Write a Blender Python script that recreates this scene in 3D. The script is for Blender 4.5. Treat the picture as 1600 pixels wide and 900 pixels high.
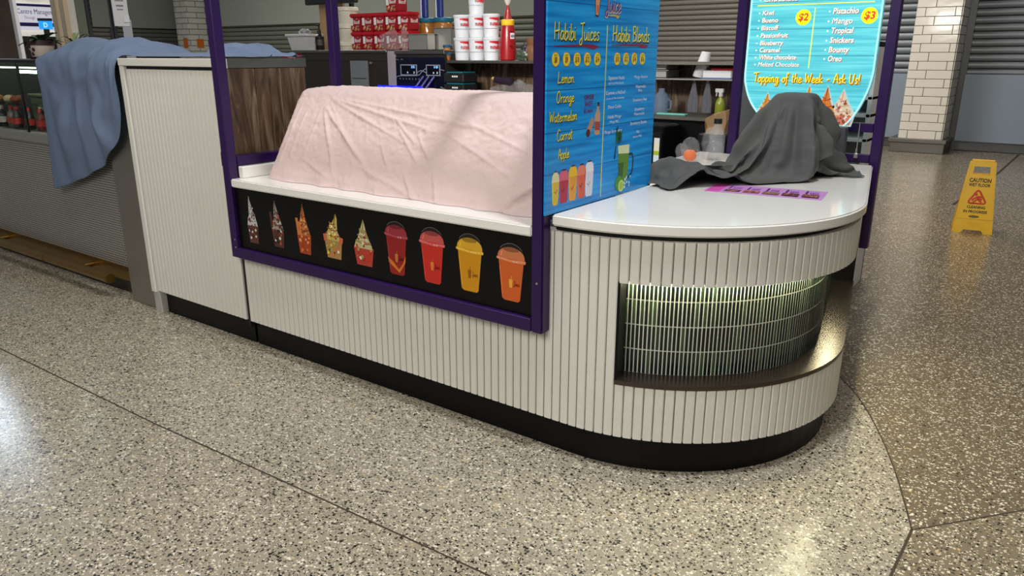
import bpy, bmesh, math, random, base64, struct
from mathutils import Vector, Matrix, noise
for _o in list(bpy.data.objects):
    bpy.data.objects.remove(_o)
SC = bpy.context.scene
COL = SC.collection
PI = math.pi
R = math.radians
random.seed(7)

# ---------------------------------------------------------------- camera
cam_data = bpy.data.cameras.new('camera')
cam = bpy.data.objects.new('camera', cam_data)
COL.objects.link(cam)
cam.location = (0, 0, 1.5)
cam.rotation_euler = (R(90 - 17.186), 0, R(36.308))
cam_data.sensor_width = 36
cam_data.lens = 26.53
cam_data.clip_start = 0.05
SC.camera = cam

# ---------------------------------------------------------------- world, lights, exposure
SC.view_settings.view_transform = 'Standard'
SC.view_settings.look = 'None'
SC.view_settings.exposure = 0.0
SC.view_settings.gamma = 1.0
world = bpy.data.worlds.new('world')
SC.world = world
world.use_nodes = True
bg = world.node_tree.nodes['Background']
bg.inputs['Color'].default_value = (0.86, 0.88, 0.92, 1)
bg.inputs['Strength'].default_value = 0.16


def area_light(name, loc, size, size_y, power, color, target=None, spread=180):
    d = bpy.data.lights.new(name, 'AREA')
    d.shape = 'RECTANGLE'
    d.size, d.size_y = size, size_y
    d.energy = power
    d.color = color
    d.spread = R(spread)
    o = bpy.data.objects.new(name, d)
    COL.objects.link(o)
    o.location = loc
    if target is not None:
        o.rotation_euler = (Vector(target) - Vector(loc)).to_track_quat('-Z', 'Y').to_euler()
    return o


# the mall's ceiling luminaires, with added fill lamps among them
area_light('ceiling_or_fill_lamp', (-0.75, 1.9, 4.9), 0.22, 0.22, 122, (0.96, 0.98, 1.0))
area_light('ceiling_or_fill_lamp', (-3.4, 1.2, 4.8), 1.2, 0.5, 50, (1.0, 0.97, 0.92))
area_light('ceiling_or_fill_lamp', (-13.8, 4.24, 4.0), 0.7, 0.9, 170, (0.72, 0.86, 1.0))
area_light('ceiling_or_fill_lamp', (-1.83, 8.2, 4.0), 0.22, 1.5, 52, (1.0, 0.74, 0.40))
area_light('ceiling_or_fill_lamp', (0.9, 4.4, 4.8), 1.0, 1.0, 32, (1.0, 0.84, 0.62))
area_light('ceiling_or_fill_lamp', (-6.0, 9.0, 4.8), 3.0, 2.0, 190, (1.0, 0.96, 0.9))
area_light('ceiling_or_fill_lamp', (-16.0, 9.5, 4.8), 4.0, 2.0, 260, (1.0, 0.98, 0.93))
area_light('ceiling_or_fill_lamp', (-3.4, 11.5, 4.8), 1.5, 1.0, 110, (1.0, 0.95, 0.88))
area_light('ceiling_or_fill_lamp', (-1.0, -2.6, 4.2), 3.0, 2.0, 185, (1.0, 0.96, 0.89), (-2.2, 2.3, .5))
area_light('ceiling_or_fill_lamp', (-3.3, 3.0, 2.42), 0.6, 0.2, 24, (1.0, 0.97, 0.92), (-4.0, 5.7, 1.2), 100)  # added fill under the canopy, brightens the rear bench and its planks
area_light('ceiling_or_fill_lamp', (-9.0, 6.2, 4.4), 1.5, 1.0, 90, (1.0, 0.96, 0.9))  # added fill that brightens the posts and backdrop at far left

# ---------------------------------------------------------------- helpers
ORG = {}


def lin(c):
    return tuple((x / 12.92 if x <= 0.04045 else ((x + 0.055) / 1.055) ** 2.4) for x in (v / 255 for v in c))


MATS = {}


def pm(name, rgb, rough=0.5, metal=0.0, var=0.06, scale=12, bump=0.0, bscale=80, trans=0.0, ior=1.45, coat=0.0, emit=None, estr=0.0, alpha=1.0, spec=0.5):
    """procedural principled material: noise varies the colour a little, optional fine relief"""
    if name in MATS:
        return MATS[name]
    m = bpy.data.materials.new(name)
    m.use_nodes = True
    nt = m.node_tree
    b = nt.nodes['Principled BSDF']
    c = lin(rgb)
    tc = nt.nodes.new('ShaderNodeTexCoord')
    n = nt.nodes.new('ShaderNodeTexNoise')
    n.inputs['Scale'].default_value = scale
    n.inputs['Detail'].default_value = 3
    nt.links.new(tc.outputs['Object'], n.inputs['Vector'])
    mx = nt.nodes.new('ShaderNodeMix')
    mx.data_type = 'RGBA'
    mx.inputs['A'].default_value = (*[x * (1 - var) for x in c], 1)
    mx.inputs['B'].default_value = (*[min(1, x * (1 + var)) for x in c], 1)
    nt.links.new(n.outputs['Fac'], mx.inputs['Factor'])
    nt.links.new(mx.outputs['Result'], b.inputs['Base Color'])
    b.inputs['Roughness'].default_value = rough
    b.inputs['Metallic'].default_value = metal
    b.inputs['Transmission Weight'].default_value = trans
    b.inputs['IOR'].default_value = ior
    b.inputs['Coat Weight'].default_value = coat
    b.inputs['Alpha'].default_value = alpha
    b.inputs['Specular IOR Level'].default_value = spec
    if emit:
        b.inputs['Emission Color'].default_value = (*lin(emit), 1)
        b.inputs['Emission Strength'].default_value = estr
    if bump:
        n2 = nt.nodes.new('ShaderNodeTexNoise')
        n2.inputs['Scale'].default_value = bscale
        n2.inputs['Detail'].default_value = 2
        nt.links.new(tc.outputs['Object'], n2.inputs['Vector'])
        bp = nt.nodes.new('ShaderNodeBump')
        bp.inputs['Strength'].default_value = bump
        bp.inputs['Distance'].default_value = 0.004
        nt.links.new(n2.outputs['Fac'], bp.inputs['Height'])
        nt.links.new(bp.outputs['Normal'], b.inputs['Normal'])
    MATS[name] = m
    return m


def ink(rgb, rough=0.4):
    """flat printing ink"""
    return pm('ink_%d_%d_%d' % tuple(rgb), rgb, rough, var=0.05, scale=60)


def glow(rgb, s):
    return pm('glow_%d_%d_%d_%d' % (*rgb, int(s * 100)), rgb, 0.4, emit=rgb, estr=s, var=0.03)


class MB:
    def __init__(self):
        self.v, self.f, self.mi = [], [], []

    def face(self, pts, m=0):
        i = len(self.v)
        self.v.extend([tuple(p) for p in pts])
        self.f.append(tuple(range(i, i + len(pts))))
        self.mi.append(m)

    def box(self, x0, x1, y0, y1, z0, z1, m=0, M=None):
        i = len(self.v)
        P = [(x0, y0, z0), (x1, y0, z0), (x1, y1, z0), (x0, y1, z0), (x0, y0, z1), (x1, y0, z1), (x1, y1, z1), (x0, y1, z1)]
        if M:
            P = [tuple(M @ Vector(p)) for p in P]
        self.v += P
        for q in ((0, 3, 2, 1), (4, 5, 6, 7), (0, 1, 5, 4), (1, 2, 6, 5), (2, 3, 7, 6), (3, 0, 4, 7)):
            self.f.append(tuple(i + k for k in q))
            self.mi.append(m)
        return self

    def prism(self, poly, fa, fb, m=0):
        """poly = list of 2-D points; fa, fb map a 2-D point to the two 3-D end caps"""
        i = len(self.v)
        n = len(poly)
        self.v += [tuple(fa(*p)) for p in poly] + [tuple(fb(*p)) for p in poly]
        self.f.append(tuple(i + k for k in range(n))[::-1])
        self.f.append(tuple(i + n + k for k in range(n)))
        self.mi += [m, m]
        for k in range(n):
            l = (k + 1) % n
            self.f.append((i + k, i + l, i + n + l, i + n + k))
            self.mi.append(m)
        return self

    def zprism(self, poly, z0, z1, m=0):
        return self.prism(poly, lambda a, b: (a, b, z0), lambda a, b: (a, b, z1), m)

    def tube(self, path, r, n=8, m=0, flat=None, caps=True):
        """round bar along a path; r = number or list; flat=(normal, factor) squashes it"""
        path = [Vector(p) for p in path]
        rr = r if isinstance(r, (list, tuple)) else [r] * len(path)
        i0 = len(self.v)
        up = None
        for k, p in enumerate(path):
            t = (path[min(k + 1, len(path) - 1)] - path[max(k - 1, 0)]).normalized()
            if flat:
                nrm = Vector(flat[0])
                a = t.cross(nrm).normalized()
                b = nrm * flat[1]
            else:
                if up is None:
                    up = Vector((0, 0, 1)) if abs(t.z) < 0.9 else Vector((1, 0, 0))
                a = t.cross(up).normalized()
                b = a.cross(t).normalized()
                up = b
            for j in range(n):
                w = 2 * PI * j / n
                self.v.append(tuple(p + a * (math.cos(w) * rr[k]) + b * (math.sin(w) * rr[k])))
        for k in range(len(path) - 1):
            for j in range(n):
                l = (j + 1) % n
                q = i0 + k * n
                self.f.append((q + j, q + l, q + n + l, q + n + j))
                self.mi.append(m)
        if caps:
            self.f.append(tuple(i0 + j for j in range(n))[::-1])
            e = i0 + (len(path) - 1) * n
            self.f.append(tuple(e + j for j in range(n)))
            self.mi += [m, m]
        return self

    def lathe(self, c, prof, n=20, m=0, M=None):
        """prof = [(radius, height)] turned about the z axis at c"""
        i0 = len(self.v)
        for r, z in prof:
            for j in range(n):
                w = 2 * PI * j / n
                p = Vector((c[0] + r * math.cos(w), c[1] + r * math.sin(w), c[2] + z))
                self.v.append(tuple(M @ p if M else p))
        for k in range(len(prof) - 1):
            for j in range(n):
                l = (j + 1) % n
                q = i0 + k * n
                self.f.append((q + j, q + l, q + n + l, q + n + j))
                self.mi.append(m)
        if prof[0][0] > 1e-6:
            self.f.append(tuple(i0 + j for j in range(n))[::-1])
            self.mi.append(m)
        if prof[-1][0] > 1e-6:
            e = i0 + (len(prof) - 1) * n
            self.f.append(tuple(e + j for j in range(n)))
            self.mi.append(m)
        return self

    def grid(self, P, m=0):
        """P = rows of 3-D points"""
        i0 = len(self.v)
        nv = len(P[0])
        for row in P:
            self.v += [tuple(p) for p in row]
        for a in range(len(P) - 1):
            for b in range(nv - 1):
                q = i0 + a * nv + b
                self.f.append((q, q + 1, q + nv + 1, q + nv))
                self.mi.append(m)
        return self

    def mesh(self, name, mats, org=(0, 0, 0), bevel=0, seg=1, smooth=None, merge=0):
        me = bpy.data.meshes.new(name)
        ox, oy, oz = org
        me.from_pydata([(x - ox, y - oy, z - oz) for x, y, z in self.v], [], self.f)
        for m in (mats if isinstance(mats, (list, tuple)) else [mats]):
            me.materials.append(m)
        me.polygons.foreach_set('material_index', self.mi)
        if bevel or merge:
            bm = bmesh.new()
            bm.from_mesh(me)
            if merge:
                bmesh.ops.remove_doubles(bm, verts=bm.verts, dist=merge)
            bmesh.ops.recalc_face_normals(bm, faces=bm.faces)
            if bevel:
                es = [e for e in bm.edges if len(e.link_faces) == 2 and e.calc_face_angle(0) > 0.6]
                bmesh.ops.bevel(bm, geom=es, offset=bevel, segments=seg, affect='EDGES', clamp_overlap=True)
            bm.to_mesh(me)
            bm.free()
        if smooth is not None:
            me.polygons.foreach_set('use_smooth', [True] * len(me.polygons))
            if smooth < 180:
                me.set_sharp_from_angle(angle=R(smooth))
        me.update()
        return me

    def build(self, name, mats, parent=None, local=False, **k):
        org = (0, 0, 0)
        if parent is not None and not local:
            org = ORG[parent.name]
        o = bpy.data.objects.new(name, self.mesh(name, mats, org, **k))
        COL.objects.link(o)
        if parent is not None:
            o.parent = parent
        ORG[o.name] = org
        return o


def tag(o, label=None, cat=None, group=None, kind=None):
    if label:
        o['label'] = label
    if cat:
        o['category'] = cat
    if group:
        o['group'] = group
    if kind:
        o['kind'] = kind
    return o


def thing(name, label, cat, loc=(0, 0, 0), group=None, rz=0):
    o = bpy.data.objects.new(name, None)
    o.empty_display_size = 0.05
    COL.objects.link(o)
    o.location = loc
    o.rotation_euler = (0, 0, rz)
    ORG[o.name] = tuple(loc)
    return tag(o, label, cat, group)


def inst(name, me, parent, loc, rz=0.0, scale=None):
    """one more individual piece sharing its mesh data"""
    o = bpy.data.objects.new(name, me)
    COL.objects.link(o)
    o.parent = parent
    p = ORG[parent.name]
    o.location = (loc[0] - p[0], loc[1] - p[1], loc[2] - p[2])
    o.rotation_euler = (0, 0, rz)
    if scale:
        o.scale = scale
    return o


def copy_tree(root, loc, label, rz=None):
    c = root.copy()
    COL.objects.link(c)
    c.location = loc
    c['label'] = label
    if rz is not None:
        c.rotation_euler = (0, 0, rz)
    for ch in root.children:
        d = ch.copy()
        COL.objects.link(d)
        d.parent = c
        for g in ch.children:
            e = g.copy()
            COL.objects.link(e)
            e.parent = d
    return c


# ---- print on a plane: O origin, U right, V up, N outwards
class Plane:
    def __init__(self, O, U, V):
        self.O, self.U, self.V = Vector(O), Vector(U).normalized(), Vector(V).normalized()
        self.N = self.U.cross(self.V)

    def __call__(self, a, b, d=0.0):
        return self.O + self.U * a + self.V * b + self.N * d

    def poly(self, mb, pts, d0, d1, m=0):
        mb.prism(pts, lambda a, b: self(a, b, d0), lambda a, b: self(a, b, d1), m)

    def disc(self, mb, a, b, r, d0, d1, m=0, n=20, ry=None):
        ry = ry or r
        self.poly(mb, [(a + r * math.cos(2 * PI * k / n), b + ry * math.sin(2 * PI * k / n)) for k in range(n)], d0, d1, m)


_tc = {}


def text_geo(s, bold=0.0):
    key = (s, bold)
    if key not in _tc:
        cu = bpy.data.curves.new('type', 'FONT')
        cu.body = s
        cu.size = 1.0
        cu.offset = bold
        cu.resolution_u = 2
        ob = bpy.data.objects.new('type', cu)
        COL.objects.link(ob)
        dg = bpy.context.evaluated_depsgraph_get()
        me = ob.evaluated_get(dg).to_mesh()
        vs = [(v.co.x, v.co.y) for v in me.vertices]
        fs = [tuple(p.vertices) for p in me.polygons]
        ob.evaluated_get(dg).to_mesh_clear()
        bpy.data.objects.remove(ob)
        bpy.data.curves.remove(cu)
        _tc[key] = (vs, fs)
    return _tc[key]


CAP = 0.69


def put_text(mb, pl, s, a0, a1, b, cap, d, m=0, bold=0.0, shear=0.0):
    """letters s with their left edge at a0, right edge at a1, baseline b, capital height cap"""
    vs, fs = text_geo(s, 0.0 if 'M' in s else bold)
    if not vs:
        return
    x0 = min(v[0] for v in vs)
    x1 = max(v[0] for v in vs)
    k = cap / CAP
    kx = (a1 - a0) / (x1 - x0) if a1 is not None else k
    i = len(mb.v)
    for x, y in vs:
        mb.v.append(tuple(pl(a0 + (x - x0) * kx + y * k * shear, b + y * k, d)))
    for f in fs:
        mb.f.append(tuple(i + q for q in f))
        mb.mi.append(m)


# ---- handwritten brush lettering: every letter is a set of pen strokes
GL = {
    'H': (.56, [[(.06, 0), (.09, 1)], [(.42, 0), (.46, 1)], [(.02, .44), (.52, .54)]]),
    'a': (.42, [[(.34, .42), (.2, .5), (.06, .28), (.09, .05), (.2, .02), (.33, .28), (.36, .5), (.35, .1), (.43, .02)]]),
    'b': (.38, [[(.07, .95), (.06, .06), (.18, 0), (.33, .2), (.29, .44), (.18, .48), (.07, .3)]]),
    'i': (.18, [[(.08, .5), (.07, .06), (.17, .02)], [(.09, .68), (.1, .74)]]),
    'J': (.52, [[(.36, 1), (.34, .1), (.26, -.26), (.1, -.24), (.1, -.05), (.36, .16)], [(.16, .96), (.56, 1.02)]]),
    'u': (.42, [[(.05, .5), (.06, .1), (.15, 0), (.28, .18), (.33, .5), (.33, .08), (.43, .02)]]),
    'c': (.35, [[(.31, .42), (.2, .5), (.07, .28), (.1, .05), (.2, 0), (.35, .12)]]),
    'e': (.35, [[(.07, .22), (.28, .32), (.26, .46), (.17, .5), (.07, .28), (.1, .05), (.2, 0), (.36, .14)]]),
    's': (.32, [[(.3, .46), (.18, .5), (.11, .38), (.25, .2), (.2, .02), (.05, .03)]]),
    'B': (.48, [[(.08, 0), (.1, .98)], [(.06, .96), (.34, .94), (.36, .64), (.12, .54)], [(.12, .54), (.4, .44), (.38, .08), (.05, 0)]]),
    'l': (.2, [[(.1, 1), (.08, .08), (.19, .02)]]),
    'n': (.42, [[(.07, .5), (.06, 0)], [(.07, .28), (.2, .5), (.3, .42), (.31, .08), (.42, .02)]]),
    'd': (.42, [[(.31, .42), (.18, .5), (.06, .28), (.09, .04), (.2, .02), (.32, .28)], [(.36, 1), (.34, .1), (.43, .02)]]),
    'L': (.46, [[(.12, 1), (.07, .3), (.04, .03), (.44, .06)]]),
    'm': (.58, [[(.07, .5), (.06, 0)], [(.07, .28), (.17, .5), (.26, .4), (.26, 0)], [(.26, .28), (.38, .5), (.46, .4), (.47, .06), (.58, .02)]]),
    'o': (.38, [[(.2, .5), (.07, .3), (.08, .06), (.2, 0), (.32, .2), (.3, .44), (.2, .5), (.26, .4), (.4, .44)]]),
    'O': (.54, [[(.3, 1), (.1, .72), (.05, .25), (.18, 0), (.38, .14), (.47, .6), (.38, .96), (.22, .98)]]),
    'r': (.33, [[(.06, .5), (.08, 0)], [(.08, .26), (.17, .46), (.32, .48)]]),
    'g': (.4, [[(.32, .42), (.18, .5), (.06, .28), (.1, .06), (.22, .08), (.33, .48), (.31, -.2), (.2, -.36), (.07, -.26), (.42, .06)]]),
    'W': (.64, [[(.04, 1), (.12, .02), (.3, .75), (.42, .02), (.6, 1)]]),
    't': (.28, [[(.14, .88), (.12, .08), (.24, .02)], [(.0, .56), (.29, .62)]]),
    'C': (.46, [[(.44, .84), (.32, 1), (.12, .74), (.06, .3), (.14, .03), (.3, 0), (.46, .16)]]),
    'A': (.46, [[(.03, 0), (.26, 1), (.42, 0)], [(.08, .36), (.44, .42)]]),
    'p': (.38, [[(.08, .5), (.05, -.38)], [(.08, .28), (.2, .5), (.33, .38), (.3, .08), (.18, 0), (.07, .12)]]),
    'T': (.42, [[(-.02, .94), (.5, 1.02)], [(.25, .98), (.2, 0)]]),
    'f': (.3, [[(.32, .86), (.22, 1), (.14, .8), (.12, -.1), (.03, -.32)], [(.0, .48), (.29, .54)]]),
    'h': (.4, [[(.11, 1), (.06, 0)], [(.07, .26), (.2, .5), (.31, .4), (.31, .06), (.41, .02)]]),
    'k': (.38, [[(.1, 1), (.06, 0)], [(.32, .5), (.09, .22), (.36, .02)]]),
    'U': (.5, [[(.06, 1), (.06, .16), (.2, 0), (.36, .16), (.43, 1)]]),
    '-': (.4, [[(.08, .34), (.32, .36)]]),
    '!': (.2, [[(.13, 1), (.08, .28)], [(.07, .06), (.07, .0)]]),
    ' ': (.3, []),
}


def smooth_path(p, n=4):
    if len(p) < 3:
        return p
    out = []
    q = [p[0]] + list(p) + [p[-1]]
    for k in range(1, len(q) - 2):
        for j in range(n):
            t = j / n
            out.append(tuple(0.5 * (2 * b + (c - a) * t + (2 * a - 5 * b + 4 * c - d) * t * t + (3 * b - a - 3 * c + d) * t ** 3)
                             for a, b, c, d in zip(q[k - 1], q[k], q[k + 1], q[k + 2])))
    out.append(p[-1])
    return out


def script_text(mb, pl, s, a0, a1, b, cap, d, pen, m=0, rise=0.0):
    w = sum(GL[c][0] for c in s)
    kx = (a1 - a0) / w
    x = 0
    for c in s:
        adv, strokes = GL[c]
        for st in strokes:
            pts = smooth_path(st)
            mb.tube([pl(a0 + (x + px_) * kx, b + py_ * cap + rise * (x + px_) / w, d) for px_, py_ in pts], pen, 6, m, flat=(pl.N, 0.25))
        x += adv

# ---------------------------------------------------------------- materials of the place
WHITE = pm('off_white_laminate', (224, 222, 213), 0.38, var=0.03)
WHITE2 = pm('white_solid_surface', (238, 236, 230), 0.12, var=0.02, scale=30, coat=0.3)
BLACK = pm('black_laminate', (12, 12, 13), 0.38, var=0.1, spec=0.2)
MATTE = pm('matte_black', (20, 19, 20), 0.6, var=0.1)
PURPLE = pm('purple_powder_coat', (42, 14, 72), 0.33, var=0.08)
STEEL = pm('brushed_steel', (176, 174, 168), 0.34, metal=0.7, var=0.08, scale=5)
STEELD = pm('dull_steel', (120, 118, 112), 0.38, metal=0.85, var=0.1, scale=6)
DARKST = pm('dark_coated_steel', (62, 58, 54), 0.4, metal=0.5, var=0.1)
BRASS = pm('aged_brass', (140, 108, 48), 0.3, metal=0.9, var=0.18, scale=9)
GREY = pm('grey_paint', (128, 130, 134), 0.45)
PAPER = pm('paper_white', (226, 226, 228), 0.7, var=0.02)
GLASS = pm('clear_glass', (235, 245, 240), 0.02, trans=1.0, ior=1.05, var=0.01)
PLASTIC = pm('clear_plastic', (206, 210, 214), 0.08, alpha=0.11, coat=1.0, var=0.02)


def terrazzo(name, base, base2, dark_share, light_share, seed):
    m = bpy.data.materials.new(name)
    m.use_nodes = True
    nt = m.node_tree
    N, L = nt.nodes, nt.links
    b = N['Principled BSDF']
    tc = N.new('ShaderNodeTexCoord')
    mp = N.new('ShaderNodeMapping')
    mp.inputs['Location'].default_value = (seed * 3.1, seed * 1.7, 0)
    L.new(tc.outputs['Object'], mp.inputs['Vector'])
    nw = N.new('ShaderNodeTexNoise')
    nw.inputs['Scale'].default_value = 90
    L.new(mp.outputs['Vector'], nw.inputs['Vector'])
    wob = N.new('ShaderNodeMix')
    wob.data_type = 'VECTOR'
    wob.inputs['Factor'].default_value = 0.008
    L.new(mp.outputs['Vector'], wob.inputs['A'])
    L.new(nw.outputs['Color'], wob.inputs['B'])
    n1 = N.new('ShaderNodeTexNoise')
    n1.inputs['Scale'].default_value = 1.4
    n1.inputs['Detail'].default_value = 4
    L.new(mp.outputs['Vector'], n1.inputs['Vector'])
    mx = N.new('ShaderNodeMix')
    mx.data_type = 'RGBA'
    mx.inputs['A'].default_value = (*lin(base), 1)
    mx.inputs['B'].default_value = (*lin(base2), 1)
    L.new(n1.outputs['Fac'], mx.inputs['Factor'])
    col = mx.outputs['Result']
    for sc, dk, lt, rad in ((92, dark_share, light_share, 0.52), (160, dark_share * 1.0, light_share * 1.0, 0.50)):
        v = N.new('ShaderNodeTexVoronoi')
        v.voronoi_dimensions = '2D'
        v.inputs['Scale'].default_value = sc
        L.new(wob.outputs[1], v.inputs['Vector'])
        sp = N.new('ShaderNodeSeparateColor')
        L.new(v.outputs['Color'], sp.inputs['Color'])
        # chip radius differs from cell to cell
        rr = N.new('ShaderNodeMath')
        rr.operation = 'MULTIPLY_ADD'
        rr.inputs[1].default_value = 0.32
        rr.inputs[2].default_value = rad - 0.26
        L.new(sp.outputs[1], rr.inputs[0])
        inside = N.new('ShaderNodeMath')
        inside.operation = 'LESS_THAN'
        L.new(v.outputs['Distance'], inside.inputs[0])
        L.new(rr.outputs[0], inside.inputs[1])
        ramp = N.new('ShaderNodeValToRGB')
        ramp.color_ramp.interpolation = 'CONSTANT'
        el = ramp.color_ramp.elements
        stops = [(0, (30, 28, 27)), (dk * 0.55, (72, 66, 60)), (dk, (150, 140, 126)), (1 - lt, (204, 194, 172)), (1 - lt * 0.45, (224, 217, 200)), (1 - lt * 0.05, (196, 170, 116))]
        el[0].position, el[0].color = stops[0][0], (*lin(stops[0][1]), 1)
        el[1].position, el[1].color = stops[1][0], (*lin(stops[1][1]), 1)
        for p, c in stops[2:]:
            e = el.new(p)
            e.color = (*lin(c), 1)
        L.new(sp.outputs[0], ramp.inputs['Fac'])
        # cells of the middle share carry no chip
        lo = N.new('ShaderNodeMath')
        lo.operation = 'LESS_THAN'
        lo.inputs[1].default_value = dk
        hi = N.new('ShaderNodeMath')
        hi.operation = 'GREATER_THAN'
        hi.inputs[1].default_value = 1 - lt
        mxm = N.new('ShaderNodeMath')
        mxm.operation = 'MAXIMUM'
        L.new(sp.outputs[0], lo.inputs[0])
        L.new(sp.outputs[0], hi.inputs[0])
        L.new(lo.outputs[0], mxm.inputs[0])
        L.new(hi.outputs[0], mxm.inputs[1])
        an = N.new('ShaderNodeMath')
        an.operation = 'MULTIPLY'
        L.new(inside.outputs[0], an.inputs[0])
        L.new(mxm.outputs[0], an.inputs[1])
        m2 = N.new('ShaderNodeMix')
        m2.data_type = 'RGBA'
        L.new(an.outputs[0], m2.inputs['Factor'])
        L.new(col, m2.inputs['A'])
        L.new(ramp.outputs['Color'], m2.inputs['B'])
        col = m2.outputs['Result']
    L.new(col, b.inputs['Base Color'])
    n3 = N.new('ShaderNodeTexNoise')
    n3.inputs['Scale'].default_value = 3
    n3.inputs['Detail'].default_value = 5
    L.new(mp.outputs['Vector'], n3.inputs['Vector'])
    mr = N.new('ShaderNodeMapRange')
    mr.inputs['To Min'].default_value = 0.16
    mr.inputs['To Max'].default_value = 0.3
    L.new(n3.outputs['Fac'], mr.inputs['Value'])
    L.new(mr.outputs['Result'], b.inputs['Roughness'])
    return m


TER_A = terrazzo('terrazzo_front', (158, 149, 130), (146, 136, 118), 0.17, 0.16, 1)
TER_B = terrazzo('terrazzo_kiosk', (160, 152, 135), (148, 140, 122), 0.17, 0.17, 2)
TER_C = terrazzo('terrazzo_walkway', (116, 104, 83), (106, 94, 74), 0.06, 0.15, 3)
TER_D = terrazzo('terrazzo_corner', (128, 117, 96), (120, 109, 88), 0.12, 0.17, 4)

# ---------------------------------------------------------------- floor: poured slabs between thin divider strips
fl = MB()
fl.box(-30, 8, -5, 18, -0.06, -0.012)
floor = fl.build('floor', pm('screed', (70, 62, 54), 0.8))
tag(floor, kind='structure')
ORG['floor'] = (0, 0, 0)
seam1 = [(-30, 1.33), (-8, 1.37), (-4.427, 1.407), (-2.945, 1.434), (-2.175, 1.468), (-1.196, 1.503), (-0.235, 1.525)]
seam2 = [(-0.235, 1.525), (-0.215, 2.218), (-0.206, 2.51)]
arc = [(-0.206, 2.51), (-0.268, 2.709), (-0.343, 2.93), (-0.452, 3.2), (-0.578, 3.46), (-0.73, 3.69), (-0.93, 3.93), (-1.2, 4.2), (-1.6, 4.5)]
seam3 = [(-0.206, 2.51), (0.084, 2.864), (1.6, 4.72), (4.3, 8.0)]


def slab(name, poly, m):
    mb = MB()
    mb.zprism(poly, -0.012, 0.0)
    return mb.build(name, m, floor)


slab('floor_slab', [(-30, -5), (-0.235, -5)] + seam1[::-1], TER_A)
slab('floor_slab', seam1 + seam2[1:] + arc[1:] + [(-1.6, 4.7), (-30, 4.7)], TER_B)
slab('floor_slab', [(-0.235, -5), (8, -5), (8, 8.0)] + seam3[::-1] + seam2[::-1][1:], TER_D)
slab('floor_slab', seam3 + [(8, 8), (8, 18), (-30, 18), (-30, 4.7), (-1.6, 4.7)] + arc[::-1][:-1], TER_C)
JOINT = pm('divider_strip', (58, 46, 36), 0.6, var=0.2, scale=40)


def strip(path, w):
    mb = MB()
    P = [Vector((*p, 0)) for p in path]
    rows = []
    for k, p in enumerate(P):
        t = (P[min(k + 1, len(P) - 1)] - P[max(k - 1, 0)]).normalized()
        s = Vector((-t.y, t.x, 0)) * w / 2
        rows.append([p - s + Vector((0, 0, 0.0008)), p + s + Vector((0, 0, 0.0008))])
    mb.grid(rows)
    mb.build('divider_strip', JOINT, floor)


strip(seam1, 0.007)
strip(seam2, 0.009)
strip(smooth_path(arc, 5), 0.006)
strip(seam3, 0.006)
strip([(-5.871, 1.41), (-5.872, 2.28)], 0.006)
strip([(-0.9, 9.0), (-0.73, 11.889), (-0.655, 14.3)], 0.03)

# ---------------------------------------------------------------- walls far behind
wl = MB()
wl.box(-25, 8, 14.75, 14.95, 0, 4.2)
tag(wl.build('wall_back', pm('shop_interior', (70, 72, 70), 0.8)), kind='structure')
wl = MB()
wl.box(-24.7, -24.5, 4.0, 14.75, 0, 4.2)
tag(wl.build('wall_left', pm('shell_paint', (196, 192, 180), 0.7)), kind='structure')

SLAT_D = pm('shutter_slat_grey', (140, 136, 128), 0.42, metal=0.35, var=0.08)
SLAT_G = pm('shutter_slat_green', (128, 130, 118), 0.42, metal=0.35, var=0.08)
SLAT_B = pm('shutter_slat_blue', (128, 134, 140), 0.42, metal=0.35, var=0.08)
RAILM = pm('shutter_rail', (98, 100, 102), 0.4, metal=0.5)


def shutter(label, p0, p1, ztop, pitch, m, overlay=None, zbot=0.0):
    """roller shutter between two plan points: every slat is a piece of its own; reflection in the shop glass painted as a pale film in front"""
    a, b = Vector((*p0, 0)), Vector((*p1, 0))
    L = (b - a).length
    ang = math.atan2(b.y - a.y, b.x - a.x)
    t = thing('roller_shutter', label, 'shutter', (*p0, 0), rz=ang)
    sl = MB()
    # slat profile: a rounded hump with a groove above
    prof = [(0, 0.0), (-0.012, 0.008), (-0.022, pitch * 0.35), (-0.02, pitch * 0.62), (-0.006, pitch * 0.86), (0, pitch * 0.9)]
    rows = [[(0, y, z), (L, y, z)] for y, z in prof]
    sl.grid([[r[0] for r in rows], [r[1] for r in rows]])
    me = sl.mesh('slat', m, smooth=50)
    for k in range(int((ztop - zbot - 0.16) / pitch)):
        o = bpy.data.objects.new('slat', me)
        COL.objects.link(o)
        o.parent = t
        o.location = (0, 0, zbot + 0.16 + k * pitch)
    ORG[t.name] = (0, 0, 0)
    g = MB()
    g.box(0, L, -0.03, 0.03, zbot, zbot + 0.16)
    g.build('bottom_bar', RAILM, t, local=True, bevel=0.008)
    g = MB()
    g.box(0, L, 0.03, 0.045, zbot, ztop)
    g.build('backing', pm('shutter_gap', (26, 27, 27), 0.7), t, local=True)
    for x in (0, L):
        g = MB()
        g.box(x - 0.05, x + 0.05, -0.05, 0.05, zbot, ztop)
        g.build('guide_rail', RAILM, t, local=True)
    if overlay:
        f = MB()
        f.box(0.05, L - 0.05, -0.13, -0.12, overlay[0], overlay[1])
        f.build('painted_reflection', overlay[2], t, local=True)
    return t


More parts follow.
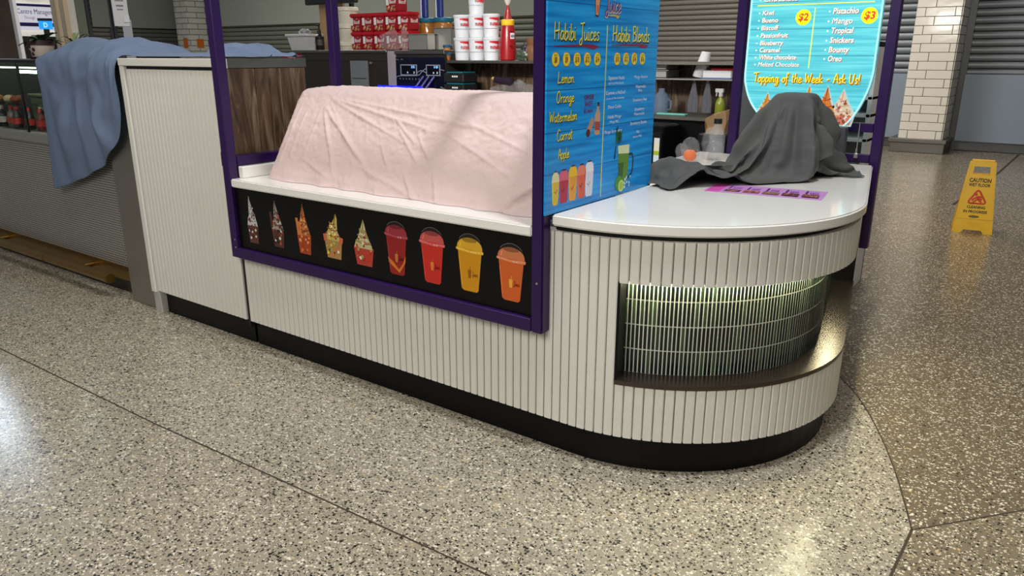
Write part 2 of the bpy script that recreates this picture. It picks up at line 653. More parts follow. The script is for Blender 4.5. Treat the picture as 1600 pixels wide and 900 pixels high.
REFL_B = pm('painted_reflection_blue', (156, 170, 186), 0.35, alpha=0.74, var=0.05, scale=1.5)  # floor reflection in the shop glass, painted as a pale see-through sheet
REFL_G = pm('painted_reflection_green', (170, 174, 162), 0.35, alpha=0.74, var=0.1, scale=0.8)  # reflection in the upper glass, put into the colour the same way
shutter('grey roller shutter right of the tiled column, pale painted reflection on its lower half', (-1.62, 14.45), (3.2, 14.45), 3.6, 0.113, SLAT_B, (0.16, 1.2, REFL_B))
shutter('grey roller shutter between the tiled column and the backlit menu', (-5.2, 14.45), (-2.35, 14.45), 3.6, 0.113, SLAT_B, (0.16, 1.2, REFL_B))
shutter('dim grey roller shutter over the back bench, right of the blue menu board', (-8.6, 14.45), (-5.35, 14.45), 3.6, 0.094, SLAT_D)
shutter('wide greenish roller shutter behind the stacked tubs and boxes', (-22.0, 14.45), (-8.8, 14.45), 3.6, 0.125, SLAT_G, (2.32, 3.6, REFL_G))
shutter('greenish roller shutter behind the paper notice on the stand', (-24.4, 12.55), (-24.4, 14.6), 3.6, 0.125, SLAT_G, (2.3, 3.6, REFL_G))
shutter('narrow pale roller shutter left of the paper notice', (-24.4, 11.79), (-24.4, 12.42), 3.6, 0.125, SLAT_D, (2.3, 3.6, REFL_G))

# tiled column on the right: every tile is its own piece
col = thing('tiled_column', 'white brick-tiled column with steel skirting beside the far shutter', 'column', (-1.99, 14.0, 0))
c = MB()
c.box(-2.30, -1.682, 13.712, 14.4, 0.0, 3.6)
c.build('column_core', pm('tile_grout', (86, 80, 72), 0.9), col)
TILE = pm('glazed_tile', (232, 226, 214), 0.12, var=0.05, scale=3, bump=0.35, bscale=9)
th, tw, gp = 0.132, 0.405, 0.008
tiles = {}


def tile_mesh(w, axis):
    k = (round(w, 3), axis)
    if k not in tiles:
        q = MB()
        if axis == 'x':
            q.box(0, w, -0.006, 0.006, 0, th - gp)
        else:
            q.box(-0.006, 0.006, 0, w, 0, th - gp)
        tiles[k] = q.mesh('tile', TILE, bevel=0.003)
    return tiles[k]


for r_ in range(26):
    z = 0.215 + r_ * th
    for axis, lo, hi, off in (('x', -2.305, -1.682, (0.13, 0.265)[r_ % 2]), ('y', 13.712, 14.4, (0.2, 0.0)[r_ % 2])):
        e = lo + off - tw if off else lo
        while e < hi - 0.01:
            s, f_ = max(e, lo), min(e + tw, hi)
            if f_ - s > 0.03:
                w = f_ - s - gp
                inst('tile', tile_mesh(w, axis), col, (s, 13.708, z) if axis == 'x' else (-1.677, s, z))
            e += tw
c = MB()
c.box(-2.40, -1.62, 13.62, 14.42, 0.0, 0.155)
c.build('skirting', STEELD, col, bevel=0.006)
c = MB()
c.box(-2.43, -1.60, 13.60, 14.42, 0.155, 0.215)
c.build('skirting_cap', STEELD, col, bevel=0.006)

# far left: corner column, white pilasters, lit shopfront
BRK = bpy.data.materials.new('small_tile_courses')
BRK.use_nodes = True
_nt = BRK.node_tree
_b = _nt.nodes['Principled BSDF']
_tc2 = _nt.nodes.new('ShaderNodeTexCoord')
_w = _nt.nodes.new('ShaderNodeTexBrick')
_w.inputs['Color1'].default_value = (*lin((206, 206, 194)), 1)
_w.inputs['Color2'].default_value = (*lin((196, 197, 186)), 1)
_w.inputs['Mortar'].default_value = (*lin((120, 122, 112)), 1)
_w.inputs['Scale'].default_value = 1.0
_w.inputs['Brick Width'].default_value = 0.6
_w.inputs['Row Height'].default_value = 0.16
_w.inputs['Mortar Size'].default_value = 0.012
_sx = _nt.nodes.new('ShaderNodeSeparateXYZ')
_ad = _nt.nodes.new('ShaderNodeMath')
_mp = _nt.nodes.new('ShaderNodeCombineXYZ')
_nt.links.new(_tc2.outputs['Object'], _sx.inputs['Vector'])
_nt.links.new(_sx.outputs['X'], _ad.inputs[0])
_nt.links.new(_sx.outputs['Y'], _ad.inputs[1])
_nt.links.new(_ad.outputs[0], _mp.inputs['X'])
_nt.links.new(_sx.outputs['Z'], _mp.inputs['Y'])
_nt.links.new(_mp.outputs['Vector'], _w.inputs['Vector'])
_nt.links.new(_w.outputs['Color'], _b.inputs['Base Color'])
_b.inputs['Roughness'].default_value = 0.3
col2 = thing('tiled_column', 'pale tiled corner column with two orange stickers, far behind the blue cloth', 'column', (-22.46, 13.96, 0))
c = MB()
c.box(-22.78, -22.15, 13.62, 14.3, 0, 3.8)
c.build('column_shaft', BRK, col2)
ORN = pm('orange_sticker', (206, 104, 28), 0.5)
for x0, y0, x1, y1, z0, z1 in ((-22.47, 13.612, -22.24, 13.618, 1.70, 1.98), (-22.148, 13.86, -22.142, 14.09, 1.70, 1.96)):
    c = MB()
    c.box(x0, x1, y0, y1, z0, z1)
    c.build('sticker', ORN, col2)

# ---------------------------------------------------------------- kiosk: outline of the rounded counter end
CX, CY, R0 = -1.38, 3.01, 0.775
A1 = R(10.8)
LT = 1.08


def at_s(s, r=R0):
    """point and outward angle at arc length s (measured on radius R0) from the start of the bend"""
    La = (A1 + PI / 2) * R0
    if s < 0:
        return CX + s, CY - r, -PI / 2
    if s < La:
        a = -PI / 2 + s / R0
        return CX + r * math.cos(a), CY + r * math.sin(a), a
    d = s - La
    return CX + r * math.cos(A1) - d * math.sin(A1), CY + r * math.sin(A1) + d * math.cos(A1), A1


LA = (A1 + PI / 2) * R0


def outline(r, s0, s1, n=48):
    return [at_s(s0 + (s1 - s0) * k / n, r)[:2] for k in range(n + 1)]


def band(mb, r0, r1, s0, s1, z0, z1, n=48, m=0):
    """solid curved strip between two radii"""
    A, B = outline(r0, s0, s1, n), outline(r1, s0, s1, n)
    i0 = len(mb.v)
    for (ax, ay), (bx, by) in zip(A, B):
        mb.v += [(ax, ay, z0), (bx, by, z0), (bx, by, z1), (ax, ay, z1)]
    for k in range(n):
        q = i0 + 4 * k
        for a in range(4):
            b = (a + 1) % 4
            mb.f.append((q + a, q + 4 + a, q + 4 + b, q + b))
            mb.mi.append(m)
    e = i0 + 4 * n
    mb.f += [(i0, i0 + 1, i0 + 2, i0 + 3), (e + 3, e + 2, e + 1, e)]
    mb.mi += [m, m]


SLAT = 0.037
sc = thing('service_counter', 'long white ribbed juice counter with rounded end and glowing tiled niche', 'counter', (-2.4, 2.6, 0))
b = MB()
b.box(-3.385, CX, 2.262, 2.30, 0.14, 0.89)
b.zprism(outline(0.66, 0, LA + LT) + [(-1.9, 4.25), (-1.9, 2.6), (CX, 2.6)], 0.14, 0.893)
band(b, 0.64, 0.757, LA + 0.985, LA + LT, 0.14, 0.893)
band(b, 0.64, 0.757, 0, 0.175, 0.14, 0.893, n=10)
band(b, 0.64, 0.757, 0.0, LA + LT, 0.742, 0.893)
band(b, 0.64, 0.757, 0.0, LA + LT, 0.14, 0.352)
b.build('carcass', WHITE, sc)
b = MB()
band(b, 0.60, 0.735, -2.0, LA + LT, 0.0, 0.14, n=60)
b.build('plinth', BLACK, sc)
b = MB()
band(b, 0.70, 0.752, -0.08, LA + LT, 0.893, 0.914, n=50)
b.build('shadow_gap', MATTE, sc)


def slat_mesh(h):
    q = MB()
    w, d = SLAT / 2 - 0.0022, 0.013
    poly = [(-w, 0.006), (-w, 0.0035 - d), (-w + 0.0035, -d), (w - 0.0035, -d), (w, 0.0035 - d), (w, 0.006)]
    q.zprism(poly, 0, h)
    return q.mesh('slat', WHITE)


S_FULL, S_LOW, S_UP, S_MID = slat_mesh(0.751), slat_mesh(0.218), slat_mesh(0.156), slat_mesh(0.42)


def put_slat(me, s, z, parent=sc):
    x, y, a = at_s(s, R0 - 0.013)
    inst('slat', me, parent, (x, y, z), a + PI / 2)


n_st = int((3.385 + CX) / SLAT)
for k in range(n_st):
    s = -SLAT * (k + 0.5)
    put_slat(S_FULL if CX + s > -1.53 else S_MID, s, 0.141)
n_ar = int((LA + LT) / SLAT)
N0 = 5
for k in range(n_ar):
    s = SLAT * (k + 0.5)
    if k < N0 or s > LA + 0.97:
        put_slat(S_FULL, s, 0.141)
    else:
        put_slat(S_LOW, s, 0.141)
        put_slat(S_UP, s, 0.737)
# niche: stainless ledge, tiled back wall, light strip under the upper lip
NS, NE = SLAT * N0, LA + 0.97
b = MB()
band(b, 0.66, R0 + 0.002, NS, NE, 0.352, 0.366, n=50)
band(b, R0 - 0.004, R0 + 0.003, NS, NE, 0.352, 0.369, n=50)
b.build('steel_ledge', pm('polished_dark_steel', (88, 80, 75), .26, metal=.92, var=.04), sc)
for s in (NS - 0.001, NE - 0.008):
    b = MB()
    band(b, 0.66, R0 - 0.002, s, s + 0.009, 0.36, 0.741, n=2)
    b.build('niche_end_panel', BLACK, sc)
wall_ = MB()
band(wall_, 0.662, 0.675, NS, NE, 0.366, 0.742, n=60)
nw = wall_.build('niche_wall', pm('pale_grout', (214, 216, 204), 0.75), sc)
GT = bpy.data.materials.new('dark_green_glaze')
GT.use_nodes = True
_nt = GT.node_tree
_b = _nt.nodes['Principled BSDF']
_oi = _nt.nodes.new('ShaderNodeObjectInfo')
_rp = _nt.nodes.new('ShaderNodeValToRGB')
_rp.color_ramp.elements[0].color = (*lin((8, 14, 12)), 1)
_rp.color_ramp.elements[1].color = (*lin((52, 76, 44)), 1)
e_ = _rp.color_ramp.elements.new(0.5)
e_.color = (*lin((18, 30, 24)), 1)
e_ = _rp.color_ramp.elements.new(0.72)
e_.color = (*lin((14, 22, 28)), 1)
_ge = _nt.nodes.new('ShaderNodeNewGeometry')
_sm = _nt.nodes.new('ShaderNodeMath')
_sm.operation = 'ADD'
_fr = _nt.nodes.new('ShaderNodeMath')
_fr.operation = 'FRACT'
_nt.links.new(_oi.outputs['Random'], _sm.inputs[0])
_nt.links.new(_ge.outputs['Random Per Island'], _sm.inputs[1])
_nt.links.new(_sm.outputs[0], _fr.inputs[0])
_nt.links.new(_fr.outputs[0], _rp.inputs['Fac'])
_nt.links.new(_rp.outputs['Color'], _b.inputs['Base Color'])
_b.inputs['Roughness'].default_value = 0.16
tp, trow = 0.0150, 0.0955
q = MB()
w_ = tp * 0.5 - 0.0023
q.zprism([(-w_, 0.004), (-w_, -0.0005), (-w_ * 0.5, -0.0018), (w_ * 0.5, -0.0018), (w_, -0.0005), (w_, 0.004)], 0, trow - 0.005)
TM = q.mesh('tile', GT, smooth=30)
ORG['niche_wall'] = ORG[sc.name]
ncol = int((NE - NS) / tp * (0.675 / R0)) - 1
stuff = MB()
for c_ in range(ncol):
    s = NS + (c_ + 0.5) * tp * (R0 / 0.675)
    x, y, a = at_s(s, 0.6755)
    for r_ in range(4):
        z = 0.3675 + r_ * trow
        hz = min(1.0, (0.741 - z) / (trow - 0.005))
        if c_ < 75:
            inst('tile', TM, nw, (x, y, z), a + PI / 2, (1, 1, hz))
        else:
            Mx = Matrix.Translation((x, y, z)) @ Matrix.Rotation(a + PI / 2, 4, 'Z')
            stuff.box(-w_, w_, -0.0018, 0.004, 0, (trow - 0.005) * hz, M=Mx)
so = stuff.build('tile_field', GT, nw)
tag(so, kind='stuff')
b = MB()
band(b, 0.700, 0.712, NS + 0.01, NE - 0.02, 0.733, 0.7415, n=60)
b.build('light_strip', pm('led_strip', (255, 250, 222), 0.5, emit=(255, 248, 205), estr=62, var=0.01), sc)

# countertop slab of the rounded end
b = MB()
top = outline(0.79, -0.075, LA + LT + 0.02, 70)
b.zprism(top + [(-1.77, 4.28), (-1.77, 3.78), (-1.455, 3.45)], 0.914, 0.955)
ct = b.build('countertop', WHITE2, None, bevel=0.006, seg=3)
tag(ct, 'glossy white rounded countertop slab at the right end of the ribbed counter', 'countertop')

# white sill of the serving bay, with its upstand at the left end
sl_ = thing('serving_sill', 'glossy white sill under the pink cloth between the purple posts', 'sill', (-2.4, 2.2, 0.87))
b = MB()
b.box(-3.339, -1.519, 2.184, 2.98, 0.87, 0.910)
b.build('sill_slab', WHITE2, sl_, bevel=0.005, seg=2)
b = MB()
b.box(-3.339, -3.30, 2.234, 2.98, 0.91, 0.968)
b.build('end_upstand', WHITE2, sl_, bevel=0.004)

# tall cabinet at the left end
tc = thing('tall_cabinet', 'tall white ribbed cabinet with black plinth, left of the purple frame', 'cabinet', (-3.87, 2.48, 0))
b = MB()
b.box(-4.335, -3.398, 2.262, 2.735, 0.14, 1.44)
b.build('carcass', WHITE, tc)
b = MB()
b.box(-4.346, -3.394, 2.222, 2.74, 1.441, 1.481)
b.build('top_slab', WHITE, tc, bevel=0.003)
b = MB()
b.box(-4.346, -4.303, 2.226, 2.735, 0.13, 1.441)
b.build('side_trim', WHITE, tc, bevel=0.002)
b = MB()
b.box(-4.345, -4.275, 2.236, 2.735, 0.0, 0.132)
b.build('foot_block', pm('grey_foot', (176, 174, 166), 0.4), tc, bevel=0.002)
b = MB()
b.box(-4.272, -3.40, 2.275, 2.73, 0.0, 0.14)
b.build('plinth', BLACK, tc)
b = MB()
b.box(-4.30, -3.40, 2.245, 2.27, 1.424, 1.4405)
b.box(-4.303, -4.297, 2.245, 2.27, 0.14, 1.43)
b.build('shadow_gap', MATTE, tc)
b = MB()
b.box(-3.4035, -3.387, 2.243, 2.27, 0.1, 1.44)
b.build('joint_channel', MATTE, tc)
S_TALL = slat_mesh(1.283)
x = -4.296 + SLAT / 2
while x < -3.41:
    inst('slat', S_TALL, tc, (x, 2.248, 0.141))
    x += SLAT
# wood planks on its inner side
PLK = bpy.data.materials.new('rustic_plank')
PLK.use_nodes = True
_nt = PLK.node_tree
_b = _nt.nodes['Principled BSDF']
_t = _nt.nodes.new('ShaderNodeTexCoord')
_m = _nt.nodes.new('ShaderNodeMapping')
_m.inputs['Scale'].default_value = (14, 14, 2.2)
_oi = _nt.nodes.new('ShaderNodeObjectInfo')
_add = _nt.nodes.new('ShaderNodeVectorMath')
_add.operation = 'ADD'
_n = _nt.nodes.new('ShaderNodeTexNoise')
_n.inputs['Scale'].default_value = 1.6
_n.inputs['Detail'].default_value = 6
_n.inputs['Distortion'].default_value = 1.2
_r = _nt.nodes.new('ShaderNodeValToRGB')
_r.color_ramp.elements[0].position = 0.3
_r.color_ramp.elements[0].color = (*lin((42, 32, 25)), 1)
_r.color_ramp.elements[1].position = 0.75
_r.color_ramp.elements[1].color = (*lin((142, 124, 102)), 1)
e_ = _r.color_ramp.elements.new(0.5)
e_.color = (*lin((88, 66, 47)), 1)
_sc = _nt.nodes.new('ShaderNodeMath')
_sc.operation = 'MULTIPLY'
_sc.inputs[1].default_value = 37.0
_nt.links.new(_oi.outputs['Random'], _sc.inputs[0])
_nt.links.new(_t.outputs['Object'], _m.inputs['Vector'])
_nt.links.new(_m.outputs['Vector'], _add.inputs[0])
_nt.links.new(_sc.outputs[0], _add.inputs[1])
_nt.links.new(_add.outputs[0], _n.inputs['Vector'])
_nt.links.new(_n.outputs['Fac'], _r.inputs['Fac'])
_nt.links.new(_r.outputs['Color'], _b.inputs['Base Color'])
_b.inputs['Roughness'].default_value = 0.5
for y0, y1 in ((2.252, 2.418), (2.421, 2.578), (2.581, 2.734)):
    b = MB()
    b.box(-3.398, -3.386, y0, y1, 0.9, 1.436)
    b.build('wood_plank', PLK, tc, bevel=0.002)
b = MB()
b.box(-3.3935, -3.383, 2.263, 2.742, 1.437, 1.483)
b.build('edge_strip', STEELD, tc)
b = MB()
b.box(-3.3935, -3.379, 2.234, 2.262, 1.436, 1.481)
b.build('corner_cap', PAPER, tc)

# ---------------------------------------------------------------- purple frames
fr = thing('purple_frame', 'purple steel frame around the pink-clothed serving bay', 'frame', (-2.43, 2.2, 0.505))
PZ = 2.3
b = MB(); b.box(-3.392, -3.340, 2.181, 2.233, 0.505, PZ); b.build('post', PURPLE, fr, bevel=0.004)
b = MB(); b.box(-1.518, -1.465, 2.181, 2.233, 0.505, PZ); b.build('post', PURPLE, fr, bevel=0.006, seg=2)
b = MB(); b.box(-3.340, -1.518, 2.181, 2.233, 0.505, 0.557); b.build('bottom_rail', PURPLE, fr, bevel=0.003)
b = MB(); b.box(-3.392, -1.465, 2.181, 2.233, PZ, PZ + 0.052); b.build('top_rail', PURPLE, fr, bevel=0.003)
b = MB(); b.box(-3.385, -3.335, 2.233, 2.90, 0.969, 1.018); b.build('side_rail', PURPLE, fr, bevel=0.003)
b = MB(); b.box(-3.385, -3.335, 2.90, 2.95, 0.91, PZ); b.build('rear_post', PURPLE, fr, bevel=0.004)
b = MB(); b.box(-1.72, -1.66, 2.181, 3.1, PZ + 0.052, PZ + 0.11); b.build('canopy_beam', PURPLE, fr, bevel=0.003)
b = MB(); b.box(-3.432, -3.392, 2.205, 2.232, 0.965, 1.035); b.box(-3.42, -3.408, 2.2, 2.206, 0.99, 1.01); b.build('bracket', MATTE, fr, bevel=0.002)
b = MB()
for z in (0.56, 0.60):
    b.lathe((0, 0, 0), [(0.0045, 0), (0.0045, 0.002), (0, 0.003)], 8, M=Matrix.Translation((-3.352, 2.181, z)) @ Matrix.Rotation(PI / 2, 4, 'X'))
b.lathe((0, 0, 0), [(0.0045, 0), (0.0045, 0.002), (0, 0.003)], 8, M=Matrix.Translation((-1.49, 2.181, 0.70)) @ Matrix.Rotation(PI / 2, 4, 'X'))
b.build('screw', STEEL, fr)

fr2 = thing('purple_frame', 'dark purple frame holding the backlit menu at the far side of the counter', 'frame', (-1.2, 4.31, 0.505))
b = MB(); b.box(-0.842, -0.792, 4.285, 4.335, 0.505, PZ); b.build('post', PURPLE, fr2, bevel=0.004)
b = MB(); b.box(-1.612, -1.562, 4.285, 4.335, 0.505, PZ); b.build('post', PURPLE, fr2, bevel=0.004)
b = MB(); b.box(-1.02, -0.842, 4.285, 4.335, 0.958, 1.0); b.build('bottom_rail', PURPLE, fr2, bevel=0.003)
b = MB(); b.box(-1.02, -0.842, 4.285, 4.335, 1.115, 1.16); b.build('middle_rail', PURPLE, fr2, bevel=0.003)
b = MB(); b.box(-1.612, -0.792, 4.285, 4.335, PZ, PZ + 0.052); b.build('top_rail', PURPLE, fr2, bevel=0.003)

# ---------------------------------------------------------------- black picture panel with nine printed treats
pp = thing('picture_panel', 'black panel printed with nine ice-cream cups and juices inside the purple frame', 'panel', (-2.43, 2.2, 0.557))
b = MB(); b.box(-3.34, -1.518, 2.202, 2.222, 0.557, 0.87); b.build('panel_board', pm('black_print', (7, 7, 8), 0.34, spec=.3), pp)
PF = Plane((0, 2.2015, 0), (1, 0, 0), (0, 0, 1))
rnd = random.Random(3)


class Pic:
    """printed picture: flat layers of ink, each a hair above the last"""

    def __init__(self, pl):
        self.pl, self.mb, self.mats, self.d = pl, MB(), [], 0.0003

    def m(self, c):
        k = c if not isinstance(c, (list, tuple)) else ink(c)
        if k not in self.mats:
            self.mats.append(k)
        return self.mats.index(k)

    def poly(self, pts, c):
        self.pl.poly(self.mb, pts, self.d - 0.0003, self.d, self.m(c))
        self.d += 0.00012

    def disc(self, a, b, r, c, n=12, ry=None):
        self.pl.disc(self.mb, a, b, r, self.d - 0.0003, self.d, self.m(c), n, ry)
        self.d += 0.00003

    def stroke(self, pts, w, c):
        self.mb.tube([self.pl(a, b_, self.d) for a, b_ in pts], w, 6, self.m(c), flat=(self.pl.N, 0.2))
        self.d += 0.00005

    def build(self, parent, name='printed_treat'):
        return self.mb.build(name, self.mats, parent)


def spatter(P, cx, z0, z1, w0, w1, cols, n, r=0.006):
    for _ in range(n):
        t = rnd.random()
        w = w0 + (w1 - w0) * t
        P.disc(cx + (rnd.random() * 2 - 1) * w, z0 + (z1 - z0) * t, r * (0.5 + rnd.random()), rnd.choice(cols), 7)


def sundae(pl, parent, cx, z0, zc, zt, w, cupc, creamc, cols, extra=None, lean=0.0, k=1.0, halo=None):
    """paper cup below zc, swirl rising to a tip at zt"""
    P = Pic(pl)
    hw = w / 2
    if halo:
        P.poly([(cx - hw * 1.14, zc + .004), (cx - hw * .86, z0 - .006), (cx + hw * .9, z0 - .006), (cx + hw * 1.14, zc + .004), (cx + hw * .42 + lean, zc + (zt - zc) * .6), (cx + lean, zt + .008), (cx + lean - hw * .42, zc + (zt - zc) * .6)], halo)
    P.poly([(cx - hw, zc), (cx - hw * .74, z0), (cx + hw * .78, z0), (cx + hw, zc), (cx + hw * .6, zc + .012 * k), (cx - hw * .6, zc + .012 * k)], cupc)
    if extra:
        extra(P)
    h = zt - zc
    swirl = [(cx - hw * .95, zc - .004), (cx - hw * .78, zc + h * .18), (cx - hw * .5, zc + h * .36), (cx - hw * .34 + lean * .5, zc + h * .58), (cx - hw * .13 + lean, zc + h * .85), (cx + lean, zt),
             (cx + hw * .13 + lean, zc + h * .82), (cx + hw * .32 + lean * .5, zc + h * .55), (cx + hw * .56, zc + h * .32), (cx + hw * .82, zc + h * .12), (cx + hw * .9, zc - .004)]
    P.poly(swirl, creamc[0])
    for j in range(3):
        y = zc + h * (.12 + .22 * j)
        ww = hw * (.78 - .22 * j)
        P.stroke([(cx - ww, y + h * .1), (cx, y), (cx + ww, y + h * .05)], .0035 * k, creamc[1])
    P.stroke([(cx - hw * .1 + lean * .5, zc + h * .5), (cx + lean * .9, zt - h * .05)], .003 * k, creamc[1])
    spatter(P, cx, zc - .004, zc + h * .62, hw * .8, hw * .2, cols, int(34), .0052 * k)
    spatter(P, cx, z0 + .012 * k, zc - .004, hw * .68, hw * .8, cols, 16, .006 * k)
    return P.build(parent)


def bars(c, pts, w):
    def f(P):
        for a, b_, a2, b2 in pts:
            P.stroke([(a, b_), (a2, b2)], w, c)
    return f


DK = [(64, 34, 26), (44, 26, 22), (216, 212, 204), (110, 62, 44)]
sundae(PF, pp, -3.218, .598, .690, .835, .088, (96, 56, 46), ((196, 194, 192), (150, 148, 146)), DK, lean=-.012)
sundae(PF, pp, -3.020, .606, .696, .836, .094, (84, 48, 42), ((160, 152, 146), (96, 70, 58)), DK + [(170, 80, 54)], bars((74, 46, 38), [(-3.062, .70, -3.066, .775)], .009), lean=-.008)
sundae(PF, pp, -2.825, .602, .695, .843, .100, (168, 66, 34), ((186, 110, 58), (122, 62, 30)), [(214, 120, 50), (150, 66, 28), (224, 168, 110)], bars((204, 122, 62), [(-2.862, .69, -2.872, .770), (-2.846, .69, -2.852, .755)], .0085), lean=.002)
sundae(PF, pp, -2.622, .612, .700, .822, .118, (176, 132, 76), ((196, 172, 92), (130, 92, 40)), [(226, 190, 60), (150, 190, 110), (216, 110, 70), (238, 224, 190), (96, 70, 40)], bars((200, 104, 70), [(-2.672, .69, -2.676, .722), (-2.572, .69, -2.566, .715)], .012), lean=.026)
sundae(PF, pp, -2.424, .611, .692, .818, .124, (182, 60, 48), ((192, 182, 132), (138, 124, 78)), [(206, 50, 42), (150, 30, 28), (226, 216, 180), (160, 150, 90)], lean=.004)


def drink(pl, parent, cx, z0, zl, zt, w, liquid, foam, mark, wave=None):
    """dome-lidded plastic cup of juice"""
    P = Pic(pl)
    hw = w / 2
    h = zl - z0
    dome = [(cx + hw * .96 * math.cos(t), zl + (zt - zl) * math.sin(t)) for t in [PI * j / 14 for j in range(15)]]
    P.poly(dome, [int(12 + .08 * q) for q in foam])
    P.stroke(dome[3:-3], .0009, (116, 110, 112))
    P.poly([(cx + hw * .93 * math.cos(t), zl + (zt - zl) * .74 * math.sin(t) ** .8) for t in [PI * j / 14 for j in range(15)]], foam)
    P.poly([(cx + hw * .55 * math.cos(t), zl + (zt - zl) * (.58 + .14 * math.sin(t))) for t in [2 * PI * j / 14 for j in range(14)]], [int(q * .72) for q in foam])
    P.stroke([(cx - hw * .7, zl + (zt - zl) * .12), (cx - hw * .62, zl + (zt - zl) * .42)], .0016, [min(255, q + 50) for q in foam])
    P.poly([(cx - hw * .86, zl), (cx - hw * .62, z0 + .008), (cx - hw * .45, z0), (cx + hw * .5, z0), (cx + hw * .62, z0 + .008), (cx + hw * .88, zl)], liquid)
    if wave:
        P.poly([(cx - hw * .76, z0 + h * .42), (cx - hw * .3, z0 + h * .3), (cx + hw * .15, z0 + h * .14), (cx + hw * .5, z0 + h * .3), (cx + hw * .76, z0 + h * .52), (cx + hw * .72, z0 + h * .34), (cx + hw * .2, z0 + h * .06), (cx - hw * .3, z0 + h * .18), (cx - hw * .7, z0 + h * .28)], wave)
    P.poly([(cx - hw, zl + .003), (cx - hw * .98, zl - .006), (cx, zl - .013), (cx + hw * .98, zl - .012), (cx + hw, zl - .001), (cx, zl - .004)], [min(255, c + 26) for c in foam])
    for j in range(9):
        P.disc(cx - hw * .8 + hw * 1.6 * j / 8, zl - .009, .0028, (214, 198, 190) if j in (5, 6) else foam, 6)
    P.stroke([(cx - hw * .76, zl - .03), (cx - hw * .58, z0 + .02)], .0014, [min(255, c + 40) for c in liquid])
    # small cup emblem with lettering
    P.poly([(cx - .010, z0 + h * .52), (cx - .007, z0 + h * .32), (cx + .005, z0 + h * .32), (cx + .008, z0 + h * .52)], mark)
    P.stroke([(cx + .001, z0 + h * .52), (cx + .004, z0 + h * .6)], .0012, mark)
    script_text(P.mb, pl, 'Juice', cx + .012, cx + .040, z0 + h * .38, .018, P.d, .0011, P.m([max(0, c - 60) for c in liquid]))
    return P.build(parent)


drink(PF, pp, -2.222, .604, .778, .834, .136, (146, 30, 30), (150, 48, 58), (190, 120, 60), (206, 120, 30))
drink(PF, pp, -2.020, .602, .774, .836, .140, (196, 44, 34), (196, 84, 80), (222, 130, 50))
drink(PF, pp, -1.823, .604, .774, .837, .138, (206, 142, 18), (214, 166, 40), (150, 84, 20))
drink(PF, pp, -1.622, .603, .768, .828, .136, (206, 96, 38), (204, 120, 78), (236, 172, 60))

# ---------------------------------------------------------------- blue printed plank material
def plank_print(name, c0, c1, c2, emit=0.0, scale=7.0):
    m = bpy.data.materials.new(name)
    m.use_nodes = True
    nt = m.node_tree
    N, L = nt.nodes, nt.links
    b = N['Principled BSDF']
    t = N.new('ShaderNodeTexCoord')
    mp = N.new('ShaderNodeMapping')
    mp.inputs['Scale'].default_value = (1.1, 1.1, 26)
    L.new(t.outputs['Object'], mp.inputs['Vector'])
    n = N.new('ShaderNodeTexNoise')
    n.inputs['Scale'].default_value = 2.2
    n.inputs['Detail'].default_value = 5
    L.new(mp.outputs['Vector'], n.inputs['Vector'])
    r = N.new('ShaderNodeValToRGB')
    r.color_ramp.elements[0].position = 0.33
    r.color_ramp.elements[0].color = (*lin(c0), 1)
    r.color_ramp.elements[1].position = 0.68
    r.color_ramp.elements[1].color = (*lin(c2), 1)
    e = r.color_ramp.elements.new(0.48)
    e.color = (*lin(c1), 1)
    L.new(n.outputs['Fac'], r.inputs['Fac'])
    # printed plank joints
    sp = N.new('ShaderNodeSeparateXYZ')
    L.new(t.outputs['Object'], sp.inputs['Vector'])
    fr_ = N.new('ShaderNodeMath')
    fr_.operation = 'MULTIPLY'
    fr_.inputs[1].default_value = scale
    L.new(sp.outputs['Z'], fr_.inputs[0])
    fc = N.new('ShaderNodeMath')
    fc.operation = 'FRACT'
    L.new(fr_.outputs[0], fc.inputs[0])
    lt = N.new('ShaderNodeMath')
    lt.operation = 'LESS_THAN'
    lt.inputs[1].default_value = 0.022
    L.new(fc.outputs[0], lt.inputs[0])
    mx = N.new('ShaderNodeMix')
    mx.data_type = 'RGBA'
    mx.inputs['B'].default_value = (*[x * 0.55 for x in lin(c0)], 1)
    L.new(lt.outputs[0], mx.inputs['Factor'])
    L.new(r.outputs['Color'], mx.inputs['A'])
    L.new(mx.outputs['Result'], b.inputs['Base Color'])
    b.inputs['Roughness'].default_value = 0.3
    if emit:
        L.new(mx.outputs['Result'], b.inputs['Emission Color'])
        b.inputs['Emission Strength'].default_value = emit
    return m


# ---------------------------------------------------------------- blue juice menu board
mbd = thing('menu_board', 'tall blue juice menu board with yellow handwritten lettering standing on the counter', 'sign', (-1.46, 2.59, 0.953))
b = MB(); b.box(-1.464, -1.456, 2.180, 2.998, 0.9555, 2.2); b.build('board_panel', plank_print('blue_plank_print', (8, 118, 196), (12, 142, 222), (40, 168, 238)), mbd)
BP = Plane((-1.4558, 0, 0), (0, 1, 0), (0, 0, 1))
YEL, NAVY, RED, WHT = ink((232, 224, 70)), ink((34, 24, 60)), ink((190, 34, 40)), ink((216, 228, 238))
MAR = ink((136, 24, 62))
BC = 1.453 / 1.471          # the measured plane lay a little deeper


def by(y): return 0 + y * 0.9905
def bz(z): return 1.5 + (z - 1.5) * 0.9905


def hand(parent, name, s, y0, y1, b_, cap, pen, col=YEL, shadow=NAVY):
    mb = MB()
    script_text(mb, BP, s, by(y0) + .003, by(y1) + .003, bz(b_) - .003, cap, 0.0004, pen * 1.25, 1)
    script_text(mb, BP, s, by(y0), by(y1), bz(b_), cap, 0.0009, pen, 0)
    return mb.build(name, [col, shadow], parent)


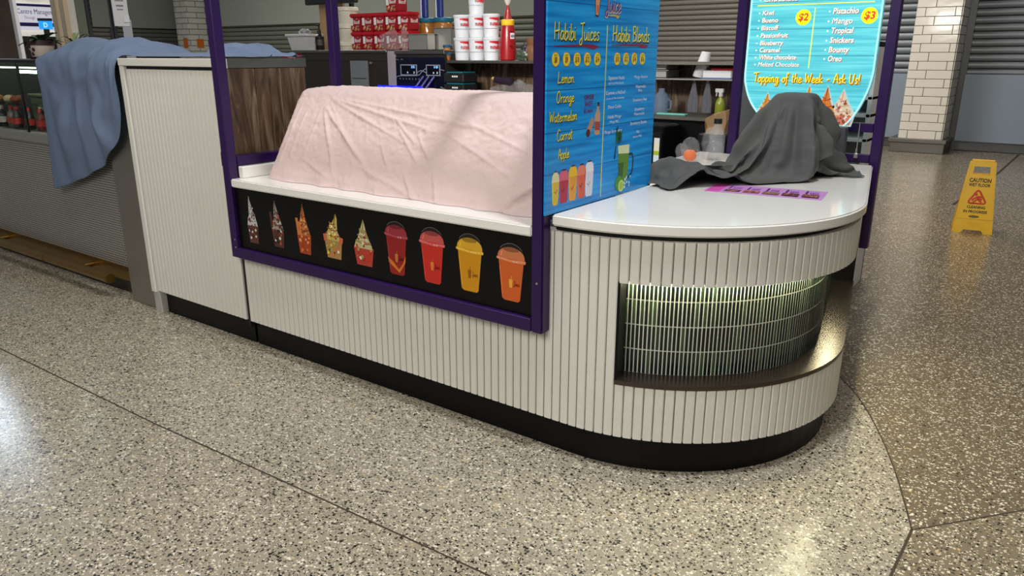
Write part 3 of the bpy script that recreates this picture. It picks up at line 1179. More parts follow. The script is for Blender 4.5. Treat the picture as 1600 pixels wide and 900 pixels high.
hand(mbd, 'heading', 'Habibi Juices', 2.238, 2.540, 1.549, .056, .0024)
hand(mbd, 'heading', 'Habibi Blends', 2.640, 2.946, 1.549, .056, .0028)
for y0, y1, zb in ((2.238, 2.542, 1.527), (2.638, 2.946, 1.5325)):
    mb = MB()
    BP.poly(mb, [(by(y0), bz(zb)), (by(y0), bz(zb + .002)), (by(y0 + (y1 - y0) * .55), bz(zb + .008)), (by(y1 - .05), bz(zb + .009)), (by(y1), bz(zb + .001)), (by(y1 - .04), bz(zb - .009)), (by(y1 - .10), bz(zb - .001))], 0, .0006)
    mb.build('swoosh', MAR, mbd)
for y, s in ((2.251, '$8'), (2.320, '$9'), (2.390, '$10'), (2.460, '$12'), (2.532, '$14'), (2.683, '$10'), (2.754, '$12'), (2.824, '$14'), (2.894, '$16')):
    mb = MB()
    BP.disc(mb, by(y), bz(1.484), .0240, 0, .0005, 0)
    BP.disc(mb, by(y), bz(1.484), .0222, 0, .0008, 1)
    w = .017 if len(s) == 2 else .026
    put_text(mb, BP, s, by(y) - w / 2, by(y) + w / 2, bz(1.474), .018, .0012, 2, bold=.03)
    w2 = .022
    put_text(mb, BP, {2.251: 'SMALL', 2.320: 'MEDIUM', 2.390: 'LARGE', 2.460: 'X-LARGE', 2.532: '2 LITRE', 2.683: 'SMALL', 2.754: 'MEDIUM', 2.824: 'LARGE', 2.894: 'X-LARGE'}[y], by(y) - w2 / 2, by(y) + w2 / 2, bz(1.4955), .0052, .0012, 3)
    mb.build('price_badge', [ink((226, 120, 40)), ink((236, 220, 48)), ink((150, 22, 40)), NAVY], mbd)
for s, y0, y1, zb, cap in (('Lemon', 2.266, 2.372, 1.405, .038), ('Orange', 2.260, 2.376, 1.339, .038), ('Watermelon', 2.218, 2.398, 1.274, .036), ('Carrot', 2.266, 2.370, 1.208, .038), ('Apple', 2.276, 2.350, 1.143, .036)):
    hand(mbd, 'juice_name', s, y0, y1, zb, cap, .0018)
mb = MB()
for s, y0, y1, zb, cap in (('GINGER', 2.445, 2.517, 1.342, .017), ('SHOT', 2.451, 2.508, 1.3185, .017), ('$5 each', 2.445, 2.510, 1.2945, .014)):
    put_text(mb, BP, s, by(y0), by(y1), bz(zb), cap, .0006, 0, bold=.025)
mb.build('ginger_shot_text', ink((104, 30, 96)), mbd)
for s, y0, y1, zb, cap in (('Signature Habibi', 2.620, 2.748, 1.408, .0125), ('(All Fruit Mix Blend)', 2.621, 2.742, 1.390, .0085), ('Cayenne e Na3na3', 2.605, 2.758, 1.353, .0125), ('(Lemon & Mint Lemonade)', 2.611, 2.752, 1.334, .0085), ('Detox Cooler', 2.625, 2.733, 1.300, .0125), ('Habibi Mango', 2.626, 2.735, 1.262, .0125), ('(Mango Mix)', 2.643, 2.713, 1.244, .0095), ('Mango Strawberry', 2.605, 2.745, 1.206, .0125),
                           ('Mango Banana', 2.830, 2.947, 1.408, .0125), ('Watermelon', 2.846, 2.934, 1.370, .0125), ('Mint', 2.871, 2.906, 1.3545, .0115), ('Strawberry Kiwi', 2.828, 2.949, 1.317, .0125), ('Strawberry', 2.847, 2.931, 1.280, .0125), ('Watermelon', 2.841, 2.936, 1.2615, .0115), ('Strawberry Banana', 2.814, 2.960, 1.2245, .0125), ('Mint', 2.872, 2.900, 1.1875, .0125), ('(Lemon Mix)', 2.845, 2.920, 1.171, .0095)):
    mb = MB()
    put_text(mb, BP, s, by(y0), by(y1), bz(zb), cap, .0006, 0, bold=.008)
    mb.build('blend_name', WHT, mbd)
mb = MB()
BP.poly(mb, [(by(2.587), bz(.964)), (by(2.592), bz(.964)), (by(2.602), bz(1.603)), (by(2.597), bz(1.603))], 0, .0006)
mb.build('divider_line', ink((214, 210, 90)), mbd)
# top logo: cup and the word Juice
P = Pic(BP)
P.poly([(by(2.502), bz(1.70)), (by(2.508), bz(1.632)), (by(2.532), bz(1.630)), (by(2.545), bz(1.70))], (60, 36, 60))
P.poly([(by(2.507), bz(1.695)), (by(2.511), bz(1.638)), (by(2.529), bz(1.636)), (by(2.540), bz(1.695))], (222, 150, 100))
P.poly([(by(2.517), bz(1.67)), (by(2.517), bz(1.645)), (by(2.527), bz(1.645)), (by(2.530), bz(1.67))], (206, 90, 90))
P.stroke([(by(2.53), bz(1.69)), (by(2.545), bz(1.74))], .003, (206, 60, 60))
P.build(mbd, 'logo_cup')
mb = MB()
script_text(mb, BP, 'Juice', by(2.577), by(2.697), bz(1.650), .060, .0004, .0055, 1)
script_text(mb, BP, 'Juice', by(2.575), by(2.695), bz(1.652), .060, .0009, .0036, 0)
script_text(mb, BP, 'Habibi', by(2.52), by(2.70), bz(1.735), .060, .0009, .0046, 0)
BP.poly(mb, [(by(2.575), bz(1.638)), (by(2.64), bz(1.643)), (by(2.692), bz(1.640)), (by(2.675), bz(1.628)), (by(2.66), bz(1.636))], 0, .0007, 2)
mb.build('logo_lettering', [ink((84, 40, 100)), ink((210, 190, 200)), ink((196, 176, 96))], mbd)
# ginger shot bottles
P = Pic(BP)
P.poly([(by(2.467), bz(1.228)), (by(2.505), bz(1.276)), (by(2.524), bz(1.262)), (by(2.492), bz(1.207)), (by(2.474), bz(1.209))], (176, 140, 112))
P.disc(by(2.481), bz(1.219), .015, (74, 44, 40))
P.poly([(by(2.527), bz(1.214)), (by(2.528), bz(1.282)), (by(2.541), bz(1.300)), (by(2.543), bz(1.328)), (by(2.556), bz(1.328)), (by(2.557), bz(1.302)), (by(2.567), bz(1.284)), (by(2.566), bz(1.209)), (by(2.54), bz(1.207))], (196, 152, 120))
P.poly([(by(2.528), bz(1.258)), (by(2.528), bz(1.226)), (by(2.566), bz(1.224)), (by(2.566), bz(1.256))], (166, 74, 64))
P.poly([(by(2.542), bz(1.328)), (by(2.544), bz(1.314)), (by(2.556), bz(1.314)), (by(2.557), bz(1.328))], (44, 30, 40))
P.build(mbd, 'ginger_bottles')
# five juice cups
for y0, y1, w, c, cap, top in ((2.238, 2.288, .044, (224, 190, 52), (232, 222, 170), 1.098), (2.287, 2.351, .052, (176, 40, 64), (214, 96, 120), 1.098), (2.350, 2.411, .052, (224, 156, 48), (232, 186, 30), 1.106), (2.411, 2.474, .052, (214, 90, 58), (228, 126, 100), 1.104), (2.467, 2.531, .050, (214, 214, 226), (228, 226, 234), 1.110)):
    P = Pic(BP)
    a0, a1, zb, zt = by(y0), by(y1), bz(.979), bz(top)
    P.poly([(a0 + .007, zb + .008), (a0 + .013, zb), (a1 - .013, zb), (a1 - .007, zb + .008), (a1 - .001, zt - .034), (a0 + .001, zt - .034)], c)
    P.poly([(a0, zt - .036), (a0 + .004, zt - .01), (a0 + .016, zt), (a1 - .016, zt), (a1 - .004, zt - .01), (a1, zt - .036)], cap)
    P.poly([(a0 + .016, zt), (a0 + .02, zt + .006), (a1 - .02, zt + .006), (a1 - .016, zt)], (40, 50, 70))
    P.stroke([(a0 + .018, zb + .05), (a0 + .028, zb + .042), (a0 + .036, zb + .056)], .0025, [max(0, q - 60) for q in c])
    P.stroke([(a0 + .006, zt - .04), (a0 + .010, zb + .01)], .0016, [min(255, q + 36) for q in c])
    P.build(mbd, 'printed_cup')
# mug of green blend
P = Pic(BP)
P.stroke(smooth_path([(by(2.815), bz(1.106)), (by(2.842), bz(1.106)), (by(2.853), bz(1.08)), (by(2.846), bz(1.03)), (by(2.81), bz(1.01))]), .005, (30, 54, 60))
P.poly([(by(2.717), bz(1.148)), (by(2.735), bz(.996)), (by(2.808), bz(.998)), (by(2.816), bz(1.146))], (96, 138, 52))
P.poly([(by(2.724), bz(1.08)), (by(2.735), bz(1.0)), (by(2.765), bz(.998)), (by(2.772), bz(1.08))], (64, 98, 44))
P.poly([(by(2.718), bz(1.150)), (by(2.724), bz(1.118)), (by(2.814), bz(1.112)), (by(2.816), bz(1.148))], (214, 224, 176))
for k in range(9):
    a_, z_ = by(2.694 + .012 * (k % 4)), bz(1.154 + .02 * (k // 4))
    P.poly([(a_, z_), (a_ + .012, z_ + .016), (a_ + .020, z_ + .036), (a_ + .004, z_ + .026)], rnd.choice([(30, 92, 50), (44, 120, 62), (20, 64, 40)]))
P.stroke([(by(2.70), bz(1.15)), (by(2.69), bz(1.10))], .004, (24, 60, 54))
P.disc(by(2.735), bz(.998), .030, (74, 140, 50), 16)
P.disc(by(2.755), bz(.985), .024, (196, 216, 110), 16)
P.disc(by(2.755), bz(.985), .017, (160, 196, 70), 16)
for k in range(14):
    P.disc(by(2.80 + rnd.uniform(-.02, .03)), bz(.985 + rnd.uniform(-.015, .03)), .006, rnd.choice([(150, 196, 226), (190, 220, 240), (90, 150, 190)]), 6)
P.build(mbd, 'printed_mug')

# ---------------------------------------------------------------- backlit topping menu with rounded bottom
sg = thing('backlit_menu', 'glowing turquoise topping menu with a rounded bottom, behind the grey cloth', 'sign', (-1.18, 4.23, 1.092))
half = 0.322
scx = -1.184
SP = Plane((scx, 4.205, 0), (1, 0, 0), (0, 0, 1))
edge = [(-.322, 2.2), (-.325, 1.40)]
prof = [(-.322, 1.36), (-.300, 1.29), (-.262, 1.225), (-.205, 1.168), (-.140, 1.130), (-.060, 1.102), (.020, 1.092), (.080, 1.094), (.150, 1.108), (.200, 1.135), (.248, 1.188), (.285, 1.262), (.312, 1.345), (.322, 1.42)]
shape = edge + smooth_path(prof, 3) + [(.324, 2.2)]
b = MB()
SP.poly(b, shape, -0.05, 0)
b.build('light_panel', plank_print('turquoise_backlit_print', (74, 180, 198), (86, 196, 209), (116, 216, 225), emit=0.40, scale=7.5), sg)
b = MB()
pts = [SP(a, z, 0) for a, z in shape]
b.tube(pts, 0.005, 6)
b.build('edge_trim', pm('acrylic_edge', (196, 246, 250), 0.3, emit=(150, 240, 250), estr=0.45), sg)
GW, GO = glow((252, 246, 236), 0.55), ink((176, 120, 96))
GY = glow((252, 226, 40), 0.5)


def stext(name, rows, cap, mats, bold=.012):
    for s, x0, x1, zb in rows:
        mb = MB()
        put_text(mb, SP, s, x0 - scx + .003, x1 - scx + .003, zb - .003, cap, .0005, 1, bold=bold + .012, shear=.12)
        put_text(mb, SP, s, x0 - scx, x1 - scx, zb, cap, .0010, 0, bold=bold, shear=.12)
        SP.disc(mb, x0 - scx - .017, zb + cap * .42, .0042, .0004, .001, 0, 8)
        mb.build(name, mats, sg)


stext('topping_name', [('Kiwi', -1.443, -1.385, 1.699), ('Bueno', -1.443, -1.359, 1.662), ('Biscoff', -1.443, -1.355, 1.624), ('Passionfruit', -1.443, -1.301, 1.586), ('Blueberry', -1.443, -1.322, 1.548), ('Caramel', -1.443, -1.337, 1.512), ('White chocolate', -1.443, -1.247, 1.4755), ('Melted Chocolate', -1.443, -1.228, 1.439), ('Chocolate', -1.445, -1.267, 1.766)], .0225, [GW, GO])
stext('topping_name', [('Pistachio', -1.087, -.967, 1.696), ('Mango', -1.087, -.990, 1.649), ('Tropical', -1.087, -.983, 1.603), ('Snickers', -1.087, -.974, 1.557), ('Bounty', -1.087, -.991, 1.511), ('Oreo', -1.087, -1.020, 1.467)], .027, [GW, GO])
for x, s in ((-1.231, '$2'), (-.914, '$3')):
    mb = MB()
    SP.disc(mb, x - scx, 1.683, .0385, 0, .0006, 0, 24)
    put_text(mb, SP, s, x - scx - .024, x - scx + .025, 1.668, .034, .0012, 1, bold=.03, shear=.1)
    mb.build('price_badge', [glow((255, 236, 0), .55), glow((216, 60, 44), .4)], sg)
mb = MB()
SP.poly(mb, [(-.290, 1.744), (.287, 1.744), (.287, 1.749), (-.290, 1.749)], 0, .0008)
SP.poly(mb, [(.004, 1.432), (.009, 1.432), (.010, 1.727), (.006, 1.727)], 0, .0008)
mb.build('divider_line', glow((240, 236, 96), .45), sg)
mb = MB()
script_text(mb, SP, 'Topping of the Week - Ask Us!', -1.456 - scx, -.914 - scx, 1.3565, .047, .0004, .0046, 1)
script_text(mb, SP, 'Topping of the Week - Ask Us!', -1.459 - scx, -.917 - scx, 1.3595, .047, .0010, .0027, 0)
mb.build('handwritten_line', [GY, ink((190, 120, 20))], sg)
HL = (206, 236, 236)
sundae(SP, sg, -1.375 - scx, 1.13, 1.205, 1.302, .09, (226, 150, 60), ((244, 182, 84), (206, 128, 36)), [(240, 200, 110), (214, 130, 40), (232, 160, 60)], halo=HL)
sundae(SP, sg, -1.160 - scx, 1.13, 1.215, 1.346, .09, (226, 140, 50), ((246, 186, 70), (210, 130, 30)), [(240, 196, 90), (218, 128, 30), (200, 80, 40)], halo=HL)
sundae(SP, sg, -1.068 - scx, 1.115, 1.185, 1.344, .12, (226, 150, 120), ((232, 138, 62), (196, 88, 34)), [(240, 150, 50), (214, 104, 30), (190, 70, 50)], bars((240, 150, 50), [(-1.10 - scx, 1.20, -1.112 - scx, 1.262), (-1.084 - scx, 1.2, -1.10 - scx, 1.275)], .016), halo=HL)
sundae(SP, sg, -.988 - scx, 1.152, 1.205, 1.328, .120, (232, 150, 122), ((246, 224, 196), (226, 186, 150)), [(150, 84, 70), (196, 110, 84), (255, 244, 226), (176, 74, 60)], halo=HL)
# wires the menu hangs by and the anchor below
wr = MB()
wr.tube([(-.905, 4.27, 1.16), (-.905, 4.268, .985)], .0025, 6)
wr.lathe((-.905, 4.268, .984), [(.010, 0), (.010, .02), (.005, .026), (.005, .045), (0, .046)], 10)
wr.build('anchor_wire', STEEL, sg)

# ---------------------------------------------------------------- flyer on the countertop
fy = thing('menu_flyer', 'purple paper flyer with five food pictures lying flat on the white countertop', 'flyer', (-.97, 3.15, .9555))
FU, FV = Vector((.457, .06, 0)), Vector((-.03, .27, 0))
FP = Plane((-1.212, 3.005, .9556), FU, Vector((-FU.y, FU.x, 0)))
b = MB(); FP.poly(b, [(0, 0), (.462, 0), (.462, .215), (0, .215)], 0, .0006); b.build('sheet', pm('flyer_paper', (196, 140, 206), .3, var=.1, scale=6), fy)
P = Pic(FP); P.d = .001
P.poly([(.004, .004), (.06, .004), (.06, .21), (.004, .21)], (206, 84, 170))
for k in range(5):
    x = .074 + .077 * k
    P.poly([(x, .03), (x + .064, .03), (x + .064, .085), (x, .085)], [(88, 40, 52), (146, 70, 58), (124, 96, 74), (92, 42, 50), (120, 60, 52)][k])
    for _ in range(10):
        P.disc(x + rnd.uniform(.008, .056), .0575 + rnd.uniform(-.02, .02), .006, rnd.choice([(170, 96, 70), (70, 30, 40), (196, 140, 100)]), 7)
    P.poly([(x + .004, .10), (x + .011, .10), (x + .011, .17), (x + .004, .17)], (84, 40, 110))
    for j in range(4):
        P.poly([(x + .022 + .009 * j, .10), (x + .026 + .009 * j, .10), (x + .026 + .009 * j, .15), (x + .022 + .009 * j, .15)], (150, 90, 176))
P.build(fy, 'printed_pictures')

# ---------------------------------------------------------------- left display counter: glass case on a perforated front
dc = thing('display_counter', 'glass display counter with perforated steel front and brass foot rail', 'counter', (-6.0, 2.6, 0))
X0, X1 = -9.0, -4.67
PERF = bpy.data.materials.new('perforated_steel')
PERF.use_nodes = True
_nt = PERF.node_tree
N_, L_ = _nt.nodes, _nt.links
_b = N_['Principled BSDF']
_t = N_.new('ShaderNodeTexCoord')
_sep = N_.new('ShaderNodeSeparateXYZ')
L_.new(_t.outputs['Object'], _sep.inputs['Vector'])


def _math(op, a, b_=None):
    n = N_.new('ShaderNodeMath')
    n.operation = op
    for i_, q_ in enumerate((a, b_)):
        if q_ is None:
            continue
        if isinstance(q_, (int, float)):
            n.inputs[i_].default_value = q_
        else:
            L_.new(q_, n.inputs[i_])
    return n.outputs[0]


px_, pz_ = 0.0185, 0.0185 * 0.866
rowi = _math('FLOOR', _math('DIVIDE', _sep.outputs['Z'], pz_))
half_ = _math('MULTIPLY', _math('MODULO', _math('ABSOLUTE', rowi), 2.0), 0.5)
fx = _math('SUBTRACT', _math('FRACT', _math('ADD', _math('DIVIDE', _sep.outputs['X'], px_), half_)), 0.5)
fz = _math('MULTIPLY', _math('SUBTRACT', _math('FRACT', _math('DIVIDE', _sep.outputs['Z'], pz_)), 0.5), 0.866)
d2 = _math('SQRT', _math('ADD', _math('MULTIPLY', fx, fx), _math('MULTIPLY', fz, fz)))
hole = _math('LESS_THAN', d2, 0.36)
_mx = N_.new('ShaderNodeMix')
_mx.data_type = 'RGBA'
_mx.inputs['A'].default_value = (*lin((206, 203, 196)), 1)
_mx.inputs['B'].default_value = (*lin((20, 18, 17)), 1)
L_.new(hole, _mx.inputs['Factor'])
L_.new(_mx.outputs['Result'], _b.inputs['Base Color'])
_b.inputs['Roughness'].default_value = 0.35
L_.new(_math('SUBTRACT', 0.5, _math('MULTIPLY', hole, 0.5)), _b.inputs['Metallic'])
b = MB(); b.box(X0, X1, 2.36, 2.9, 0.05, 0.95); b.build('carcass', DARKST, dc)
b = MB(); b.box(X0, X1, 2.318, 2.34, 0.17, 0.915); b.build('perforated_front', PERF, dc)
b = MB(); b.box(X0, X1, 2.312, 2.36, 0.09, 0.19); b.build('brass_kick', BRASS, dc, bevel=0.004)
b = MB(); b.box(X0, X1, 2.34, 2.4, 0.0, 0.09); b.build('dark_kick', pm('dark_kick', (44, 38, 30), 0.5), dc)
b = MB(); b.tube([(X0, 2.205, 0.135), (-4.80, 2.205, 0.135)], 0.032, 12)
b.build('foot_rail', BRASS, dc, smooth=50)
b = MB(); b.tube([(-5.70, 2.205, 0.135), (-5.685, 2.205, 0.135)], 0.0345, 12); b.build('rail_joint', BRASS, dc, smooth=50)
for x in (-7.9, -6.6, -5.25):
    b = MB(); b.tube([(x, 2.205, 0.135), (x, 2.33, 0.135)], 0.016, 8); b.build('rail_bracket', BRASS, dc, smooth=50)
b = MB(); b.box(X0, X1, 2.29, 2.36, 0.922, 0.986); b.build('deck_edge', STEEL, dc, bevel=0.004)
b = MB(); b.box(X0, X1, 2.36, 2.88, 0.95, 0.975); b.build('deck', STEELD, dc)
b = MB(); b.box(X0, X1, 2.29, 2.9, 1.45, 1.468); b.build('top_frame', MATTE, dc, bevel=0.003)
b = MB(); b.box(X0, X1, 2.86, 2.9, 0.975, 1.45); b.build('back_panel', pm('dark_back', (60, 58, 54), 0.5), dc)
for x0, x1 in ((X0, -5.853), (-5.833, X1)):
    b = MB(); b.box(x0, x1, 2.300, 2.306, 0.986, 1.45); b.build('glass_pane', GLASS, dc)
b = MB(); b.box(-5.853, -5.833, 2.296, 2.31, 0.986, 1.45); b.build('mullion', MATTE, dc)
for x0, x1 in ((X0, -5.86), (-5.82, X1)):
    b = MB(); b.box(x0, x1, 2.42, 2.84, 1.15, 1.158); b.build('glass_shelf', GLASS, dc)
b = MB(); b.box(-6.09, X1, 2.40, 2.43, 1.376, 1.394); b.build('case_lamp', pm('case_tube', (226, 244, 240), .5, emit=(214, 244, 240), estr=16.0, var=.01), dc)
b = MB(); b.box(X0, -6.3, 2.60, 2.63, 1.40, 1.41); b.build('case_lamp', pm('case_tube_dim', (226, 238, 220), .5, emit=(230, 236, 210), estr=4, var=.01), dc)
# stainless end post of the counter
b = MB(); b.box(-4.668, -4.35, 2.262, 2.72, 0.0, 1.42); b.build('end_post', pm('stainless_sheet', (150, 146, 138), 0.38, metal=.75, var=.06, scale=2), dc, bevel=0.003)
b = MB(); b.box(-4.668, -4.35, 2.262, 2.72, 1.42, 1.462); b.build('end_cap', MATTE, dc)

# bottles and pastries in the case
def bottle(label, x, y, c_body, c_cap, group):
    t = thing('drink_bottle', label, 'bottle', (x, y, 0.975), group)
    b = MB(); b.lathe((x, y, 0.975), [(.030, 0), (.033, .006), (.033, .085), (.026, .105), (.013, .122), (.013, .13)], 14); b.build('bottle_body', c_body, t, smooth=40)
    b = MB(); b.lathe((x, y, 0.975), [(.0155, .128), (.0155, .155), (.0, .157)], 12); b.build('bottle_cap', c_cap, t, smooth=40)
    b = MB(); b.lathe((x, y, 0.975), [(.0335, .03), (.0335, .075)], 14); b.build('bottle_label', c_cap, t, smooth=40)
    return t


RB, CL, DKB = pm('red_drink', (120, 44, 44), .1, coat=.5), pm('pale_drink', (120, 110, 104), .1), pm('dark_drink', (40, 30, 34), .1, coat=.5)
RC, WC = pm('red_cap', (190, 50, 44), .4), pm('white_cap', (220, 200, 196), .4)
G_ = 'small bottles on the deck of the glass case'
bottle('dark bottle with red cap left of the case mullion, on the deck', -6.40, 2.46, DKB, RC, G_)
bottle('dark bottle with red cap just right of the case mullion', -6.19, 2.46, DKB, RC, G_)
bottle('red drink bottle, second from the right of the mullion in the glass case', -6.00, 2.46, RB, RC, G_)
bottle('red drink bottle nearest the blue cloth in the glass case', -5.83, 2.46, RB, WC, G_)
bottle('dark bottle at the far left of the case deck', -6.66, 2.46, DKB, WC, G_)
bottle('pale drink bottle between the two dark bottles left of the mullion', -6.54, 2.48, CL, RC, G_)
bottle('dark drink bottle half hidden behind the red bottle second from the mullion', -6.32, 2.60, DKB, WC, G_)
PAS = [pm('pastry_brown', (170, 104, 52), .6, var=.25, scale=30), pm('pastry_red', (150, 66, 44), .5, var=.25, scale=30), pm('pastry_cream', (214, 190, 146), .6, var=.15, scale=30)]
for k, (x, y) in enumerate(((-6.76, 2.5), (-6.69, 2.55), (-6.60, 2.5), (-6.53, 2.55), (-6.43, 2.48))):
    b = MB()
    rows = []
    for i in range(9):
        u = i / 8
        rows.append([(x - .05 + .10 * u, y + .035 * math.sin(PI * u) * math.cos(w), 1.158 + .022 + (.030 * math.sin(PI * u) + .004) * math.sin(w) * .8) for w in [2 * PI * j / 10 for j in range(11)]])
    b.grid(rows)
    o = b.build('pastry', PAS[k % 3], None, smooth=60)
    tag(o, ('leftmost brown pastry on the upper glass shelf', 'red glazed pastry, second from the left on the upper glass shelf', 'cream pastry in the middle of the upper glass shelf', 'brown pastry, second from the mullion on the upper glass shelf', 'red glazed pastry beside the mullion on the upper glass shelf')[k], 'pastry', 'pastries on the glass shelf')
pt = thing('tray_box', 'olive green box standing behind the bottles in the glass case', 'box', (-6.4, 2.72, .975))
b = MB(); b.box(-6.62, -6.2, 2.66, 2.80, .975, 1.19); b.build('box_body', pm('olive_box', (112, 116, 84), .5), pt, bevel=.01)
b = MB(); b.box(-6.63, -6.19, 2.65, 2.81, 1.19, 1.21); b.build('box_lid', pm('olive_lid', (132, 134, 104), .5), pt, bevel=.004)

# potted plants on top of the case
LEAF = pm('leaf_green', (52, 84, 44), .5, var=.3, scale=20)
LEAF2 = pm('leaf_pale', (120, 136, 92), .5, var=.3, scale=20)


def leaf(b, base, tip, w, droop, n=6, m=0):
    base, tip = Vector(base), Vector(tip)
    d = tip - base
    s = Vector((-d.y, d.x, 0))
    s = (s.normalized() if s.length > 1e-5 else Vector((1, 0, 0))) * w
    rows = []
    for i in range(n + 1):
        u = i / n
        c = base + d * u + Vector((0, 0, -droop * u * u + droop * 0.5 * u))
        ww = max(0.04, math.sin(PI * min(1, u * 0.92 + 0.08)))
        rows.append([c - s * ww, c + Vector((0, 0, -w * .25)), c + s * ww])
    b.grid(rows, m)


def plant_px(name, label, base, pot_r, pot_h, pot_m, leaves, m, band=None):
    t = thing(name, label, 'plant', base)
    x, y, z = base
    b = MB(); b.lathe(base, [(pot_r * .72, 0), (pot_r * .8, .006), (pot_r, pot_h), (pot_r * .9, pot_h), (pot_r * .88, pot_h - .015), (0, pot_h - .015)], 20); b.build('pot', pot_m, t, smooth=40)
    b = MB(); b.lathe(base, [(pot_r * .95, -.012), (pot_r, .004), (pot_r * .8, .004)], 20); b.build('saucer', pm('dark_saucer', (44, 30, 26), .5), t, smooth=40)
    if band:
        b = MB(); b.lathe(base, [(pot_r * 1.0, pot_h - .002), (pot_r * 1.06, pot_h + .0), (pot_r * 1.06, pot_h + .035), (pot_r * .95, pot_h + .035)], 20); b.build('pot_rim', band, t, smooth=40)
    for lf in leaves:
        b = MB(); leaf(b, *lf); b.build('leaf', m, t, smooth=180)
    return t


b0 = (-6.18, 2.62, 1.4805)
rl = random.Random(5)
lv = []
for k in range(24):
    a = 2 * PI * k / 12 + rl.uniform(-.2, .2)
    r_ = rl.uniform(.04, .16)
    zb = 1.482 + .115
    lv.append(((b0[0] + .02 * math.cos(a), b0[1] + .02 * math.sin(a), zb), (b0[0] + r_ * math.cos(a), b0[1] + r_ * math.sin(a), zb + rl.uniform(-.01, .09)), .026, .05))
fp = plant_px('potted_plant', 'green leafy plant in a pale pot with dark flowers on the glass case', b0, .085, .085, pm('pale_pot', (206, 190, 178), .4), lv, LEAF, pm('dark_rim', (52, 34, 30), .5))
b = MB()
for k, (a, z) in enumerate(((-2.6, .04), (-2.35, .075), (-2.0, .055), (-2.8, .075), (-2.2, .025))):
    rr_ = .066 + .018 * z / .085 + .004
    b.lathe((0, 0, 0), [(.013, 0), (.010, .003), (0, .004)], 7, M=Matrix.Translation((b0[0] + rr_ * math.cos(a + .9), b0[1] + rr_ * math.sin(a + .9), b0[2] + z)) @ Matrix.Rotation(a + .9, 4, 'Z') @ Matrix.Rotation(PI / 2, 4, 'Y'))
b.build('flower_relief', pm('dark_flower', (50, 34, 36), .5), fp)
b1 = (-5.97, 2.76, 1.4805)
lv = []
for k in range(13):
    a = 2 * PI * k / 13 + rl.uniform(-.2, .2)
    r_ = rl.uniform(.06, .22)
    lv.append(((b1[0], b1[1], 1.55), (b1[0] + r_ * math.cos(a), b1[1] + r_ * math.sin(a), 1.62 + rl.uniform(.0, .12)), .012, .16))
plant_px('spider_plant', 'spider plant with thin arching leaves behind the blue cloth', b1, .07, .07, pm('dark_pot', (60, 52, 46), .5), lv, LEAF2)

# ---------------------------------------------------------------- far left backdrop
tr = thing('tree', 'brown tree trunk with drooping leaves at the left edge', 'tree', (-13.7, 5.2, 0))
BARK = pm('bark', (62, 52, 44), .9, var=.35, scale=4, bump=.8, bscale=14)
b = MB(); b.tube([(-13.5, 5.2, 0), (-13.6, 5.22, 1.0), (-13.55, 5.2, 1.8), (-13.6, 5.2, 3.4)], [.34, .30, .27, .25], 14); b.build('trunk', BARK, tr, smooth=60)
lv = MB()
for k in range(7):
    a = rl.uniform(0, 2 * PI)
    o = (-13.0 + rl.uniform(-.3, 1.2), 5.2 + rl.uniform(-.3, .3), 2.75 + rl.uniform(-.1, .1))
    b = MB(); leaf(b, o, (o[0] + .35 * math.cos(a), o[1] + .2 * math.sin(a), o[2] - rl.uniform(.25, .5)), .03, .05); b.build('leaf', LEAF, tr, smooth=180)
b = MB(); b.tube([(-13.85, 5.2, 2.7), (-12.9, 5.2, 2.85), (-11.7, 5.2, 2.8)], [.05, .035, .01], 6); b.build('branch', BARK, tr, smooth=60)

wp = thing('white_post', 'slim white square post beside the tree trunk', 'post', (-10.6, 4.2, 0))
b = MB(); b.box(-10.555, -10.47, 4.2, 4.245, 0, 3.4); b.build('shaft', PAPER, wp, bevel=.005)
b = MB(); b.box(-10.61, -10.41, 4.15, 4.3, 0, .03); b.build('foot_plate', PAPER, wp)
for k, x in enumerate((-11.49, -11.25)):
    t = thing('timber_post', ('left tan timber post in front of the white office sign', 'right tan timber post in front of the white office sign')[k], 'post', (x, 5.1, 0), 'pair of tan timber posts')
    b = MB(); b.box(x - .058, x + .058, 5.1, 5.168, 0, 3.4); b.build('shaft', pm('tan_timber', (158, 140, 116), .6, var=.1, scale=6), t, bevel=.006)
    b = MB(); b.box(x - .085, x + .085, 5.07, 5.2, 0, .06); b.build('foot_plate', STEELD, t)

# office front with its sign on the left wall
OX = -24.38
of = thing('office_sign', 'white office sign with purple stripes and blue lettering on the far left wall', 'sign', (OX, 9.95, 2.2))
WP = Plane((OX, 0, 0), (0, 1, 0), (0, 0, 1))
b = MB(); b.box(OX - .05, OX, 8.6, 11.0, 2.16, 2.88); b.build('sign_panel', pm('sign_white', (236, 234, 244), .4, emit=(232, 230, 246), estr=.42, var=.01), of)
b = MB(); WP.poly(b, [(8.6, 2.80), (11.0, 2.80), (11.0, 2.865), (8.6, 2.865)], 0, .004); WP.poly(b, [(8.6, 2.265), (11.0, 2.265), (11.0, 2.365), (8.6, 2.365)], 0, .004); b.build('stripe', pm('sign_purple', (48, 34, 110), .4), of)
b = MB(); put_text(b, WP, 'Centre Management', 9.86, 11.0, 2.60, .13, .006, 0, bold=.01); b.build('lettering', pm('sign_blue', (70, 70, 140), .4), of)
b = MB(); put_text(b, WP, 'Through', 10.02, 10.30, 2.46, .08, .006, 0); b.build('lettering', pm('sign_pink', (186, 140, 176), .4), of)
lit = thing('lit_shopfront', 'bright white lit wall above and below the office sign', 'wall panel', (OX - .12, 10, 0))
b = MB(); b.box(-24.49, -24.44, 8.3, 11.15, 2.0, 4.0); b.build('upper_panel', pm('lit_wall', (240, 236, 226), .6, emit=(246, 240, 226), estr=.38, var=.03), lit)  # faint emission stands in for the shop light on this wall
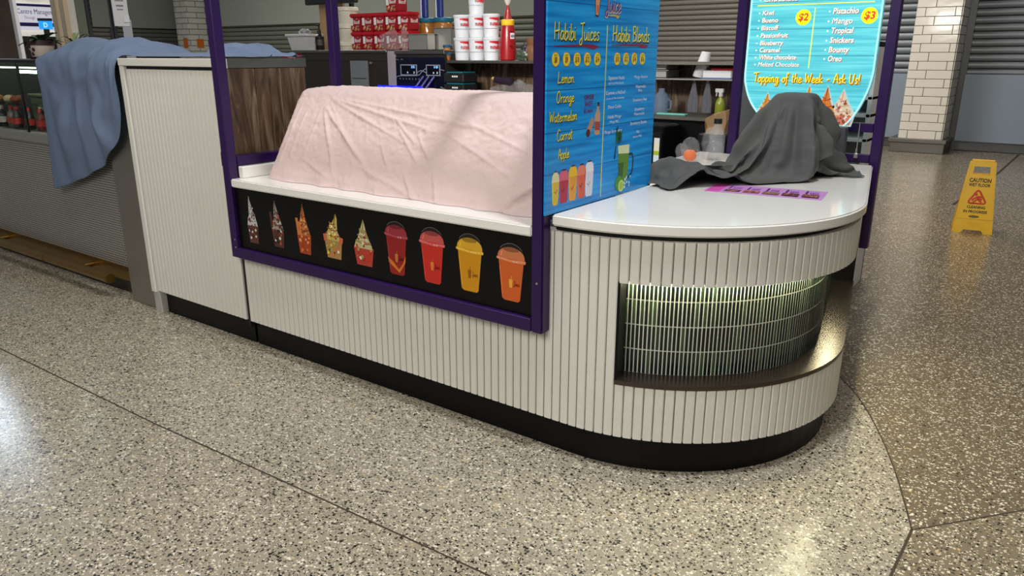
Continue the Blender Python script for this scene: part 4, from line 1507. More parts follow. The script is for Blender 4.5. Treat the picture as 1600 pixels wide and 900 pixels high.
b = MB(); b.box(-24.49, -24.44, 8.3, 11.15, 0, 2.0); b.build('dark_window', pm('dark_window', (52, 54, 56), .2), lit)
b = MB(); b.box(-24.44, -24.38, 11.02, 11.45, 0, 4.0); b.build('white_pilaster', pm('pilaster', (232, 226, 212), .6, emit=(240, 230, 214), estr=.12), lit)  # slight glow stands in for light falling on the pilaster
b = MB(); b.box(-24.44, -24.36, 11.47, 11.72, 0, 4.0); b.build('green_pilaster', pm('green_pilaster', (150, 156, 140), .4), lit)
b = MB(); b.box(-24.44, -24.0, 10.15, 10.5, 3.02, 4.0); b.build('vent_box', GREY, lit)

sd = thing('stall_sign', 'small bright blue screen on a thin stand behind the potted plant', 'sign', (-9.93, 4.3, 0))
b = MB(); b.tube([(-9.93, 4.3, 0), (-9.93, 4.3, 1.73)], .022, 8); b.lathe((-9.93, 4.3, 0), [(.2, 0), (.2, .02), (.03, .03)], 16); b.build('stand', MATTE, sd)
Ms = Matrix.Translation((-9.93, 4.3, 0)) @ Matrix.Rotation(R(64), 4, 'Z')
b = MB(); b.box(-.07, .07, -.02, .02, 1.785, 1.875, M=Ms); b.build('screen', pm('cyan_screen', (20, 150, 236), .3, emit=(20, 160, 246), estr=.7, var=.02), sd)
b = MB(); b.box(-.075, .075, -.022, .022, 1.875, 1.905, M=Ms); b.box(-.03, .03, -.02, .02, 1.72, 1.785, M=Ms); b.build('screen_frame', MATTE, sd)
SDP = Plane(Ms @ Vector((0, -.0205, 0)), Ms.to_3x3() @ Vector((1, 0, 0)), (0, 0, 1))
b = MB(); put_text(b, SDP, 'D', -.02, .02, 1.805, .05, .001, 0, bold=.02); b.build('screen_letter', glow((180, 226, 255), .8), sd)

ns = thing('notice_stand', 'white paper notice taped to a clear stand behind the blue cloth', 'notice', (-5.9, 3.6, 0))
NSX, NSY = -7.09, 3.72
Mn = Matrix.Translation((NSX, NSY, 0)) @ Matrix.Rotation(R(60), 4, 'Z')
ORG[ns.name] = (NSX, NSY, 0); ns.location = (NSX, NSY, 0)
b = MB(); b.box(-.062, .062, -.004, .0, 1.745, 2.25, M=Mn); b.build('paper_sheet', PAPER, ns)
b = MB(); b.box(.0, .075, .002, .012, 1.0, 1.80, M=Mn); b.build('clear_upright', pm('milky_plastic', (190, 194, 204), .3, alpha=.75), ns)
b = MB(); b.box(-.2, .2, -.15, .15, 0.0, 1.0, M=Mn); b.build('stand_base', DARKST, ns)
NP = Plane(Mn @ Vector((0, -.0045, 0)), Mn.to_3x3() @ Vector((1, 0, 0)), (0, 0, 1))
for s, w, z, h in (('CLOSED', .05, 1.985, .024), ('please use', .035, 1.955, .012), ('other side', .03, 1.91, .018), ('thank you', .025, 1.88, .012)):
    b = MB()
    b.face([NP(-w, z, .001), NP(w, z, .001), NP(w, z + h * .8, .001), NP(-w, z + h * .8, .001)], 0 if h > .02 else 1)
    b.build('printed_line', [ink((120, 60, 80)), ink((130, 128, 136))], ns)
b = MB(); b.box(.015, .065, -.012, -.004, 1.775, 1.835, M=Mn); b.build('small_tag', pm('white_tag', (236, 236, 238), .3), ns, bevel=.003)

# ---------------------------------------------------------------- work area behind: bench, machines, planked partition
YB = 5.6
bb = thing('back_bench', 'long black work bench with steel top at the rear of the kiosk', 'bench', (-3.5, 5.75, 0))
b = MB(); b.box(-4.88, -2.12, 5.53, 5.95, 0, 1.02); b.build('carcass', BLACK, bb)
b = MB(); b.box(-4.88, -2.10, 5.5, 5.95, 1.02, 1.05); b.build('steel_top', STEELD, bb, bevel=.004)
b = MB(); b.box(-4.88, -2.10, 5.60, 6.02, 1.424, 1.448); b.build('upper_ledge', STEELD, bb, bevel=.003)
b = MB(); b.box(-2.90, -2.10, 5.64, 5.95, 1.312, 1.324); b.build('steel_shelf', STEEL, bb, bevel=.002)
x = -4.88
k = 0
pw = [.12, .24, .11, .19, .13, .10, .17, .14, .2, .15, .12, .18, .16, .13, .19, .15]
while x < -2.12:
    w = min(pw[k % 16], -2.10 - x)
    b = MB(); b.box(x, x + w - .003, 5.955, 5.975, 1.0, 1.424); b.build('wood_plank', PLK, bb, bevel=.002)
    x += w
    k += 1

m2 = thing('steel_machine', 'dark steel machine with a grey notice on its front, behind the purple post', 'machine', (-6.3, 5.9, 0))
b = MB(); b.box(-6.97, -5.65, 5.6, 6.2, 0, 1.44); b.build('body', pm('brown_steel', (50, 44, 40), .45, metal=.3), m2)
b = MB(); b.box(-6.97, -5.65, 5.595, 5.84, 1.44, 1.52); b.build('upper_fascia', DARKST, m2)
b = MB(); b.box(-7.42, -5.65, 5.58, 5.82, 1.52, 1.545); b.build('top_plate', STEELD, m2, bevel=.003)
b = MB(); b.box(-7.42, -6.97, 5.6, 6.2, 0, 1.455); b.build('side_body', DARKST, m2)
b = MB(); b.box(-7.42, -5.65, 5.84, 6.2, 1.44, 1.45); b.build('rear_shelf', STEELD, m2)
b = MB(); b.box(-6.19, -5.935, 5.588, 5.6, 1.18, 1.44); b.build('notice_plate', pm('grey_notice', (112, 116, 120), .5), m2)
b = MB(); b.box(-6.165, -5.96, 5.585, 5.589, 1.262, 1.268); b.build('notice_line', MATTE, m2)
b = MB(); b.box(-5.9, -5.88, 5.585, 5.6, 1.41, 1.43); b.build('notice_clip', STEEL, m2)

m1 = thing('soft_serve_machine', 'navy fronted soft serve machine with two small screens and blue light', 'machine', (-5.2, 5.9, 0))
b = MB(); b.box(-5.54, -4.90, 5.6, 6.2, 0, 1.505); b.build('body', DARKST, m1)
b = MB(); b.box(-5.645, -5.535, 5.59, 6.2, 0, 1.535); b.build('side_panel', pm('pale_steel', (176, 168, 172), .4, metal=.3), m1)
b = MB(); b.box(-5.54, -4.89, 5.58, 6.2, 1.505, 1.54); b.build('top_plate', STEELD, m1, bevel=.003)
b = MB(); b.box(-5.533, -4.90, 5.592, 5.6, 1.10, 1.475); b.build('control_panel', pm('navy_panel', (12, 14, 34), .2, coat=.3), m1)
MP = Plane((0, 5.5915, 0), (1, 0, 0), (0, 0, 1))
for x0, x1 in ((-5.47, -5.25), (-5.13, -4.95)):
    b = MB(); MP.poly(b, [(x0, 1.305), (x1, 1.305), (x1, 1.408), (x0, 1.408)], 0, .004)
    s_ = b.build('screen_frame', pm('silver_line', (170, 172, 184), .3, metal=.4), m1)
    b = MB(); MP.poly(b, [(x0 + .012, 1.315), (x1 - .012, 1.315), (x1 - .012, 1.399), (x0 + .012, 1.399)], .004, .005)
    put_text(b, MP, '22' if x0 < -5.3 else '10', x1 - .075, x1 - .025, 1.376, .02, .006, 1, bold=.02)
    put_text(b, MP, '8', x0 + .09, x0 + .105, 1.325, .016, .006, 2)
    put_text(b, MP, '3', x1 - .045, x1 - .03, 1.325, .018, .006, 2)
    b.build('screen', [pm('screen_dark', (8, 12, 26), .15), glow((120, 190, 255), 1.2), glow((214, 224, 236), .7)], m1)
b = MB()
P = smooth_path([(-5.53, 1.285), (-5.48, 1.30), (-5.25, 1.306), (-5.19, 1.34), (-5.13, 1.375)])
b.tube([MP(*p, .002) for p in P], .0035, 6, flat=(MP.N, .4))
b.tube([MP(*p, .002) for p in smooth_path([(-5.25, 1.335), (-5.19, 1.352), (-5.13, 1.33)])], .0035, 6, flat=(MP.N, .4))
b.tube([MP(*p, .002) for p in [(-4.95, 1.365), (-4.90, 1.355)]], .0035, 6, flat=(MP.N, .4))
put_text(b, MP, 'DUO', -5.53, -5.49, 1.448, .012, .002)
put_text(b, MP, 'SS', -5.46, -5.43, 1.448, .012, .002)
b.build('silver_trim', pm('silver_line', (170, 172, 184)), m1)
b = MB()
for k in range(7):
    MP.disc(b, -5.48 + .042 * k, 1.272, .006, 0, .003)
b.build('button', pm('grey_button', (120, 124, 140), .4), m1)
b = MB(); b.box(-5.72, -5.08, 5.50, 5.59, 1.10, 1.205); b.build('drip_tray', MATTE, m1)
b = MB(); b.box(-5.70, -5.10, 5.49, 5.50, 1.16, 1.208); b.build('blue_light', pm('blue_led', (20, 20, 250), .4, emit=(10, 16, 255), estr=5.0, var=.02), m1)
for k in range(3):
    x = -5.20 + .07 * k
    b = MB(); b.tube([(x + .05, 5.57, 1.30), (x, 5.50, 1.19)], .012, 8); b.build('handle', pm('violet_handle', (60, 50, 120), .3), m1, smooth=50)

# things standing on the top plates
TW, TR, TT = pm('tub_white', (218, 220, 226), .35), ink((190, 34, 44)), ink((90, 30, 34))


class Cyl:
    """print on a round tub: a runs along the girth, b is height"""
    N = Vector((0, 0, 1))

    def __init__(self, c, r, ang):
        self.c, self.r, self.a = c, r, ang

    def __call__(self, a, b_, d=0.0):
        w = self.a + a / self.r
        return Vector((self.c[0] + (self.r + d) * math.cos(w), self.c[1] + (self.r + d) * math.sin(w), self.c[2] + b_))

    def patch(self, mb, a0, a1, zf0, zf1, d, m, n=10):
        mb.grid([[self(a0 + (a1 - a0) * k / n, zf0(k / n), d) for k in range(n + 1)], [self(a0 + (a1 - a0) * k / n, zf1(k / n), d) for k in range(n + 1)]], m)


FACE = math.atan2(-5.6, 4.6)


def tub(label, x, y, z, h=.2):
    t = thing('spread_tub', label, 'tub', (x, y, z), 'white spread tubs stacked on the rear ledge')
    b = MB(); b.lathe((x, y, z), [(.062, 0), (.066, .004), (.074, h - .04), (.0765, h - .02)], 20); b.build('tub_body', TW, t, smooth=40)
    b = MB(); b.lathe((x, y, z), [(.078, h - .024), (.081, h - .02), (.081, h - .002), (.074, h), (0, h - .001)], 20); b.build('tub_lid', TW, t, smooth=40)
    c = Cyl((x, y, z), .0742, FACE)
    b = MB()
    c.patch(b, -.02, .085, lambda u: h - .044 - .016 * u, lambda u: h - .03, .0014, 0)
    put_text(b, c, 'n', -.012, .0, h - .098, .036, .0022, 2, bold=.03)
    put_text(b, c, 'utella', .004, .085, h - .098, .036, .0022, 1, bold=.03)
    c.patch(b, -.09, .06, lambda u: h - .125, lambda u: h - .122, .0016, 3)
    put_text(b, c, 'ferrero', .03, .06, h - .114, .010, .0018, 3)
    b.build('tub_print', [TR, ink((206, 44, 48)), ink((40, 34, 36)), ink((150, 152, 158))], t)
    return t


tb = tub('lower left white spread tub, beside the blue and orange pots', -4.765, 5.70, 1.448)
for lab, x, z in (('lower middle white spread tub in the stack', -4.590, 1.448), ('lower right white spread tub, beside the red sauce bottle', -4.420, 1.448),
                  ('upper left white spread tub in the stack', -4.765, 1.6485), ('upper middle white spread tub, under the single top one', -4.590, 1.6485), ('upper right white spread tub in the stack', -4.420, 1.6485),
                  ('single white spread tub on the very top of the stack', -4.590, 1.849)):
    copy_tree(tb, (x, 5.70, z), lab)

sb = thing('sauce_bottle', 'big red cone sauce bottle with yellow collar beside the white tubs', 'bottle', (-4.235, 5.70, 1.448))
x, y, z = -4.235, 5.70, 1.448
b = MB(); b.lathe((x, y, z), [(.066, 0), (.075, .01), (.075, .12), (.062, .27), (.054, .305)], 22); b.build('bottle_body', pm('sauce_red', (150, 22, 28), .3, coat=.3), sb, smooth=40)
b = MB(); b.lathe((x, y, z), [(.056, .30), (.058, .305), (.058, .345), (.05, .35)], 22); b.build('collar', pm('collar_yellow', (230, 190, 40), .4), sb, smooth=40)
b = MB(); b.lathe((x, y, z), [(.040, .35), (.034, .37), (.014, .45), (.010, .47)], 16); b.build('nozzle', pm('sauce_red', (150, 22, 28)), sb, smooth=40)
b = MB(); b.lathe((x, y, z), [(.012, .468), (.03, .50), (.036, .53), (.02, .545), (0, .546)], 12); b.build('nozzle_cap', pm('pale_cap', (206, 200, 196), .4), sb, smooth=40)
c = Cyl((x, y, z), .0752, FACE)
b = MB(); c.patch(b, .02, .07, lambda u: .185, lambda u: .235, -.004, 0); put_text(b, c, '0004', .024, .066, .197, .024, -.003, 1, bold=.02); b.build('bottle_label', [PAPER, ink((30, 30, 30))], sb)
b = MB()
for zz in (.10, .22):
    rr_ = .0 if zz < .15 else -.011
    w0 = Cyl((x, y, z), .0752, FACE + .35)
    b.face([w0(-.02, zz + .03, rr_ + .002), w0(.012, zz + .03, rr_ + .002), w0(.016, zz + .01, rr_ + .003), w0(.006, zz, rr_ + .003)], 0)
b.build('grip_dent', pm('sauce_dark', (96, 12, 18), .4), sb)

BR, BRL = pm('box_red', (150, 24, 34), .4), pm('lid_red', (178, 20, 36), .35)


def tin(label, x, y, z, h=.178):
    t = thing('biscuit_tin', label, 'tin', (x, y, z), 'red biscuit spread tins stacked on the machine')
    b = MB(); b.box(x - .078, x + .078, y - .078, y + .078, z, z + h - .034); b.build('tin_body', BR, t, bevel=.012, seg=2)
    b = MB(); b.box(x - .083, x + .083, y - .083, y + .083, z + h - .038, z + h - .001); b.build('tin_lid', BRL, t, bevel=.01, seg=2)
    pl = Plane((x, y - .0785, z), (1, 0, 0), (0, 0, 1))
    P = Pic(pl)
    P.d = .0006
    P.poly([(-.066, .062), (-.030, .062), (-.030, .132), (-.066, .132)], (226, 222, 222))
    for k in range(7):
        P.disc(-.045 + .015 * k, .030 + .012 * math.sin(k * 1.7), .014, [(176, 112, 66), (206, 168, 120), (120, 66, 40)][k % 3], 9)
    put_text(P.mb, pl, 'Biscoff', -.018, .070, .078, .034, .0016, P.m((240, 226, 222)), bold=.02)
    put_text(P.mb, pl, 'lotus', .015, .040, .119, .012, .0016, P.m((226, 180, 170)))
    put_text(P.mb, pl, 'spread', .010, .052, .050, .014, .0016, P.m((226, 196, 170)))
    P.build(t, 'tin_print')
    pr = Plane((x + .0785, y, z), (0, 1, 0), (0, 0, 1))
    P = Pic(pr)
    P.d = .0006
    put_text(P.mb, pr, 'Biscoff', -.05, .05, .078, .034, .0012, P.m((240, 226, 222)), bold=.02)
    P.build(t, 'tin_print')
    return t


tn = tin('red tin in the lower row, first from the white pails', -6.165, 5.745, 1.545)
names = ['first', 'second', 'third', 'fourth', 'fifth']
for r_ in range(2):
    for k in range(5):
        if r_ == 0 and k == 0:
            continue
        copy_tree(tn, (-6.165 + .1695 * k, 5.745, 1.545 + .1785 * r_), 'red tin in the %s row, %s from the white pails' % (('lower', 'upper')[r_], names[k]))
copy_tree(tn, (-5.64, 5.745, 1.545 + .357), 'single red tin on top of the upper row')

PW = pm('pail_cream', (222, 216, 198), .4)


def pail(label, x, y, z):
    t = thing('white_pail', label, 'pail', (x, y, z), 'cream pails stacked behind the purple post')
    b = MB(); b.lathe((x, y, z), [(.095, 0), (.098, .004), (.108, .155)], 22); b.build('pail_body', PW, t, smooth=40)
    b = MB(); b.lathe((x, y, z), [(.110, .138), (.120, .142), (.120, .174), (.112, .18), (0, .179)], 22); b.build('pail_lid', PW, t, smooth=40)
    return t


pa = pail('bottom cream pail of the stack behind the purple post', -6.62, 5.98, 1.45)
copy_tree(pa, (-6.62, 5.98, 1.631), 'middle cream pail of the stack behind the purple post')
copy_tree(pa, (-6.62, 5.98, 1.812), 'top cream pail of the stack behind the purple post')


def open_pan(name, label, x0, x1, y0, y1, z, h, cat='pan'):
    t = thing(name, label, cat, ((x0 + x1) / 2, (y0 + y1) / 2, z))
    b = MB(); w = .008
    b.box(x0, x1, y0, y1, z, z + w); b.box(x0, x0 + w, y0, y1, z, z + h); b.box(x1 - w, x1, y0, y1, z, z + h); b.box(x0, x1, y0, y0 + w, z, z + h); b.box(x0, x1, y1 - w, y1, z, z + h)
    b.build('pan_body', STEEL, t, bevel=.002)
    b = MB(); r = .018
    b.box(x0 - r, x1 + r, y0 - r, y0 + w, z + h - .004, z + h); b.box(x0 - r, x1 + r, y1 - w, y1 + r, z + h - .004, z + h); b.box(x0 - r, x0 + w, y0, y1, z + h - .004, z + h); b.box(x1 - w, x1 + r, y0, y1, z + h - .004, z + h)
    b.build('pan_rim', STEEL, t)
    return t


open_pan('steel_pan', 'small deep steel pan in front of the taller one on the machine top', -5.35, -5.10, 5.585, 5.70, 1.54, .15)
open_pan('steel_pan', 'tall deep steel pan behind the small one on the machine top', -5.14, -4.91, 5.72, 5.92, 1.54, .205)


def jar(label, x, y):
    t = thing('spread_jar', label, 'jar', (x, y, 1.54), 'amber jars with teal lids')
    b = MB(); b.lathe((x, y, 1.54), [(.085, 0), (.092, .01), (.092, .24), (.08, .27)], 18); b.build('jar_body', pm('amber_fill', (150, 96, 36), .15, coat=.6, var=.25, scale=14), t, smooth=40)
    b = MB(); b.lathe((x, y, 1.54), [(.094, .268), (.097, .272), (.097, .305), (.09, .31), (0, .309)], 18); b.build('jar_lid', pm('teal_lid', (24, 98, 124), .4), t, smooth=40)


jar('left amber jar with teal lid behind the steel pans', -5.45, 5.98)
jar('right amber jar with teal lid behind the steel pans', -5.24, 5.98)
for k, x in enumerate((-5.47, -5.27)):
    t = thing('wafer_pack', ('left blue and white snack pack standing on the teal lids', 'right blue and white snack pack standing on the teal lids')[k], 'pack', (x, 5.97, 1.85), 'blue and white snack packs')
    b = MB(); b.box(x - .035, x + .035, 5.945, 5.995, 1.85, 2.12); b.build('pack_body', pm('pack_blue', (28, 50, 120), .35), t, bevel=.01)
    b = MB(); b.box(x - .036, x - .018, 5.944, 5.996, 1.85, 2.12); b.build('pack_edge', pm('pack_white', (216, 222, 232), .4), t, bevel=.004)
    pl = Plane((x + .016, 5.9445, 1.87), (0, 0, 1), (-1, 0, 0))
    b = MB(); put_text(b, pl, 'mikado', .0, .2, .0, .028, -.0008, 0, bold=.02); b.build('pack_lettering', ink((222, 228, 240)), t)

wb = thing('white_basin', 'white plastic basin holding wrapped cloths beside a dark pump bottle', 'basin', (-7.0, 5.7, 1.545))
b = MB()
x0, x1, y0, y1 = -7.20, -6.86, 5.60, 5.80
for (zz0, e0, zz1, e1) in ((1.545, -.03, 1.70, .0),):
    A = [(x0 - e0, y0 - e0, zz0), (x1 + e0, y0 - e0, zz0), (x1 + e0, y1 + e0, zz0), (x0 - e0, y1 + e0, zz0)]
    B = [(x0, y0, zz1), (x1, y0, zz1), (x1, y1, zz1), (x0, y1, zz1)]
    for k in range(4):
        l = (k + 1) % 4
        b.face([A[k], A[l], B[l], B[k]])
    b.face(A[::-1])
b.build('basin_body', pm('basin_white', (206, 206, 208), .4), wb)
b = MB(); b.box(x0 - .015, x1 + .015, y0 - .015, y0, 1.69, 1.715); b.box(x0 - .015, x1 + .015, y1, y1 + .015, 1.69, 1.715); b.box(x0 - .015, x0, y0, y1, 1.69, 1.715); b.box(x1, x1 + .015, y0, y1, 1.69, 1.715); b.build('basin_rim', pm('basin_white', (206, 206, 208)), wb, bevel=.004)


def crumple(name, label, cat, c, s, m, seed, amp=.35, n=18, flat=True):
    """a crumpled bag or cloth lump resting at c"""
    b = MB()
    rows = []
    for i in range(n + 1):
        th = PI * i / n
        row = []
        for j in range(2 * n + 1):
            ph = 2 * PI * (j % (2 * n)) / (2 * n)
            d = Vector((math.sin(th) * math.cos(ph), math.sin(th) * math.sin(ph), math.cos(th)))
            q = noise.fractal(d * 1.7 + Vector((seed, seed * .7, 3)), 1, 2, 4)
            q2 = abs(noise.noise(d * 4.1 + Vector((seed, 1, 2))))
            k = 1 + amp * q - amp * .5 * q2
            z = max(-0.8, d.z * k)
            row.append((c[0] + d.x * k * s[0], c[1] + d.y * k * s[1], c[2] + (z + .8) * s[2]))
        rows.append(row)
    b.grid(rows)
    o = b.build(name, m, None, smooth=40, merge=.0005)
    return tag(o, label, cat)


crumple('wrapped_cloth', 'black and white wrapped cloth lying in the white basin', 'cloth', (-7.0, 5.70, 1.64), (.10, .06, .08), pm('grey_wrap', (150, 150, 148), .4, var=.6, scale=14), 3.3)
crumple('plastic_bag', 'clear crumpled plastic bag in front of the red tins', 'bag', (-5.60, 5.612, 1.545), (.17, .026, .10), PLASTIC, 5.1)
crumple('plastic_bag', 'tall clear plastic bag between the tins and the steel pans', 'bag', (-5.42, 5.612, 1.545), (.05, .022, .125), PLASTIC, 8.4)
crumple('plastic_bag', 'clear crumpled plastic bag on the bench below the white tubs', 'bag', (-4.12, 5.66, 1.05), (.24, .12, .13), PLASTIC, 2.2)

pb = thing('pump_bottle', 'dark pump bottle standing right of the white basin', 'bottle', (-6.75, 5.68, 1.545))
x, y = -6.75, 5.68
b = MB(); b.lathe((x, y, 1.545), [(.044, 0), (.048, .005), (.048, .14), (.03, .16), (.018, .168)], 16); b.build('bottle_body', pm('pump_black', (26, 24, 26), .3), pb, smooth=40)
b = MB(); b.lathe((x, y, 1.545), [(.020, .166), (.020, .20), (.008, .205), (.008, .26)], 12); b.tube([(x, y, 1.80), (x - .05, y, 1.80)], .008, 8); b.build('pump_head', pm('pump_black', (26, 24, 26)), pb, smooth=40)
b = MB(); Cyl((x, y, 1.545), .048, math.atan2(-5.68, 6.75)).patch(b, -.03, .03, lambda u: .05, lambda u: .11, .001, 0); b.build('bottle_label', pm('pump_label', (70, 68, 70), .5), pb)

rc = thing('red_crate', 'red box with white script under the steel plate beside the blue cloth', 'box', (-7.15, 5.66, 1.455))
b = MB(); b.box(-7.33, -6.975, 5.605, 5.82, 1.455, 1.518); b.build('box_body', pm('crate_red', (150, 20, 34), .4), rc, bevel=.004)
b = MB(); script_text(b, Plane((0, 5.6045, 0), (1, 0, 0), (0, 0, 1)), 'ice', -7.22, -7.08, 1.468, .04, .0005, .003); b.build('box_lettering', ink((216, 190, 190)), rc)

wd = thing('timber_sheet', 'tall pale timber sheet leaning behind the pump bottle', 'board', (-6.97, 6.1, 1.45))
b = MB(); b.box(-7.20, -6.80, 6.08, 6.11, 1.45, 2.4); b.build('sheet', pm('pine_sheet', (178, 146, 102), .6, var=.12, scale=5), wd)
mo = thing('black_monitor', 'black hanging monitor edge at the top, above the pails', 'monitor', (-6.8, 5.95, 1.45))
b = MB(); b.box(-7.25, -6.42, 5.92, 5.97, 2.03, 2.5); b.build('screen_back', MATTE, mo, bevel=.01)
b = MB(); b.box(-6.74, -6.70, 6.12, 6.16, 1.45, 2.1); b.box(-6.74, -6.70, 5.96, 6.16, 2.08, 2.12); b.build('pole', MATTE, mo)

for k, (lab, z, c1, c2) in enumerate((('small orange pot with blue lid on the ledge beside the tubs', 1.448, (176, 96, 36), (30, 90, 130)), ('small blue pot stacked on the orange pot beside the tubs', 1.519, (196, 130, 50), (28, 84, 126)))):
    t = thing('snack_pot', lab, 'pot', (-4.93 + .01, 5.66, z))
    b = MB(); b.lathe((-4.92, 5.66, z), [(.028, 0), (.036, .045)], 14); b.build('pot_body', pm('pot_%d' % k, c1, .4), t, smooth=40)
    b = MB(); b.lathe((-4.92, 5.66, z), [(.038, .043), (.040, .047), (.040, .066), (.035, .07), (0, .0695)], 14); b.build('pot_lid', pm('potlid_%d' % k, c2, .4), t, smooth=40)

ap = thing('amber_cup', 'tall amber plastic cup at the right end of the rear ledge', 'cup', (-3.96, 5.70, 1.448))
b = MB(); b.lathe((-3.96, 5.70, 1.448), [(.045, 0), (.05, .01), (.058, .12), (.05, .13), (.056, .14), (.064, .19), (.06, .19), (.05, .12)], 16); b.build('cup_body', pm('amber_plastic', (150, 110, 80), .1, trans=.5, ior=1.2), ap, smooth=50)
crumple('snack_bag', 'dark green and brown snack packet beside the amber cup', 'bag', (-4.05, 5.66, 1.448), (.06, .03, .05), pm('snack_green', (60, 70, 56), .3, var=.6, scale=25), 6.6)
crumple('snack_bag', 'black and blue snack packet between the sauce bottle and the amber cup', 'bag', (-4.10, 5.78, 1.448), (.05, .03, .09), pm('snack_black', (44, 46, 54), .3, var=.6, scale=25), 9.1)

# stacked label devices on the bench
gd = thing('terminal_stack', 'stack of black devices with teal labels on the rear bench', 'device', (-4.72, 5.56, 1.05))
for z in (1.05, 1.15, 1.25):
    b = MB(); b.box(-4.84, -4.60, 5.505, 5.72, z, z + .085); b.build('device_body', MATTE, gd, bevel=.01)
    b = MB(); b.box(-4.80, -4.61, 5.503, 5.70, z + .085, z + .098); b.build('teal_label', pm('teal_label', (22, 100, 116), .4), gd, bevel=.004)
    b = MB()
    for k in range(3):
        b.box(-4.73 + .025 * k, -4.715 + .025 * k, 5.500, 5.505, z + .05, z + .065)
    b.build('button', PAPER, gd)
ro = thing('steel_tongs', 'pair of steel rods leaning in front of the teal labelled stack', 'tongs', (-4.75, 5.47, 1.05))
b = MB(); b.tube([(-4.86, 5.488, 1.21), (-4.6, 5.488, 1.10)], .006, 6); b.tube([(-4.6, 5.488, 1.10), (-4.58, 5.5, 1.056)], .006, 6); b.build('rod', STEEL, ro, smooth=60)
b = MB(); b.tube([(-4.86, 5.478, 1.17), (-4.72, 5.478, 1.13), (-4.58, 5.49, 1.056)], .006, 6); b.build('rod', STEEL, ro, smooth=60)
bk = thing('dark_bottle', 'dark bottle with gold top lying on the bag below the tubs', 'bottle', (-4.22, 5.62, 1.2))
b = MB(); b.tube([(-4.32, 5.62, 1.285), (-4.14, 5.64, 1.265)], [.03, .04], 10); b.build('bottle_body', pm('dark_purple_glass', (40, 30, 44), .2), bk, smooth=50)
b = MB(); b.tube([(-4.345, 5.615, 1.295), (-4.32, 5.62, 1.286)], .018, 10); b.build('bottle_cap', pm('gold_cap', (206, 180, 120), .3, metal=.6), bk, smooth=50)

# ---- right part of the rear bench
fg = thing('bench_fridge', 'black undercounter fridge with a coloured energy sticker', 'fridge', (-2.8, 5.3, 0))
b = MB(); b.box(-3.15, -2.43, 5.18, 5.49, 0.0, 1.0); b.build('body', BLACK, fg, bevel=.01)
b = MB(); b.box(-3.15, -2.43, 5.16, 5.18, 0.06, .96); b.build('door', pm('fridge_door', (14, 14, 15), .25), fg, bevel=.006)
b = MB(); b.box(-2.56, -2.50, 5.145, 5.16, .93, .945); b.build('door_handle', STEEL, fg)
b = MB()
FPn = Plane((0, 5.1585, 0), (1, 0, 0), (0, 0, 1))
for k, (z0, z1) in enumerate(((.875, .915), (.82, .875), (.79, .82), (.74, .79), (.69, .74))):
    FPn.poly(b, [(-2.49, z0), (-2.447, z0), (-2.447, z1), (-2.49, z1)], 0, .001, k)
b.build('energy_sticker', [ink((214, 214, 214)), ink((222, 216, 190)), ink((160, 180, 40)), ink((206, 222, 236)), ink((40, 110, 180))], fg)
open_pan('steel_tray', 'stacked steel trays at the left end of the steel shelf', -2.86, -2.66, 5.67, 5.9, 1.324, .06, 'tray')
open_pan('steel_tray', 'upper steel tray nested above the others on the steel shelf', -2.855, -2.665, 5.675, 5.895, 1.385, .04, 'tray')
cs = thing('cup_stack', 'leaning stack of white paper cups on the steel shelf', 'cups', (-2.42, 5.75, 1.324))
for k in range(6):
    Mc = Matrix.Translation((-2.43 + .006 * k, 5.75, 1.335 + .016 * k)) @ Matrix.Rotation(R(10), 4, 'Y')
    b = MB(); b.lathe((0, 0, 0), [(.045, 0), (.046, .008), (.034, .105), (0, .105)], 16, M=Mc); b.build('paper_cup', PAPER, cs, smooth=40)
bx = thing('white_box', 'white food box beside the leaning cups on the steel shelf', 'box', (-2.26, 5.72, 1.324))
b = MB(); b.box(-2.36, -2.14, 5.66, 5.82, 1.325, 1.385); b.build('box_body', PAPER, bx, bevel=.004)
b = MB(); b.box(-2.365, -2.135, 5.655, 5.825, 1.324, 1.334); b.build('box_base', pm('box_blue', (90, 110, 150), .4), bx)
rb = thing('red_container', 'red plastic lid lying on the white food box', 'lid', (-2.22, 5.74, 1.385))
b = MB(); b.box(-2.31, -2.13, 5.68, 5.82, 1.386, 1.405); b.build('lid', pm('lid_bright_red', (176, 30, 36), .35), rb, bevel=.006)
jg = thing('clear_jug', 'clear plastic jug with a blue tint on the rear bench', 'jug', (-2.70, 5.68, 1.05))
b = MB(); b.lathe((-2.70, 5.68, 1.05), [(.062, 0), (.066, .006), (.070, .11), (.052, .15), (.024, .17), (.024, .195), (.02, .195), (.02, .17), (.048, .146), (.066, .11), (.06, .012)], 18); b.build('jug_body', pm('blue_clear', (196, 214, 236), .08, trans=.85, ior=1.15), jg, smooth=50)
b = MB(); b.tube([(-2.63, 5.66, 1.16), (-2.60, 5.65, 1.15), (-2.60, 5.65, 1.09), (-2.63, 5.66, 1.08)], .008, 8); b.build('jug_handle', pm('blue_clear', (196, 214, 236)), jg, smooth=50)
cb = thing('cutting_board', 'teal cutting board lying on the rear bench', 'board', (-2.56, 5.66, 1.05))
b = MB(); b.box(-2.68, -2.44, 5.56, 5.62, 1.0505, 1.064); b.build('board', pm('teal_board', (110, 190, 176), .4), cb, bevel=.004)
